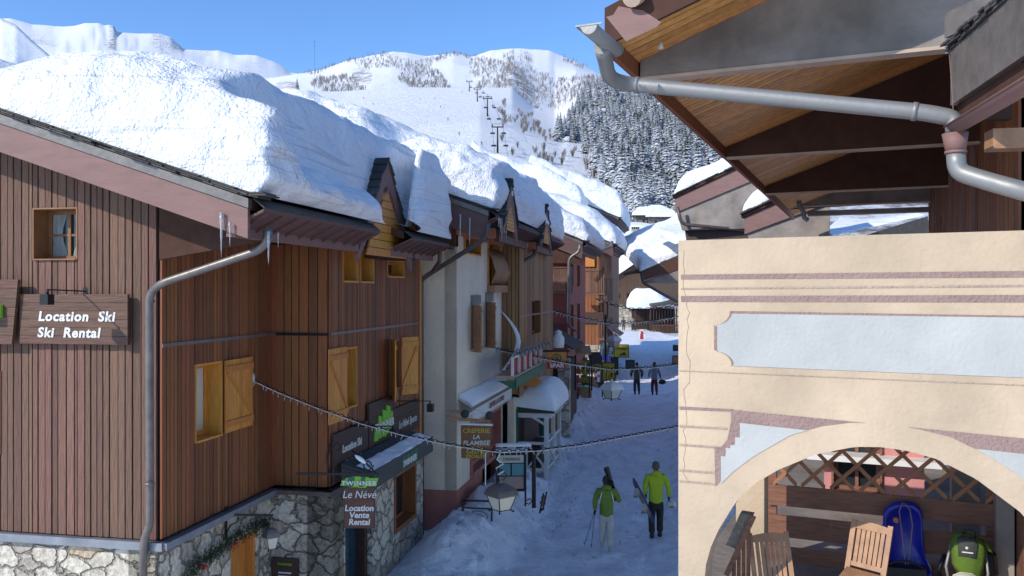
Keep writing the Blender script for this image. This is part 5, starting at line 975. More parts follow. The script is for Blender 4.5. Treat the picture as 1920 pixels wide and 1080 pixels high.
# ================================================================ far end of the street
FB = thing('far_chalet', P(1180, 600, 120), 'long chalet closing the street under a wide snow roof with chimneys', 'house'); Y0 = 121
def pf(px, py, Y=Y0): return P(px, py, Y)
f_ = Fr(pf(1130, 620), (1, 0, 0), (0, -1, 0)); uu = Y0/F
plain_wall(f_, 0, 145*uu, -1, 50*uu, [], FB, M['stone2'], th=1); board_wall(Fr(pf(1130, 620)+V((0, -.3, 0)), (1, 0, 0), (0, -1, 0)), 0, 145*uu, 50*uu, lambda a: (75+min(40, a/uu*.72))*uu, [(28*uu, 33*uu, 60*uu, 70*uu), (45*uu, 50*uu, 60*uu, 70*uu)], FB, M['teak'], w=(.3, .5))
for x in (28, 45): window(Fr(pf(1130, 620)+V((0, -.3, 0)), (1, 0, 0), (0, -1, 0)), (x*uu, (x+5)*uu, 60*uu, 70*uu), FB, M['boardB'], bars=(0, 0))
MB().box(f_, 8*uu, 26*uu, .0, .15, 8*uu, 34*uu).build('door_panel', M['honey'], FB)
MB().prism([pf(1133, 537, 117), pf(1222, 480, 117), pf(1222, 487, 117), pf(1133, 544, 117)], V((0, 9, 0))).build('bargeboard', M['signw'], FB)
def farroof(u, v):                                # u: along the picture, v: depth; slopes up to the right and up behind
    x = lerp(1125, 1300, u); yb = lerp(538, 470, min(1, u*1.75)) if u < .57 else lerp(470, 505, (u-.57)/.43)
    Y = lerp(116, 190, v); y_ = lerp(yb, lerp(424, 432, u), v**.62); return P(x, y_, Y)
snow_slab('roof_snow', 'huge sunlit snow roof closing the street, with chimneys poking through', lambda u, v: farroof(u, v), 0, 1, 0, 1, lambda u, v: 1.1, (.03, .01, .03, .01), 60, 50, ns=.5, freq=.12, bulge=.0, seedv=2, m='soft')
for i, (x, y, w, lab) in enumerate(((1192, 436, 15, 'upper stone chimney stack in a snow hollow on the far roof'), (1190, 462, 18, 'middle row of chimney pots on the far roof'), (1147, 474, 12, 'lowest left chimney just showing above the far roof snow'))):
    Y = 150-i*8; p = P(x, y, Y); k = w/F*Y; fr = Fr(p, (1, 0, 0), (0, -1, 0)); r = thing('chimney', p, lab, 'chimney', 'chimneys on the far roof')
    MB().box(fr, -k/2, k/2, -.6, .6, -2, .5).build('stack', M['stone2'], r); mb = MB()
    for j in range(4): mb.box(fr, -k/2+j*k/4+.03, -k/2+j*k/4+.2, -.5, .5, .5, .95)
    mb.build('vents', M['signd'], r); MB().box(fr, -k/2-.15, k/2+.15, -.75, .75, .95, 1.15).build('slab', M['soft'], r)
    if i == 0: MB().prism([fr.p(.3, .2, -1), fr.p(4.4, .2, -1.2), fr.p(2.4, .2, .6)], V((0, 2, 0))).build('side_gable', M['slate'], r)
# two snowy houses at the foot of the forest
for i, (x0, x1, ye, yr, yb, Y, lab) in enumerate(((1190, 1262, 404, 383, 432, 212, 'rear snow roofed house under the forest, left one'), (1216, 1272, 407, 388, 436, 209, 'front snow roofed house under the forest, right one'))):
    r = thing('village_house', P((x0+x1)/2, yb, Y), lab, 'house'); w = (x1-x0)/F*Y; fr = Fr(P(x0, yb, Y), (1, 0, 0), (0, -1, 0)); h = (yb-ye)/F*Y; hr = (yb-yr)/F*Y
    win = [(w*.1*k_, w*.1*k_+.6, h*.4, h*.75) for k_ in (2, 4, 6, 8)]
    plain_wall(fr, 0, w, -4, h, win, r, M['concrete'], th=.3); MB().box(fr, .1, w-.1, -8, -.32, -4, h).build('wall_core', M['dark'], r)
    for h_ in win: window(fr, h_, r, M['boardB'], bars=(0, 0))
    MB().prism([fr.p(-.8, .8, h), fr.p(w+.8, .8, h), fr.p(w*.72, -4, hr-.5), fr.p(w*.25, -4, hr-.5)], V((0, 0, -.25))).build('roof', M['slate'], r)
    snow_slab('roof_snow', 'snow on the '+lab, lambda u, v, fr=fr, w=w, h=h, hr=hr: fr.p(lerp(lerp(-.9, w*.2, v), lerp(w+.9, w*.78, v), u), lerp(.9, -4, v), lerp(h, hr-.5, v)), 0, 1, 0, 1, lambda u, v: .8, (.08, .08, .1, .02), 30, 20, ns=.15, freq=.5, bulge=0, m='soft', seedv=i)
# kiosk hut at the far square, terrace fence, little tree
HU = thing('market_hut', P(1215, 625, 113), 'dark wooden hut with a large snow hood on the far square', 'hut'); Yh = 112; g = lambda x, y, Y=Yh: P(x, y, Y); uh = Yh/F
fr = Fr(g(1190, 625), (1, 0, 0), (0, -1, 0)); MB().box(fr, 0, 2*uh, -.1, .1, 0, 50*uh).box(fr, 27*uh, 29*uh, -.1, .1, 0, 50*uh).box(fr, 0, 29*uh, -3, -2.8, 0, 50*uh).box(fr, 0, 29*uh, -.1, .2, 46*uh, 50*uh).build('frame', M['signd'], HU)
snow_slab('hut_snow', 'tall hood of snow on the far wooden hut', lambda u, v: V(g(1183, 578))+V((u, v, 0)), 0, 80*uh, -.8, 4, lambda u, v: 2.6*(1-.55*sst(2.6, 5.4, u)), (1.3, .5, .9, .8), 50, 24, ns=.15, freq=.6, bulge=.1, m='soft')
FE = thing('terrace_fence', g(1225, 624), 'dark terrace building front with a balustrade at the right of the far square', 'terrace'); fr = Fr(g(1222, 626, 110), (1, 0, 0), (0, -1, 0)); uh = 110/F; mb = MB(); 
for i in range(22): mb.box(fr, i*2.4*uh, (i*2.4+1.1)*uh, 0, .1, 2*uh, 15*uh)
mb.box(fr, 0, 52*uh, -.05, .15, 15*uh, 17*uh).box(fr, 0, 52*uh, -.05, .15, 0, 2*uh); mb.build('balustrade', M['signw'], FE); mb = MB()
for i in range(10): mb.box(fr, i*5.4*uh, (i*5.4+1.6)*uh, -1.2, -1.0, 0, 50*uh)
mb.build('posts', M['signd'], FE); MB().box(fr, 0, 52*uh, -6, -3, 0, 46*uh).build('rear_wall', M['dark'], FE); MB().prism([fr.p(-2*uh, .6, 50*uh), fr.p(52*uh, .6, 58*uh), fr.p(52*uh, -4, 66*uh), fr.p(-2*uh, -4, 58*uh)], V((0, 0, .25))).build('roof', M['slate'], FE)
# snowy roof and gable at the right end, before the ochre wall
GR = thing('gabled_house', P(1240, 600, 62), 'gabled grey and brown house half hidden by the ochre wall', 'house'); Yg = 60; g = lambda x, y, Y=Yg: P(x, y, Y)
MB().prism([g(1200, 512), g(1280, 478), g(1330, 458), g(1330, 488), g(1280, 504), g(1206, 526)], V((0, .3, 0))).build('barge_board', M['signw'], GR)
MB().prism([g(1212, 527), g(1330, 488), g(1330, 530), g(1212, 531)], V((0, .3, 0))+V((0, .8, 0))).build('gable_panel', M['concrete'], GR)
MB().box(Fr(g(1290, 640), (1, 0, 0), (0, -1, 0)), 0, 4, -2, -.5, -1, 4.4).build('wall', M['boardB'], GR)
MB().prism([g(1200, 508), g(1330, 452), g(1330, 456), g(1200, 512)], V((0, 9, 0))).build('roof', M['slate'], GR)
tag(MB().tube([g(1202, 512), g(1206, 530), g(1240, 550), g(1282, 572)], .1, 8).build('downpipe', M['brownzinc']), 'dark pipe slanting from the gabled house toward the ochre wall', 'downpipe')
snow_slab('roof_snow', 'sunlit snow on the gabled house right of the street', lambda u, v: g(1200, 509).lerp(g(1340, 449), u)+V((0, v, v*.18)), 0, 1, 0, 12, lambda u, v: .9, (.05, .01, .5, .3), 40, 30, ns=.15, freq=.5, bulge=.05, seedv=6)
OR = V((1.8525, 9.5, 0))*.82; RF = Fr(OR, RU, -RW)
# ================================================================ right: ochre arcade house with painted panels
OW = thing('ochre_house', RF.p(2, 0, 0), 'ochre rendered arcade wall with pale blue painted panels and an arched porch, on the right', 'house')
ZT = lambda a: lerp(rz(451, 0), rz(432, ra(1920)), a/ra(1920))
arch_px = [(1319, 1120), (1323, 1061), (1333, 1025), (1348, 992), (1379, 942), (1415, 907), (1461, 880), (1530, 852), (1601, 838), (1648, 838), (1700, 845), (1757, 861), (1830, 898), (1914, 961), (1950, 1005), (1975, 1080)]
arch = [rp(x, y) for x, y in arch_px]; aL, aR = arch[0][0], arch[-1][0]; WE = 5.2; WT = .34
def arch_z(a): return tab(arch, a)
mb = MB(); xs = sorted(set([0, aL, aR, WE]+[lerp(0, aL, i/6) for i in range(7)]+[lerp(aL, aR, .5-.5*cos(pi*i/70)) for i in range(71)]+[lerp(aR, WE, i/8) for i in range(9)]))
for x0, x1 in zip(xs, xs[1:]):
    m_ = (x0+x1)/2; inside = aL < m_ < aR
    z0, z1 = (arch_z(x0+1e-5), arch_z(x1-1e-5)) if inside else (-.4, -.4)
    vs = [RF.p(x0, 0, z0), RF.p(x1, 0, z1), RF.p(x1, 0, ZT(x1)), RF.p(x0, 0, ZT(x0))]+[RF.p(x0, -WT, z0), RF.p(x1, -WT, z1), RF.p(x1, -WT, ZT(x1)), RF.p(x0, -WT, ZT(x0))]
    mb.add(vs, [(0, 1, 2, 3), (5, 4, 7, 6), (3, 2, 6, 7), (1, 0, 4, 5)])
ZP = 2.75
for a_, s_ in ((0, -1), (WE, 1), (aL, 1), (aR, -1)): top = ZT(a_) if a_ in (0, WE) else arch_z(a_+(.001 if a_ == aL else -.001)); mb.add([RF.p(a_, 0, -.4), RF.p(a_, -WT, -.4), RF.p(a_, -WT, top), RF.p(a_, 0, top)], [(0, 3, 2, 1) if s_ < 0 else (0, 1, 2, 3)])
mb.build('wall', M['ochre'], OW)
MB().box(RF, aL-.1, aR+.1, -.02-WT, -.03, -.4, ZP).build('lower_wall', M['ochre'], OW)
def sheet(polys, m, name, off=.004, org=OW):
    mb = MB()
    for pl in polys: mb.add([RF.p(a, off, z) for a, z in pl], [tuple(range(len(pl)))])
    return mb.build(name, M[m], org)
def linepx(x0, y0, x1, y1, xq): return y0+(y1-y0)*(xq-x0)/(x1-x0)
def stripe(x0, ya0, ya1, x1, yb0, yb1, m, off=.004, ext=True):   # band between two lines given at both ends (picture coords on the wall plane)
    A0, A1 = ra(x0), ra(x1); k = (WE-A0)/(A1-A0) if ext else 1
    p, q, r, s_ = (A0, rz(ya0, A0)), (A0, rz(ya1, A0)), (A1, rz(yb1, A1)), (A1, rz(yb0, A1))
    if ext: r = (WE-.001, lerp(q[1], r[1], k)); s_ = (WE-.001, lerp(p[1], s_[1], k))
    sheet([[q, r, s_, p]], m, 'painted_band', off)
stripe(1277, 515, 524, 1920, 508, 520, 'mauvep'); stripe(1277, 540, 543, 1920, 534, 538, 'mauvef'); stripe(1277, 555, 566, 1920, 553, 567, 'mauvep')
stripe(1274, 694.5, 696, 1920, 721.5, 723.5, 'mauvef'); stripe(1274, 762, 768, 1375, 767, 772, 'mauvep', ext=False)
for y0, y1 in ((797, 802), (832, 838), (880, 885), (900, 906)): stripe(1274, y0, y0+4, 1345 if y0 > 850 else 1364, y1, y1+4, 'mauvef', ext=False)
def corner(cx, cy, rx, ry, t0, t1, n=8): return [(cx+rx*cos(lerp(t0, t1, i/n)), cy+ry*sin(lerp(t0, t1, i/n))) for i in range(n+1)]
def panel(pad, m, off):                           # long pale blue panel with scooped corners
    left = [(1369+pad*1.1, 583+pad)]+corner(1337, 583, 32+pad, 27, 0, pi/2)[1:]+[(1339+pad*1.2, 612), (1339+pad*1.2, 656)]+corner(1340, 686, 32+pad, 27, -pi/2, 0)[1:]
    pl = []
    for x, y in left:
        pl.append(rp(x, y))
    pl[-1] = rp(1371+pad*.6, 686-(0 if pad else 0)); tr, brr = rp(1920, 592+pad*.7), rp(1920, 708)
    k = (WE-.3)
    tl = pl[0]; top = (k, tl[1]+(tr[1]-tl[1])*(k-tl[0])/(tr[0]-tl[0])); bl = pl[-1]; bot = (k, bl[1]+(brr[1]-bl[1])*(k-bl[0])/(brr[0]-bl[0]))
    sheet([[tl]+[top, bot][::1]+pl[::-1][:-1]][0:1], m, 'painted_panel', off)
panel(0, 'mauvep', .003); panel(5, 'bluep', .006)
# band, spandrel and stepped cornice round the arch
ring = [rp(x, y) for x, y in [(1342, 917), (1375, 884), (1414, 855), (1482, 816), (1539, 799), (1595, 792), (1651, 794), (1717, 803), (1782, 819), (1851, 853), (1907, 889), (1960, 935)]]
btop = [rp(1371, 768), rp(1920, 822)]; bbot = [rp(1371, 791), rp(1920, 829+22)]
bt = lambda a: btop[0][1]+(btop[1][1]-btop[0][1])*(a-btop[0][0])/(btop[1][0]-btop[0][0]); bb = lambda a: bbot[0][1]+(bbot[1][1]-bbot[0][1])*(a-bbot[0][0])/(bbot[1][0]-bbot[0][0])
rg = lambda a: tab(ring, a)
A0 = ra(1371); A1 = ring[-1][0]; pls = []; bl = []
for i in range(60):
    x0, x1 = lerp(A0, A1, i/60), lerp(A0, A1, (i+1)/60)
    lo0, lo1 = max(bb(x0), min(rg(x0), bt(x0))), max(bb(x1), min(rg(x1), bt(x1)))
    if bt(x0)-lo0 > .002: pls.append([(x0, lo0), (x1, lo1), (x1, bt(x1)), (x0, bt(x0))])
xb0 = ra(1352)
def btleft(a):                                     # the stepped upper-left outline of the blue spandrel
    x = 960+F*RF.p(a, 0, 0).x/RF.p(a, 0, 0).y
    y = 855 if x < 1360 else (843-(x-1360)*.6 if x < 1378 else (820 if x < 1388 else None)); return bb(a) if y is None else rz(y, a)
for i in range(60):
    x0, x1 = lerp(xb0, A1, i/60), lerp(xb0, A1, (i+1)/60); m_ = (x0+x1)/2; t0, t1 = min(btleft(x0), bb(x0)), min(btleft(m_), bb(x1))
    if x0 < ra(1388): t0 = t1 = min(btleft(m_), bb(m_))
    if t0 > rg(x0)+.003: bl.append([(x0, rg(x0)), (x1, min(rg(x1), t1)), (x1, t1), (x0, t0)])
am_ = ra(1630); al_ = min(p[0][0] for p in bl); 
for f_ in (lambda p: p[0][0] < am_, lambda p: p[0][0] >= am_): sheet([p for p in pls if f_(p)], 'mauvep', 'painted_band', .004); sheet([p for p in bl if f_(p)], 'bluep', 'painted_spandrel', .006)
q = lambda *pts: [rp(x, y) for x, y in pts]
sheet([q((1371, 790), (1371, 769), (1390, 769), (1390, 812), (1388, 820)), q((1371, 790), (1388, 820), (1378, 830), (1360, 845), (1352, 838), (1364, 824)), q((1352, 838), (1360, 845), (1352, 900), (1341, 912), (1340, 845)), q((1352, 838), (1340, 845), (1340, 838))], 'mauvep', 'painted_cornice', .005)
# a fine crack near the corner
mb = MB(); rr = random.Random(4); prev = rp(1283, 470)
for i in range(1, 34): nx = rp(1284+rr.uniform(-4, 5)+(6 if 8 < i < 20 else 0), 470+i*13); mb.tube([RF.p(prev[0], .001, prev[1]), RF.p(nx[0], .001, nx[1])], .0018, 3); prev = nx
mb.build('crack', M['rug'], OW)
# porch: floor, ceiling, inner walls
MB().box(RF, -.2, WE, -9, -WT, ZP-.2, ZP).build('porch_floor', M['concrete'], OW)
MB().box(RF, .0, WE, -2.45, -WT, 4.75, 4.95).build('porch_ceiling', M['ochre'], OW)
pA0, pA1 = ra(1380, -1.3), ra(1433, -1.3); MB().box(RF, pA0, pA1, -1.6, -1.3, ZP, 4.75).build('porch_pillar', M['ochre'], OW)
pB0, pB1 = ra(1868, -2.0), ra(1902, -2.0); MB().box(RF, pB0, pB1, -2.4, -2.0, ZP, 4.75).build('porch_pillar', M['concrete'], OW)
MB().box(RF, pB1+.02, pB1+1.6, -2.3, -1.5, ZP, 4.7).build('porch_door', M['plank'], OW)
PK = thing('pink_wall', RF.p(ra(1640, -5), -5, ZP), 'sunlit pink house wall with a barred window, seen through the lattice', 'wall'); a0, a1 = ra(1545, -5), ra(1733, -5)
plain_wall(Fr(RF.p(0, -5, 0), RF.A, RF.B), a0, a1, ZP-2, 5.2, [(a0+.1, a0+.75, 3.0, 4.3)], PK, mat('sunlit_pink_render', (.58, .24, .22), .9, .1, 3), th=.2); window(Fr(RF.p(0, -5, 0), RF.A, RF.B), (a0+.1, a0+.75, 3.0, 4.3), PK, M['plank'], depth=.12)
MB().box(RF, a0-.2, a1+.2, -5.3, -4.7, ZP+.72, ZP+.80).build('ledge', M['white'], PK)
CPn = thing('grey_pillar', RF.p(ra(1800, -3.4), -3.4, ZP), 'weathered grey pillar behind the right end of the lattice', 'pillar'); MB().box(RF, ra(1785, -3.4), ra(1838, -3.4), -3.9, -3.4, ZP, 5).build('shaft', M['concrete'], CPn)
MB().box(RF, ra(1785, -3.4)-.04, ra(1838, -3.4)+.04, -3.94, -3.36, ZP, ZP+.15).build('base', M['concrete'], CPn)
# plank railing and lattice
bR = -2.25; PR = thing('plank_railing', RF.p(2, bR, ZP), 'dark brown railing of three wide horizontal planks behind the arch', 'railing')
A0, A1 = ra(1441, bR), ra(1866, bR)
for y0, y1, z0, z1 in ((908, 946, 949, 986), (964, 1004, 1005, 1043), (1022, 1064, 1062, 1100)):
    zt_ = rz(y0, A0, bR); zb_ = rz(y1, A0, bR); MB().box(RF, A0, A1, bR-.04, bR, zb_, zt_).build('plank', M['plank'], PR)
for x in (1446, 1860): a_ = ra(x, bR); MB().box(RF, a_-.05, a_+.05, bR-.14, bR-.042, ZP, 4.7).build('upright', M['plank'], PR)
LT = thing('lattice', RF.p(2, bR-.1, rz(905, 2, bR)), 'diagonal brown wooden lattice above the plank railing', 'lattice'); zL = rz(908, A0, bR)+.01; H_ = 1.15; mb = MB(); x = A0-H_
while x < A1:
    for sg, bb_ in ((1, bR-.02), (-1, bR-.045)):
        xa, xb = (x, x+H_) if sg > 0 else (x+H_, x); ta, tb = 0, 1
        dx = xb-xa; lo = max(0, min((A0-xa)/dx, (A1-xa)/dx)); hi = min(1, max((A0-xa)/dx, (A1-xa)/dx))
        if hi-lo > .02: mb.bar(RF.p(xa+dx*lo, bb_, zL+H_*lo), RF.p(xa+dx*hi, bb_, zL+H_*hi), .02, .062, RF.B) if False else mb.prism([RF.p(xa+dx*lo, bb_, zL+H_*lo-.027), RF.p(xa+dx*hi, bb_, zL+H_*hi-.027), RF.p(xa+dx*hi, bb_, zL+H_*hi+.027), RF.p(xa+dx*lo, bb_, zL+H_*lo+.027)], RF.B*.022)
    x += .30
mb.build('strips', M['lattice'], LT)
# stair handrail on the left of the porch
HR = thing('stair_rail', RF.p(ra(1385, -.8), -.8, ZP), 'weathered wooden stair handrail with upright balusters at the left of the porch', 'handrail'); bH = -.75
h0, h1, h2 = rp(1412, 966, bH), rp(1362, 1026, bH), rp(1340, 1110, bH)
MB().prism([RF.p(rp(1388, 962, bH)[0], bH, rp(1388, 962, bH)[1]), RF.p(h0[0], bH, h0[1]), RF.p(*[rp(1382, 1030, bH)[0], bH, rp(1382, 1030, bH)[1]]), RF.p(rp(1361, 1022, bH)[0], bH, rp(1361, 1022, bH)[1])], RF.B*(-.12)).build('cap_plank', M['rug'], HR)
pr0, pr1 = rp(1413, 968, bH+.02), rp(1362, 1078, bH+.02); MB().bar(RF.p(pr0[0], bH+.02, pr0[1]), RF.p(pr1[0], bH+.02, pr1[1]), .04, .05).build('rail', M['plank'], HR); mb = MB()
for i, x in enumerate((1376, 1385, 1394, 1403)): a_ = ra(x, bH); zt_ = lerp(pr0[1], pr1[1], (1413-x)/51)-.03; mb.box(RF, a_-.018, a_+.018, bH-.02, bH+.015, zt_-1.0, zt_)
mb.build('balusters', M['plank'], HR)
# folding garden chairs
def garden_chair(corners, b0, tilt, label, m):
    (xl, yl), (xr_, yr), (xl2, yl2), (xr2, yr2) = corners
    pts = [RF.p(*(lambda t: (t[0], b, t[1]))(rp(x, y, b))) for (x, y), b in zip(corners, (b0, b0-tilt, b0+.18, b0+.18-tilt))]
    TL, TR, BL, BR_ = pts; U = (TR-TL); D = (BL-TL); nrm = U.cross(D).normalized(); 
    if nrm.y > 0: nrm = -nrm
    root = thing('garden_chair', (BL+BR_)/2+V((0, 0, -.5)), label, 'chair', 'slatted wooden garden chairs on the porch'); 
    def q(u, v, o=0): return TL.lerp(TR, u)+(BL.lerp(BR_, u)-TL.lerp(TR, u))*v+nrm*o
    for u in (0, 1): MB().bar(q(u, -.03), q(u, 1.12), .045, .035, nrm).build('post', M[m], root)
    n_ = 10; top = [q(i/n_, .03-.05*sin(pi*i/n_), .012) for i in range(n_+1)]; bot = [q(i/n_, .16, .012) for i in range(n_+1)]
    mb = MB(); vs = top+bot+[p-nrm*.024 for p in top+bot]; k = n_+1
    mb.add(vs, [(i, i+1, k+i+1, k+i) for i in range(n_)]+[(2*k+i+1, 2*k+i, 3*k+i, 3*k+i+1) for i in range(n_)]+[(i+1, i, 2*k+i, 2*k+i+1) for i in range(n_)]+[(k+i, k+i+1, 3*k+i+1, 3*k+i) for i in range(n_)]); mb.build('top_rail', M[m], root)
    MB().prism([q(.02, .90, .01), q(.98, .90, .01), q(.98, 1.0, .01), q(.02, 1.0, .01)], -nrm*.022).build('lower_rail', M[m], root)
    for i in range(6): u = .1+.8*(i+.5)/6; MB().prism([q(u-.052, .12, .004), q(u+.052, .12, .004), q(u+.052, .94, .004), q(u-.052, .94, .004)], -nrm*.012).build('slat', M[m], root)
    seat = MB(); f0, f1 = q(0, 1.06), q(1, 1.06); fw = V(nrm); fw.z = 0; fw.normalize()
    for i in range(7): o = fw*(.04+i*.062); seat.prism([f0+o, f1+o, f1+o+fw*.05, f0+o+fw*.05], V((0, 0, .018)))
    seat.build('seat', M[m], root)
    for u, sg in ((0, 1), (1, 1), (0, -1), (1, -1)):
        b = q(u, 1.06); f = b+fw*(.42 if sg > 0 else -.02); g_ = b+fw*(-.05 if sg > 0 else .45); MB().bar(f, V((g_.x, g_.y, ZP)), .04, .03, RF.A).build('leg', M[m], root)
garden_chair(((1602, 976), (1670, 990), (1590, 1058), (1657, 1076)), -1.0, -.06, 'light sunlit slatted garden chair in front of the blue sled', 'teak')
garden_chair(((1406, 1003), (1474, 999), (1416, 1092), (1486, 1090)), -.85, .05, 'dark slatted garden chair half in shadow at the left of the porch', 'teak')
# blue plastic sled hanging on the railing
bS = -2.12; outline = [(1655, 985), (1656, 960), (1664, 948), (1678, 941), (1696, 939), (1713, 942), (1725, 951), (1730, 965), (1731, 1000), (1734, 1040), (1745, 1062), (1753, 1085), (1730, 1100), (1660, 1100), (1657, 1040)]
pl = [rp(x, y, bS) for x, y in outline]; ca = sum(p[0] for p in pl)/len(pl); cz = sum(p[1] for p in pl)/len(pl)
BS = thing('sled', RF.p(ca, bS, pl[-2][1]), 'royal blue plastic sled with a pale cord hanging on the plank railing', 'sled'); mb = MB(); k = len(pl); vs = []
for sc_, o in ((1, 0), (1, .07), (.88, .09), (.80, .03), (0.02, .02)): vs += [RF.p(ca+(a-ca)*sc_, bS+o, cz+(z-cz)*sc_) for a, z in pl]
mb.add(vs, [(j*k+i, j*k+(i+1) % k, (j+1)*k+(i+1) % k, (j+1)*k+i) for j in range(4) for i in range(k)]+[tuple(range(k))], True); mb.build('shell', M['blue'], BS)
cd = [(1693, 942), (1686, 958), (1690, 990), (1697, 1050), (1700, 1070), (1704, 1050), (1711, 985), (1706, 955), (1696, 944)]; MB().tube([RF.p(rp(x, y, bS+.12)[0], bS+.12, rp(x, y, bS+.12)[1]) for x, y in cd], .006, 5).build('cord', M['mauvep'], BS)
st = rp(1680, 975, bS+.05); MB().ball(RF.p(st[0], bS+.06, st[1]), .03, .03, .008, fr=Fr((0, 0, 0), RF.A, (0, 0, 1), RF.B)).build('sticker', M['salmon'], BS)
e0, e1 = rp(1662, 1056, bS+.12), rp(1737, 1062, bS+.12); bg = thing('black_bag', RF.p(e0[0], bS+.14, e0[1]-.5), 'black nylon bag standing in front of the blue sled', 'bag'); MB().prism([RF.p(e0[0], bS+.1, e0[1]-.5), RF.p(e1[0], bS+.1, e1[1]-.5), RF.p(e1[0], bS+.1, e1[1]), RF.p(e0[0], bS+.1, e0[1])], RF.B*.16).build('body', M['black'], bg)
MB().tube([RF.p(lerp(e0[0], e1[0], t/8), bS+.2, e0[1]+.07*sin(pi*t/8)) for t in range(9)], .012, 5).build('handle', M['black'], bg)
# green child-carrier backpack
bB = -1.75; A = ra(1817, bB); zc = rz(1035, A, bB); BP = thing('backpack', RF.p(A, bB, ZP), 'moss green and charcoal child carrier backpack on a metal frame beside the sled', 'backpack'); uB = RF.p(A, bB, 0).y/F
def bp(x, y, o=0): return RF.p(A+(x-1817)*uB*1.02, bB+o, rz(1035, A, bB)-(y-1035)*uB)
def slabpoly(pts, o, th, name, m, root=BP):
    k = len(pts); cx = sum(p[0] for p in pts)/k; cy = sum(p[1] for p in pts)/k; mb = MB(); vs = []
    for sc_, oo in ((.96, o), (1, o+th*.3), (1, o+th*.6), (.8, o+th), (.02, o+th*1.1)): vs += [bp(cx+(x-cx)*sc_, cy+(y-cy)*sc_, oo) for x, y in pts]
    mb.add(vs, [(j*k+i, j*k+(i+1) % k, (j+1)*k+(i+1) % k, (j+1)*k+i) for j in range(4) for i in range(k)]+[tuple(range(k))], True); return mb.build(name, M[m], root)
slabpoly([(1786, 1012), (1792, 1000), (1803, 996), (1822, 999), (1838, 1008), (1843, 1024), (1840, 1055), (1834, 1078), (1800, 1078), (1788, 1055)], 0, .16, 'green_body', 'moss'); slabpoly([(1795, 1004), (1803, 999), (1824, 1001), (1831, 1012), (1828, 1040), (1797, 1038)], .1, .09, 'charcoal_flap', 'char'); slabpoly([(1838, 1006), (1850, 1018), (1855, 1032), (1842, 1024)], .0, .05, 'wing', 'moss')
slabpoly([(1782, 1090), (1788, 1072), (1800, 1065), (1820, 1065), (1832, 1073), (1838, 1090)], .16, .14, 'base_pad', 'frost')
MB().tube([bp(1806, 1000, .1), bp(1808, 990, .12), bp(1817, 987, .12), bp(1826, 993, .12), bp(1825, 1003, .1)], .009, 6).build('handle', M['black'], BP); MB().tube([bp(1786, 1105, .1), bp(1778, 1060, .12), bp(1790, 1010, 0)], .014, 6).tube([bp(1836, 1105, .1), bp(1846, 1066, .12), bp(1842, 1015, 0)], .014, 6).build('frame', M['zinc'], BP)
text('carrier', Fr(bp(1813, 1025, .2), RF.A, RF.B), 0, 0, 0, .001, M['white'], BP) if False else None
MB().ball(bp(1811, 1018, .2), .014, .006, .014, seg=8, rings=5, fr=RF).prism([bp(1803, 1027, .2), bp(1821, 1027, .2), bp(1821, 1025, .2), bp(1803, 1025, .2)], RF.B*.004).build('logo', M['white'], BP)
st = thing('black_stroller', RF.p(A+.3, bB-.1, ZP), 'dark folded pushchair frame behind the green backpack', 'pushchair'); MB().tube([bp(1850, 1035, -.1), bp(1862, 1070, -.1), bp(1856, 1110, -.1)], .02, 6).tube([bp(1778, 1050, -.1), bp(1768, 1080, -.1), bp(1774, 1110, -.1)], .02, 6).build('frame', M['iron'], st); slabpoly([(1840, 1030), (1862, 1036), (1866, 1075), (1842, 1090)], -.12, .08, 'hood', 'black', st)
# ================================================================ right: big overhanging roof with fins
HO = thing('overhang_house', RF.p(3.2, 2, 0), 'chalet with a deep boarded roof overhang on concrete and maroon fins, upper right', 'house')
KR = 1.75; zE = 5.8+1.3*KR; k_ = .355
RV = V((.422, 1, 0)).normalized(); RO = RF; o3 = P(1435, 350, 11.4*KR); o3.z = 0; RF = Fr(o3, RU, -RV); RF.B = -RV   # skewed axes: along the fins, along the eave
def ra(px, b=0):
    r = (px-960)/F; o = RF.O+RF.B*b; return (r*o.y-o.x)/(RU.x-r*RU.y)
ae, af = 0, 2.2*KR; b0, b1 = 7.3*KR, -4.6*KR; zs = lambda a: zE+.17+(a-ae)*k_
mb = MB(); b = b0
while b > b1:                                      # soffit boards run up the slope... laid side by side along the eave
    b2 = b-.16; mb.add([RF.p(ae, b, zs(ae)), RF.p(ae, b2+.034, zs(ae)), RF.p(5.4, b2+.034, zs(5.4)), RF.p(5.4, b, zs(5.4))]+[RF.p(ae, b, zs(ae)+.02), RF.p(ae, b2+.034, zs(ae)+.02), RF.p(5.4, b2+.034, zs(5.4)+.02), RF.p(5.4, b, zs(5.4)+.02)], [(0, 1, 2, 3), (4, 7, 6, 5), (0, 4, 5, 1), (2, 6, 7, 3), (1, 5, 6, 2), (0, 3, 7, 4)]); b = b2
mb.build('soffit', M['soffit'], HO)
MB().prism([RF.p(ae-.03, b0, zs(ae)+.021), RF.p(5.4, b0, zs(5.4)+.021), RF.p(5.4, b0, zs(5.4)+.2), RF.p(ae-.03, b0, zs(ae)+.2)], -RF.B*(b0-b1)).build('roof', M['darkmar'], HO)
MB().box(RF, ae-.06, ae-.0, b1, b0-.02, zE+.0, zE+.17).build('eave_board', M['boardB'], HO)
def fin(b, th, m, edge_m, a1, name='fin', c0=0):
    MB().prism([RF.p(ae+.02, b, zE+.0+c0), RF.p(a1, b, zE+c0), RF.p(a1, b, zs(a1)-.004), RF.p(ae+.02, b, zs(ae+.02)-.004)], -RF.B*th).build(name, M[m], HO)
    MB().box(RF, ae+.02, a1, b-th-.01, b+.014, zE-.035+c0, zE-.001+c0).build('fin_edge', M[edge_m], HO)
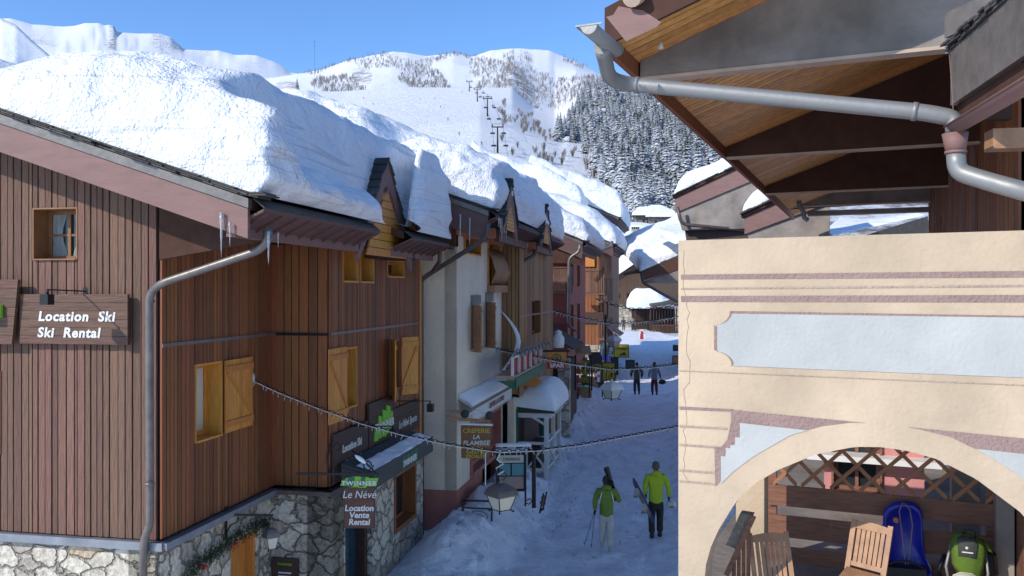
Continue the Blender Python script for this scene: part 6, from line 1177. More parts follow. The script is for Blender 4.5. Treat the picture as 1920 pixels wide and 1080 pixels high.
fin(6.72*KR, .16, 'concrete', 'concl', af+.4); fin(3.36*KR, .12, 'darkmar', 'concl', af); fin(0, .12, 'darkmar', 'concl', af); fin(-3.5*KR, .2, 'concrete', 'concl', af, c0=.26)
MB().box(RF, ae+.5, af, -4.0*KR, -3.8*KR, zE+.0, zE+.14).build('far_beam', M['concrete'], HO)
# the street-side facade under the overhang
fr = Fr(RF.p(af, 0, 0), RV, -RF.A); board_wall(fr, -9.5, 7, ZP+2.5, lambda a: zs(af)-.05, [(1.0, 2.2, 5.0, 7.6), (3.4, 4.4, 5.0, 7.6)], HO, M['boardB'], w=(.18, .3)); 
for h in ((1.0, 2.2, 5.0, 7.6), (3.4, 4.4, 5.0, 7.6)): window(fr, h, HO, M['boardB'], depth=.08, bars=(1, 1))
for x in (-5.2, -3.6, -2.3, -1.0, .8, 3.0): 
    mb = MB()
    for j in range(5): mb.box(fr, x+j*.05, x+j*.05+.035, .02, .09, 4.6, 8.6)
    mb.build('ribbed_pilaster', M['mauve'], HO)
MB().box(fr, -9.5, 7, -3, -.12, 4.7, 8.8).build('wall_core', M['dark'], HO)
# rake board with painted-on sunlit patch, lamp, gutter end, pipes
bk = b0+.02; MB().prism([RF.p(ae-.05, bk, zE+.06), RF.p(3.6, bk, zE+.06+(3.65-ae)*k_), RF.p(3.6, bk, zE+.5+(3.65-ae)*k_), RF.p(ae-.05, bk, zE+.42)], RF.B*.05).build('rake_board', M['darkmar'], HO)
pt = [(1137, 32), (1150, 28), (1160, 12), (1206, 20), (1240, 42), (1233, 50), (1174, 78)]; MB().prism([RF.p(rp(x, y, bk+.052)[0], bk+.052, rp(x, y, bk+.052)[1]) for x, y in pt][::-1], RF.B*.004).build('sunlit_patch', M['mauve'], HO)  # paler mauve sheet on the board, sunlight put in as colour
WL = thing('wall_lamp', RF.p(rp(1195, 5, bk)[0], bk+.1, rp(1195, 5, bk)[1]), 'cream cylindrical floodlight under the top edge of the roof board', 'lamp'); o = WL.location.copy()
MB().tube([o+V((-.04, -.07, 0)), o+V((.05, .06, .08)), o+V((.15, .15, .15))], [.096, .10, .10], 14).build('housing', M['concl'], WL); MB().tube([o+V((.1, .1, .1)), o+V((.1, .12, .2))], .02, 6).build('bracket', M['zinc'], WL)
a_, z_2 = rp(1239, 86, 6.9*KR); o = RF.p(a_, 6.9*KR, z_2); SP = thing('soffit_lamp', o, 'small white cup lamp with a loose wire under the boards', 'lamp'); MB().lathe(o, [(0, -.03), (.034, -.03), (.02, .01), (.012, .03)], 10).build('cup', M['white'], SP); MB().tube([o+V((0, 0, .02)), o+V((-.03, 0, .07)), o+V((-.05, .02, .1))], .004, 5).build('wire', M['concl'], SP)
GU = thing('gutter', P(1108, 60, 4.05*KR), 'zinc half round gutter end sticking out at the roof corner against the sky', 'gutter'); gp = [P(1105, 46, 4.0*KR)]; gdir = RW; mb = MB(); g0 = P(1104, 50, 3.98*KR)
pr_ = []
for i in range(13): t = pi*i/12; pr_.append((-cos(t)*.072, -sin(t)*.075))
X_ = RU; vs = []
for L_ in (0, .75):
    for r_ in (1, .93): vs += [g0+gdir*L_+X_*(x*r_)+V((0, 0, z*r_+.012)) for x, z in pr_]
n_ = 13; fs = []
for i in range(12): fs += [(i, i+1, 2*n_+i+1, 2*n_+i), (n_+i+1, n_+i, 3*n_+i, 3*n_+i+1), (i+1, i, n_+i, n_+i+1)]
mb.add(vs, fs, True); mb.prism([g0+X_*x*.93+V((0, 0, z*.93+.012)) for x, z in pr_], gdir*.006); mb.tube([g0+X_*(-.108)+V((0, 0, .014)), g0+X_*(-.108)+gdir*.75+V((0, 0, .014))], .009, 6); mb.bar(g0-X_*.115+V((0, 0, .016)), g0+X_*.115+V((0, 0, .016)), .01, .012); mb.build('trough', M['zinc'], GU)
pts = [P(1128, 88, 4.25*KR), P(1134, 110, 4.35*KR), P(1142, 148, 4.5*KR), P(1180, 158, 4.6*KR), P(1735, 211, 4.0*KR), P(1790, 222, 3.96*KR), P(1790, 250, 3.95*KR)]
rp_ = pipe_path(pts, .24, 7); DP = MB().tube(rp_, .070, 14).build('rain_pipe', M['zinc']); tag(DP, 'long grey zinc rain pipe crossing in front of the boarded soffit', 'pipe')
jA, jB = P(1180, 158, 4.6*KR), P(1735, 211, 4.0*KR); jd = (jB-jA).normalized(); q_ = MB().tube([jA+jd*.06, jA+jd*.10], .077, 14).tube([jB-jd*.10, jB-jd*.06], .077, 14).build('pipe_joint', M['zinc'], None, org=WO[DP.name]); q_.parent = DP; q_.location = (0, 0, 0)
# lower roof corner at the right edge: grey flashing, slates, maroon gutter
LR = thing('roof_corner', P(1850, 160, 3.6*KR), 'lower roof corner with grey metal fascia and slate edge at the right border', 'roof'); Z0 = P(1784, 200, 4.0*KR); ft = -S
Z0 = P(1782, 198, 4.02*KR); MB().prism([Z0+V((.0, 0, 0)), Z0+V((0, 0, .45)), Z0+V((.05, 0, .45)), Z0+V((.05, 0, 0))], ft*4.4).build('fascia', M['greypipe'], LR)
MB().prism([P(1771, 72, 4.1*KR), P(1960, -20, 3.6*KR), P(1960, -60, 3.6*KR), P(1771, 25, 4.1*KR)], V((.02, .04, 0))).prism([P(1771, 25, 4.1*KR), P(1771, 100, 4.1*KR), P(1776, 100, 4.09*KR), P(1776, 25, 4.09*KR)], V((.2, .1, 0))).build('side_flashing', M['greypipe'], LR)
mb = MB(); rr = random.Random(8)
for i in range(40):
    for k in range(3): o = Z0+ft*(i*.11-.07)+V((-.02+rr.uniform(-.02, .02)-k*.015, 0, 0.455+k*.022)); mb.prism([o, o+ft*.1, o+ft*.1+V((.3, 0, .09)), o+V((.3, 0, .09))], V((0, 0, .019)))
mb.build('slates', M['slate'], LR)
MB().prism([Z0+V((.06, 0, -.12)), Z0+V((.06, 0, .0)), Z0+V((.12, 0, .0)), Z0+V((.12, 0, -.12))], ft*4.4).prism([Z0+V((.12, .05, -.12)), Z0+V((.5, .05, -.12)), Z0+V((.5, .05, .3)), Z0+V((.12, .05, .3))], ft*.1).build('back_board', M['darkmar'], LR)
MB().box(Fr(P(1862, 262, 3.9*KR), (.98, -.19, 0), (-.19, -.98, 0)), 0, 1.2, -.2, 0, -.07, .09).build('beam_end', M['teak'], LR)
MG = thing('gutter', P(1790, 250, 3.95*KR), 'maroon painted gutter with its outlet at the right border', 'gutter'); g0 = P(1775, 238, 3.98*KR); mb = MB(); vs = []
for L_ in (0, 3):
    for r_ in (1, .93): vs += [g0+ft*L_+V((.95*(x*r_)+.05, .0, z*r_)) for x, z in pr_]
mb.add(vs, fs, True).prism([g0+V((x*.93+.05, 0, z*.93)) for x, z in pr_], ft*.006).tube([g0+V((-.02, 0, .0)), g0+V((-.02, 0, 0))+ft*4.4], .010, 6); mb.build('trough', M['mauve'], MG)
MB().tube([P(1791, 250, 3.93*KR), P(1792, 285, 3.93*KR)], [.1, .075], 14).tube([P(1792, 283, 3.93*KR), P(1792, 288, 3.93*KR)], .084, 14).build('outlet', M['mauve'], MG)
pts = [P(1792, 285, 3.93*KR), P(1795, 322, 3.93*KR), P(1845, 338, 3.85*KR), P(1990, 378, 3.6*KR)]; tag(MB().tube(pipe_path(pts, .2, 8), .073, 14).build('rain_pipe', M['zinc']), 'short grey pipe curving away below the maroon outlet', 'pipe')
tag(MB().tube([P(1779, 90, 4.05*KR), P(1784, 150, 4.0*KR), P(1787, 200, 3.98*KR), P(1788, 235, 3.95*KR)], .004, 5).build('cable', M['mauve']), 'thin reddish cable hanging beside the grey fascia', 'cable')
RF = RO
def ra(px, b=0):
    r = (px-960)/F; o = OR-RW*b; return (r*o.y-o.x)/(RU.x-r*RU.y)
# ================================================================ right-hand row of chalets behind
def right_gable(px, py, Y, ln, slope, label, snl, hb=.55, hp=1.0, depth=7, seed=0, sn=.5):
    o = P(px, py, Y); fr = Fr(o, RU, -RW); R = thing('gabled_chalet', fr.p(ln/2, 0, -o.z), label, 'house')
    z = lambda a: a*slope
    MB().prism([fr.p(0, 0, 0), fr.p(ln, 0, z(ln)), fr.p(ln, 0, z(ln)-hb), fr.p(0, 0, -hb*.75)], -fr.B*.1).build('barge_board', M['mauve'], R)
    MB().prism([fr.p(.05, -.1, -hb*.7), fr.p(ln, -.1, z(ln)-hb*.7), fr.p(ln, -.1, -hp), fr.p(.3, -.1, -hp)], -fr.B*.25).build('concrete_gable', M['concrete'], R)
    MB().prism([fr.p(.25, -.5, -hp*.6), fr.p(ln, -.5, -hp*.5), fr.p(ln, -.5, -hp*1.7), fr.p(.5, -.5, -hp*1.7)], -fr.B*.3).build('recess_panel', M['signd'], R)
    MB().box(fr, 1.4, ln, -depth, -.9, -o.z-.3, -hp*.5).build('wall', M['boardB'], R)
    MB().prism([fr.p(-.1, .1, 0), fr.p(ln, .1, z(ln)+.02), fr.p(ln, .1, z(ln)+.16), fr.p(-.1, .1, .14)], -fr.B*depth).build('roof', M['darkmar'], R)
    rough_slates(Fr(fr.O, fr.A, fr.B), -.12, ln, lambda a: z(a)+.15, -.2, .16, R)
    snow_slab('roof_snow', snl, lambda u, v: fr.p(u, .1-v, z(u)+.2), 0-.05, ln, 0, depth, lambda u, v: sn*(1+.3*noise.noise(V((u*.6, v*.5, seed)))), (.7, .01, .3, .2), 50, 30, ns=.05, freq=1.2, bulge=.05, seedv=seed)
    return R, fr
r2, f2_ = right_gable(1266, 372, 40, 5, .42, 'concrete gabled chalet behind the ochre wall, left one with a gutter pipe', 'strip of snow on the left concrete gabled chalet', seed=3, hb=.9, hp=1.5, sn=.7)
r1, f1_ = right_gable(1396, 408, 29, 2.7, .42, 'nearer concrete gabled chalet peeking between the ochre wall and the big overhang', 'rounded snow cap on the nearer concrete gabled chalet', seed=8, hb=.75, hp=1.15, sn=.7)
tag(MB().tube(pipe_path([P(1270, 388, 39.5), P(1276, 414, 39.5), P(1284, 421, 39.5), P(1400, 432, 39)], .3), .08, 8).build('downpipe', M['brownzinc']), 'thin dark pipe running right from the left gabled chalet', 'downpipe')
tag(MB().tube([P(1497, 372, 24.5), P(1500, 388, 24.5), P(1506, 396, 24.5), P(1508, 408, 24.5), P(1515, 413, 24.5)], .07, 8).build('downpipe', M['zinc']), 'short bent grey spout under the concrete beam', 'downpipe')
sr = thing('snowy_annexe', P(1640, 430, 24), 'low annexe roof with sunlit and shaded snow under the concrete beam', 'house'); g = lambda x, y, Y=46: P(x, y, Y)
MB().prism([g(1600, 448), g(1740, 405), g(1740, 470), g(1600, 470)], V((.5, 2, 0))).build('wall', M['slate'], sr)
snow_slab('roof_snow', 'snow on the low annexe roof above the ochre parapet', lambda u, v: g(1532, 449).lerp(g(1735, 403), u)+V((5*(1-u)*v, 9*v, 2.0*v*(1-u*.93))), 0, 1, 0, 1, lambda u, v: .22, (.02, .02, .15, .1), 30, 30, ns=.06, freq=.8, bulge=.0, seedv=1)
tb = thing('valley_roof', P(1330, 450, 50), 'wide snow covered roof behind the left end of the ochre parapet', 'house'); g = lambda x, y, Y=52: P(x, y, Y)
MB().prism([g(1300, 462), g(1420, 440), g(1420, 520), g(1300, 520)], V((0, 1, 0))).build('wall', M['boardB'], tb)
snow_slab('roof_snow', 'wide sunlit snowfield on the roof behind the ochre parapet corner', lambda u, v: g(1266, 462).lerp(g(1430, 436), u)+V((0, 9*v, 1.2*v+.15)), 0, 1, 0, 1, lambda u, v: .5, (.03, .02, .1, .1), 40, 20, ns=.08, freq=.6, bulge=.0, seedv=1)
# ================================================================ string lights and lanterns across the street
def chain(pts, link, label, bulbs=True, k=1.0):
    pts = [V(p) for p in pts]; d = [0]
    for a, b in zip(pts, pts[1:]): d.append(d[-1]+(b-a).length)
    def atd(x):
        for i in range(len(pts)-1):
            if x <= d[i+1]: return pts[i].lerp(pts[i+1], (x-d[i])/(d[i+1]-d[i]))
        return pts[-1]
    root = thing('light_chain', pts[0], label, 'string lights', 'light chains across the street'); mb = MB(); n = int(d[-1]/link); ph = 0
    for i in range(n):
        a, b = atd(i*link-.1*link), atd((i+1)*link+.1*link); t = (b-a).normalized(); s_ = t.cross(V((0, 0, 1))).normalized(); u = s_.cross(t); w = u if i % 2 else s_
        c = (a+b)/2; hl = link*.6; r = link*.27; mb.tube([c+t*(hl*cos(q))+w*(r*sin(q)) for q in [2*pi*j/10 for j in range(11)]], .0075*k, 4, cap=False)
    mb.build('chain', M['iron'], root)
    if bulbs:
        cb = MB(); bb = MB(); rr = random.Random(len(label)); cb.tube([atd(i*d[-1]/60)+V((0, 0, -.025*k)) for i in range(61)], .008*k, 4); m_ = int(d[-1]/(.11*k))
        for i in range(m_): p = atd(i*.11*k)+V((rr.uniform(-.02, .02), rr.uniform(-.02, .02), -.035*k)); q = V((rr.gauss(0, .3), rr.gauss(0, .3), -1)).normalized()*(.045+rr.random()*.04)*k; bb.tube([p, p+q*.6, p+q], [.005*k, .007*k, .002], 5)
        cb.build('cable', M['white'], root); bb.build('bulbs', M['bulb'], root)
    return root
def sag(p0, pm, p1, n=24):                        # parabola through three points
    p0, pm, p1 = V(p0), V(pm), V(p1); out = []
    for i in range(n+1):
        t = i/n; out.append(p0*(1-t)*(1-2*t)+pm*4*t*(1-t)+p1*t*(2*t-1))
    return out
px_pts = [(467, 708, 14.0), (520, 733, 14.2), (600, 765, 14.4), (680, 793, 14.6), (760, 815, 14.8), (840, 832, 15.0), (935, 846, 15.2), (1010, 843, 15.5), (1090, 833, 15.9), (1180, 816, 16.3), (1275, 798, 16.8), (1300, 793, 17)]
chain([P(*q) for q in px_pts], .085, 'nearest sagging chain of icicle lights crossing the street from the brown chalet')
lp = P(940, 955, 15.1); lantern(lp, .20, .50, 'large square street lantern hanging from the nearest light chain'); tag(MB().tube([lp+V((-.28, 0, .42)), lp+V((-.28, 0, 1.0))], .010, 5).tube([lp+V((.05, 0, .68)), P(934, 890, 15.1), P(930, 878, 15.1), P(944, 870, 15.15), P(932, 862, 15.15), P(938, 848, 15.2)], .014, 5).build('hanging_hook', M['white']), 'twisted wire hook with bulbs holding the large lantern', 'hook')
wl = P(468, 700, 14.02); r = thing('junction_box', wl, 'small white junction box with a tangle of bulbs where the chain meets the wall', 'junction box'); MB().box(Fr(wl, S, N), -.05, .05, -.02, .03, .02, .13).build('box', M['white'], r); MB().ball(wl+V((.04, 0, -.06)), .05, .05, .08, 8, 6).tube([wl, wl+V((.08, 0, -.12)), wl+V((.02, 0, -.2))], .01, 5).build('bulbs', M['bulb'], r)
chain([P(*q) for q in [(912, 649, 24.5), (960, 660, 25), (1010, 669, 25.5), (1070, 681, 26), (1147, 691, 26.7), (1210, 689, 27.4), (1275, 682, 28.2), (1300, 679, 28.4)]], .13, 'second light chain crossing the street in front of the grocery sign', k=1.7)
lp2 = P(1147, 747, 26.7); lantern(lp2, .24, .56, 'smaller snow topped street lantern hanging from the second light chain', snow=True); tag(MB().tube([lp2+V((0, 0, .7)), P(1146, 708, 26.7), P(1147, 691, 26.7)], .02, 5).tube([lp2+V((-.18, 0, .3)), P(1137, 691, 26.7)], .012, 5).build('hanging_hook', M['iron']), 'dark hook and rod of the smaller snow topped lantern', 'hook')
chain([P(*q) for q in [(1012, 575, 34), (1080, 594, 35), (1150, 607, 36.5), (1230, 600, 38), (1290, 590, 39)]], .2, 'third and thinnest light chain high over the far street', k=1.6)
chain([P(*q) for q in [(1118, 560, 44), (1150, 572, 45), (1190, 580, 46), (1235, 578, 47), (1290, 568, 48)]], .3, 'farthest light cable in front of the snow hut', bulbs=False, k=2.2)
lantern(P(1151, 650, 40), .24, .55, 'far snow capped lantern by the highest yellow sign', snow=True)
# icicle-lit drapes near the second chain foot
# ================================================================ people
def skinned(name, joints, edges, mtl, parent, sub=2, root_i=0):
    """joints: (pos, rx, ry)"""
    me = bpy.data.meshes.new(name); me.from_pydata([V(j[0]) for j in joints], edges, []); ob = bpy.data.objects.new(name, me); C.objects.link(ob)
    md = ob.modifiers.new('s', 'SKIN'); md.use_smooth_shade = True
    for i, j in enumerate(joints): sv = me.skin_vertices[0].data[i]; sv.radius = (j[1], j[2] if len(j) > 2 else j[1]); sv.use_root = (i == root_i)
    s2 = ob.modifiers.new('b', 'SUBSURF'); s2.levels = sub; s2.render_levels = sub
    bpy.context.view_layer.update(); e = ob.evaluated_get(bpy.context.evaluated_depsgraph_get()); nm = bpy.data.meshes.new_from_object(e); nm.name = name; bpy.data.objects.remove(ob)
    for p in nm.polygons: p.use_smooth = True
    nm.materials.clear(); nm.materials.append(mtl); o = bpy.data.objects.new(name, nm); C.objects.link(o); o.parent = parent; WO[o.name] = WO[parent.name]; return o
skin_m = mat('skin', (.42, .24, .17), .6, .05, 9, bump=0); hair_m = mat('dark_hair', (.035, .022, .018), .7, .2, 30, (1, 1, .3), .2, 60)
def cloth(n, c, c2=None, bump=.2): return mat(n, c, .75, .2, 7, (1, 1, 1), bump, 11, col2=c2, c2amt=.6 if c2 else .5, dist=.03)
def person(loc, H, face, label, jacket, trousers, boots, head, arms, legs, hood=None, lod=2, gloves=None, group=None, accents=None, hairlen=0, belly=1.0):
    """face: heading angle (0 = walking away along +Y); arms: ((elbow),(hand)) for L,R; legs: ((knee),(ankle)) for L,R, all in body units (x right, y forward, z up, of H)"""
    root = thing('person', loc, label, 'person', group); c, s_ = cos(face), sin(face); k = H
    def T(x, y, z): return V(((x*c+y*s_)*k, (-x*s_+y*c)*k, z*k))
    hip = .52; (eL, hL), (eR, hR) = arms; (kL, aL_), (kR, aR_) = legs; shz = .815
    def fingers(h, e, sg):
        d = (V(h)-V(e)).normalized(); out = []
        side = V((0, 1, 0)); 
        for i, (o, ln) in enumerate(((-.014, .030), (-.005, .036), (.004, .034), (.012, .027))): b = V(h)+d*.022+side*o; out.append([b, b+d*ln*.6, b+d*ln+V((-sg*.006, 0, -.004))])
        b = V(h)+side*.014+d*.004; out.append([b, b+side*.016+d*.014, b+side*.018+d*.030]); return out
    # one continuous body with hands of five fingers
    J = [(T(0, 0, hip), .072*k, .054*k), (T(0, 0, .62), .075*k, .055*k), (T(0, .005, .74), .088*k, .06*k), (T(0, 0, shz), .062*k, .045*k), (T(0, 0, .865), .030*k, .030*k), (T(0, .008, .905), .045*k, .05*k), (T(0, .008, .95), .046*k, .055*k), (T(0, .003, .985), .026*k, .03*k)]; E = [(0, 1), (1, 2), (2, 3), (3, 4), (4, 5), (5, 6), (6, 7)]
    for sg, e, h in ((-1, eL, hL), (1, eR, hR)):
        n0 = len(J); J += [(T(sg*.105, 0, shz-.01), .034*k), (T(*e), .024*k), (T(*h), .016*k), (T(*(V(h)+(V(h)-V(e)).normalized()*.026)), .019*k, .011*k)]; E += [(3, n0), (n0, n0+1), (n0+1, n0+2), (n0+2, n0+3)]
        for f in fingers(h, e, sg): m0 = len(J); J += [(T(*q), r*k) for q, r in zip(f, (.0055, .0050, .0040))]; E += [(n0+3, m0), (m0, m0+1), (m0+1, m0+2)]
    for sg, kn, an in ((-1, kL, aL_), (1, kR, aR_)):
        n0 = len(J); J += [(T(sg*.048, 0, hip-.04), .045*k), (T(*kn), .035*k), (T(*an), .024*k), (T(an[0], an[1]+.065, max(.012, an[2]-.035)), .02*k)]; E += [(0, n0), (n0, n0+1), (n0+1, n0+2), (n0+2, n0+3)]
    skinned('body', J, E, skin_m, root, sub=1)
    # jacket
    JJ = [(T(0, 0, .435), .104*k*belly, .086*k), (T(0, 0, .54), .100*k*belly, .080*k), (T(0, 0, .67), .098*k, .074*k), (T(0, 0, .77), .108*k, .072*k), (T(0, -.003, .83), .070*k, .056*k), (T(0, 0, .865), .046*k, .044*k)]; EE = [(0, 1), (1, 2), (2, 3), (3, 4), (4, 5)]
    for sg, e, h in ((-1, eL, hL), (1, eR, hR)): n0 = len(JJ); w = V(h)*.9+V(e)*.1; JJ += [(T(sg*.108, 0, .80), .050*k), (T(*((V(e)+V((sg*.12, 0, .8)))/2)), .042*k), (T(*e), .037*k), (T(*w), .029*k)]; EE += [(3, n0), (n0, n0+1), (n0+1, n0+2), (n0+2, n0+3)]
    jk = skinned('jacket', JJ, EE, jacket, root, sub=lod)
    TR = [(T(0, 0, .55), .090*k, .074*k), (T(0, 0, .46), .096*k, .076*k)]; ET = [(0, 1)]
    for sg, kn, an in ((-1, kL, aL_), (1, kR, aR_)): n0 = len(TR); TR += [(T(sg*.048, .0, .42), .060*k, .062*k), (T(*((V(kn)+V((sg*.048, 0, .42)))/2)), .056*k), (T(*kn), .047*k), (T(*((V(kn)+V(an))/2)), .045*k), (T(an[0], an[1], an[2]+.02), .046*k)]; ET += [(1, n0)]+[(n0+i, n0+i+1) for i in range(4)]
    skinned('trousers', TR, ET, trousers, root, sub=lod)
    for sg, an in ((-1, aL_), (1, aR_)): x, y, z = an; skinned('boot', [(T(x, y-.005, z+.055), .034*k), (T(x, y-.005, z), .032*k), (T(x, y-.02, max(.02, z-.03)), .028*k), (T(x, y+.03, max(.018, z-.035)), .026*k, .022*k), (T(x, y+.085, max(.016, z-.03)), .022*k, .018*k)], [(0, 1), (1, 2), (2, 3), (3, 4)], boots, root, sub=1)
    if gloves:
        for e, h in ((eL, hL), (eR, hR)):
            d = (V(h)-V(e)).normalized(); J = [(T(*(V(h)-d*.02)), .024*k), (T(*h), .022*k), (T(*(V(h)+d*.026)), .023*k, .016*k)]; E = [(0, 1), (1, 2)]
            for f in fingers(h, e, 1): m0 = len(J); J += [(T(*q), r*k) for q, r in zip(f, (.009, .008, .007))]; E += [(2, m0), (m0, m0+1), (m0+1, m0+2)]
            skinned('glove', J, E, gloves, root, sub=1)
    hm, hk = head; mb = MB(); o = WO[root.name]
    mb.ball(o+T(0, .002, .948), .052*k, .060*k, .062*k, 16, 10)
    if hairlen: mb.ball(o+T(0, -.02, .92-hairlen*.3), .046*k, .035*k, hairlen*k, 12, 8)
    mb.build(hk, hm, root)
    fc = MB(); fc.ball(o+T(0, .068, .935), .006*k, .010*k, .011*k, 8, 6).build('nose', skin_m, root)
    MB().ball(o+T(-.05, .004, .93), .006*k, .012*k, .018*k, 6, 5).ball(o+T(.05, .004, .93), .006*k, .012*k, .018*k, 6, 5).build('ears', skin_m, root); MB().ball(o+T(-.02, .06, .945), .007*k, seg=6, rings=4).ball(o+T(.02, .06, .945), .007*k, seg=6, rings=4).build('eyes', M['black'], root); MB().ball(o+T(0, .06, .908), .014*k, .006*k, .004*k, 8, 4).build('mouth', M['mauve'], root)
    if hood: MB().ball(o+T(0, -.045, .855), .066*k, .045*k, .045*k, 14, 8).build('hood', hood, root)
    return root, (lambda x, y, z: o+T(x, y, z))
gr = lambda px, py: (lambda q: V((q.x, q.y, street_h(q.x, q.y))))(P(px, py, CZ*F/(py-HZ)))
walk = (((-.055, .06, .27), (-.055, .02, .055)), ((.055, -.01, .27), (.055, -.09, .075)))
# woman with skis
lime1 = cloth('olive_green_shell', (.125, .20, .022), (.085, .145, .018)); wht = cloth('off_white_trousers', (.50, .48, .44)); wp = gr(1137, 1036); H1 = 1.66
wo, T_ = person(wp, H1, .05, 'person in olive green jacket and off-white trousers with skis on the shoulder', lime1, wht, cloth('grey_ski_boots', (.42, .41, .40)), (hair_m, 'hair'), (((-.155, -.01, .66), (-.15, .02, .53)), ((.18, .0, .66), (.135, .10, .70))), (((-.045, .03, .28), (-.06, .04, .075)), ((.045, .02, .27), (.045, -.05, .045))), hood=lime1, gloves=M['black'], hairlen=.05)
mb = MB()
for sg in (-1, 1): mb.tube([T_(sg*.062, -.062, .80), T_(sg*.078, -.078, .74), T_(sg*.09, -.07, .69), T_(sg*.092, -.055, .64)], [.010, .012, .011, .008], 6)
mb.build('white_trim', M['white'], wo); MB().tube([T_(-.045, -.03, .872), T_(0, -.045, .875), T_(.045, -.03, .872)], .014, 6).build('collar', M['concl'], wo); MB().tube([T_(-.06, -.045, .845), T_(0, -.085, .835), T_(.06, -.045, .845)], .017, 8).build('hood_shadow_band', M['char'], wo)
SK = thing('skis', T_(.08, 0, .86), 'pair of dark skis resting on the right shoulder of the person in olive green', 'skis')
d0, d1 = T_(-.04, -.42, 1.16), T_(.165, .34, .60); ax = (d1-d0).normalized(); sd_ = ax.cross(V((0, 0, 1))).normalized()
d0, d1 = T_(-.015, -.30, 1.16), T_(.15, .30, .62); ax = (d1-d0).normalized(); sd_ = ax.cross(V((0, 1, 0))).normalized()
for sg in (-1, 1): MB().tube([d0+sd_*sg*.03-ax*.05+V((0, -.0, .0)), d0+sd_*sg*.022, d0.lerp(d1, .3)+sd_*sg*.018, d0.lerp(d1, .7)+sd_*sg*.018, d1+sd_*sg*.022], [.02, .045, .036, .034, .045], 8).build('ski', M['iron' if sg < 0 else 'char'], SK)
c_ = d0.lerp(d1, .45); MB().box(Fr(c_, ax, sd_, ax.cross(sd_)), -.14, -.02, -.05, .05, -.05, .07).box(Fr(c_, ax, sd_, ax.cross(sd_)), .1, .2, -.05, .05, -.05, .06).build('bindings', M['iron'], SK)
PO = thing('ski_poles', T_(-.15, .02, .0), 'pair of thin ski poles held in the left hand of the person in olive green', 'ski poles')
for dx, dy in ((-.12, .02), (-.215, -.02)): a_, b_ = T_(-.15, .02, .55), T_(-.08+dx, dy+.02, .03 if dx > -.2 else .07); MB().tube([a_, b_], .007, 6).tube([a_+(a_-b_).normalized()*.02, a_-(a_-b_).normalized()*.1], .015, 6).lathe(b_+V((0, 0, .05)), [(.006, 0), (.03, .004), (.006, .012)], 8).build('pole', M['iron'], PO)
# man with snowboard and helmet
lime2 = cloth('bright_lime_shell', (.34, .46, .012), (.27, .385, .010)); mp = gr(1230, 1008); H2 = 1.80
mo, T2_ = person(mp, H2, -.03, 'person in bright lime jacket and dark trousers carrying a snowboard and a helmet', lime2, cloth('black_brown_trousers', (.022, .016, .015)), M['black'], (cloth('grey_brown_beanie', (.13, .09, .08)), 'hat'), (((-.15, -.02, .66), (-.125, .05, .555)), ((.165, -.01, .66), (.175, .03, .525))), (((-.055, .02, .27), (-.055, -.01, .05)), ((.06, .04, .28), (.058, .04, .05))), hood=lime2, gloves=M['black'], belly=1.04)
SB2 = thing('snowboard', T2_(-.16, .05, .5), 'dark blue and white snowboard carried under the left arm of the person in lime', 'snowboard')
fr = Fr(T2_(-.165, .03, .50), V((.22, -.85, -.5)), V((.8, .3, .2))); fr.B = (fr.B-fr.A*fr.B.dot(fr.A)).normalized(); fr.C = fr.A.cross(fr.B).normalized()
w_, l_ = .14, .70; ol = [(l_*cos(t)*1.0, w_*(1 if sin(t) > 0 else -1)*abs(sin(t))**.45) for t in [2*pi*i/28 for i in range(28)]]
MB().prism([fr.p(a, -.008, c) for a, c in ol], fr.B*.016).build('deck', mat('indigo_board', (.025, .03, .12), .35, .5, 5, bump=0), SB2); MB().prism([fr.p(a*.6+.1, .0085, c*.7) for a, c in ol], fr.B*.003).prism([fr.p(a*.6+.1, -.0085, c*.7) for a, c in ol], -fr.B*.003).build('pale_graphic', M['mauvef'], SB2)
for x in (-.26, .26): MB().box(fr, x-.07, x+.07, -.10, -.012, -.07, .07).tube([fr.p(x+.06, -.05, -.08), fr.p(x+.08, -.16, -.05), fr.p(x+.08, -.16, .05), fr.p(x+.06, -.05, .08)], .022, 6).build('binding', M['frost'], SB2)
hp_ = T2_(.205, .03, .43); HE = thing('helmet', hp_, 'pale grey and pink ski helmet hanging from the right hand of the person in lime', 'helmet'); mb = MB(); mb.ball(hp_, .125, .14, .10, 16, 10); mb.build('shell', M['frost'], HE); MB().ball(hp_+V((0, -.06, -.01)), .09, .09, .05, 12, 8).build('visor', M['mauvep'], HE); MB().tube([T2_(.178, .03, .50), hp_+V((-.04, 0, .1)), hp_+V((-.07, 0, .04))], .01, 5).tube([T2_(.178, .03, .50), hp_+V((.04, 0, .1)), hp_+V((.08, 0, .02))], .01, 5).build('strap', M['white'], HE)
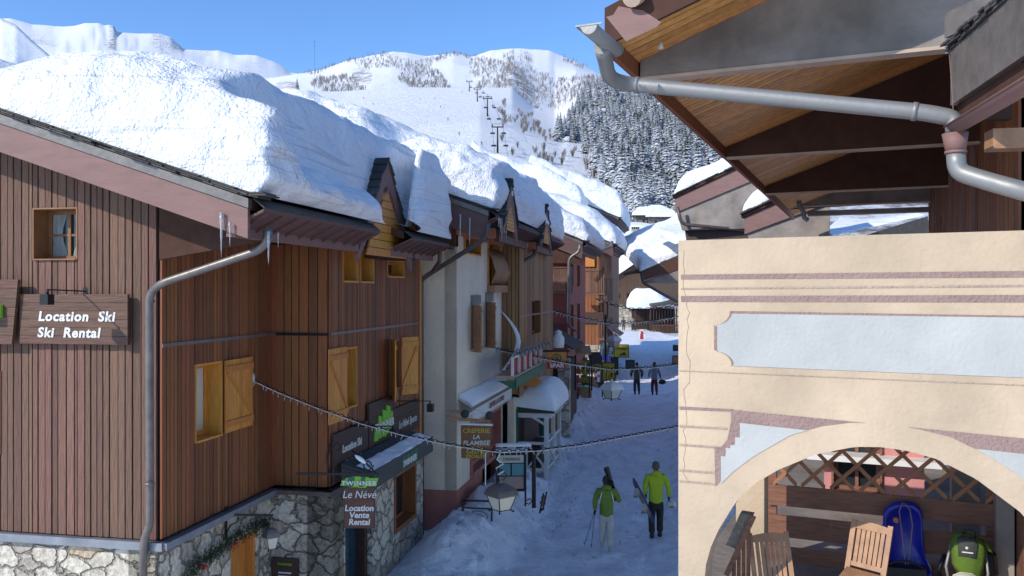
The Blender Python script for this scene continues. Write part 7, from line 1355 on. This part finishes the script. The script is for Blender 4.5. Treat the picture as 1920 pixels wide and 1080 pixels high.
# mid-distance pair
p3 = gr(1194, 741); a3, t3 = person(p3, 1.80, 0, 'person walking away in a dark and tan jacket, middle distance, left of the two', cloth('tan_back', (.10, .085, .065)), cloth('charcoal_trousers', (.02, .022, .026)), M['black'], (hair_m, 'hair'), (((-.17, 0, .67), (-.16, .08, .56)), ((.16, 0, .66), (.15, .02, .53))), walk, lod=1)
MB().ball(t3(0, -.012, .80), .125*1.8, .075*1.8, .045*1.8, 12, 8).tube([t3(-.15, -.0, .79), t3(-.175, 0, .67), t3(-.165, .06, .58)], [.085, .075, .06], 8).tube([t3(.15, 0, .79), t3(.165, 0, .66), t3(.155, .02, .56)], [.085, .075, .06], 8).build('dark_yoke', M['char'], a3)
p4 = gr(1227, 741); a4, t4 = person(p4, 1.84, 0, 'person walking away in a pale grey jacket and dark red trousers, holding a dark bag', cloth('pale_grey_shell', (.24, .25, .30)), cloth('wine_red_trousers', (.13, .012, .022)), M['black'], (hair_m, 'hair'), (((-.155, 0, .66), (-.165, .03, .54)), ((.15, 0, .66), (.17, .02, .55))), walk, lod=1)
MB().tube([t4(.115, -.01, .79), t4(.16, 0, .67), t4(.18, .02, .55)], .055, 6).build('dark_sleeve', M['char'], a4)
bgp = t4(.24, .02, .40); bg = thing('carry_bag', bgp, 'dark bag swinging from the right hand of the person in red trousers', 'bag'); MB().ball(bgp, .22, .12, .14, 10, 8).build('body', M['black'], bg); MB().tube([t4(.175, .02, .54), bgp+V((.0, 0, .12))], .02, 5).build('strap', M['black'], bg)
for i, (x, y, h, c, lab) in enumerate(((1169, 619, 1.75, (.06, .06, .08), 'tiny far person in dark clothes by the left shops'), (1186, 622, 1.85, (.22, .21, .22), 'tiny far person in a light grey jacket on the square'), (1254, 622, 1.7, (.03, .03, .04), 'tiny far dark figure near the terrace balustrade'))):
    q = P(x, y, CZ*F/(y-HZ)); q.z = street_h(q.x, min(q.y, 130))-.0; q.y = min(q.y, 112); q.x = (x-960)/F*q.y; q.z = .55
    person(q, h, .3*i, lab, cloth('far_jacket_%d' % i, c), cloth('far_trousers_%d' % i, (.03, .03, .035)), M['black'], (hair_m, 'hair'), (((-.15, 0, .66), (-.15, .03, .53)), ((.15, 0, .66), (.15, .03, .53))), walk, lod=1)
# skiers on the slope: small figures, each one continuous body plus skis
sk = [(666, 200, 'red'), (682, 184, 'char'), (826, 202, 'char'), (840, 226, 'char'), (861, 256, 'char'), (788, 185, 'teak'), (815, 187, 'char'), (700, 197, 'char'), (903, 272, 'char'), (866, 174, 'char')]
names_ = ['in red at the left side of the slope', 'highest left on the slope', 'in the middle of the slope under the ridge', 'in dark clothes near the centre of the slope', 'lowest on the open slope above the snowy roofs', 'in tan near the upper left edge of the slope', 'near the top centre of the slope', 'left of centre high on the slope', 'beside the chairlift base', 'far up near the chairlift top']
for (x, y, m_), lab in zip(sk, names_):
    best = min(rows, key=lambda Y: abs(prof(x, Y)-y) if 200 < Y < 900 else 1e9); p = terr(x, best); H = 1.75*1.25
    r = thing('person', p, 'tiny skier '+lab, 'skier', 'skiers on the slope')
    skinned('body', [((0, 0, .95*H/1.75), .17, .14), ((0, 0, 1.35*H/1.75), .22, .15), ((0, 0, 1.5*H/1.75), .07), ((0, 0, 1.65*H/1.75), .11), ((-.15, .1, .5), .10), ((-.2, 0, .08), .08), ((.15, .1, .5), .10), ((.2, 0, .08), .08), ((-.42, .1, 1.2), .07), ((-.55, -.2, 1.0), .05), ((.42, .1, 1.2), .07), ((.55, -.2, 1.0), .05)], [(0, 1), (1, 2), (2, 3), (0, 4), (4, 5), (0, 6), (6, 7), (1, 8), (8, 9), (1, 10), (10, 11)], M[m_], r, sub=1)
    MB().bar(p+V((-.2, -.8, .05)), p+V((-.1, .8, .05)), .12, .04).bar(p+V((.2, -.8, .05)), p+V((.3, .8, .05)), .12, .04).build('skis', M['iron'], r)
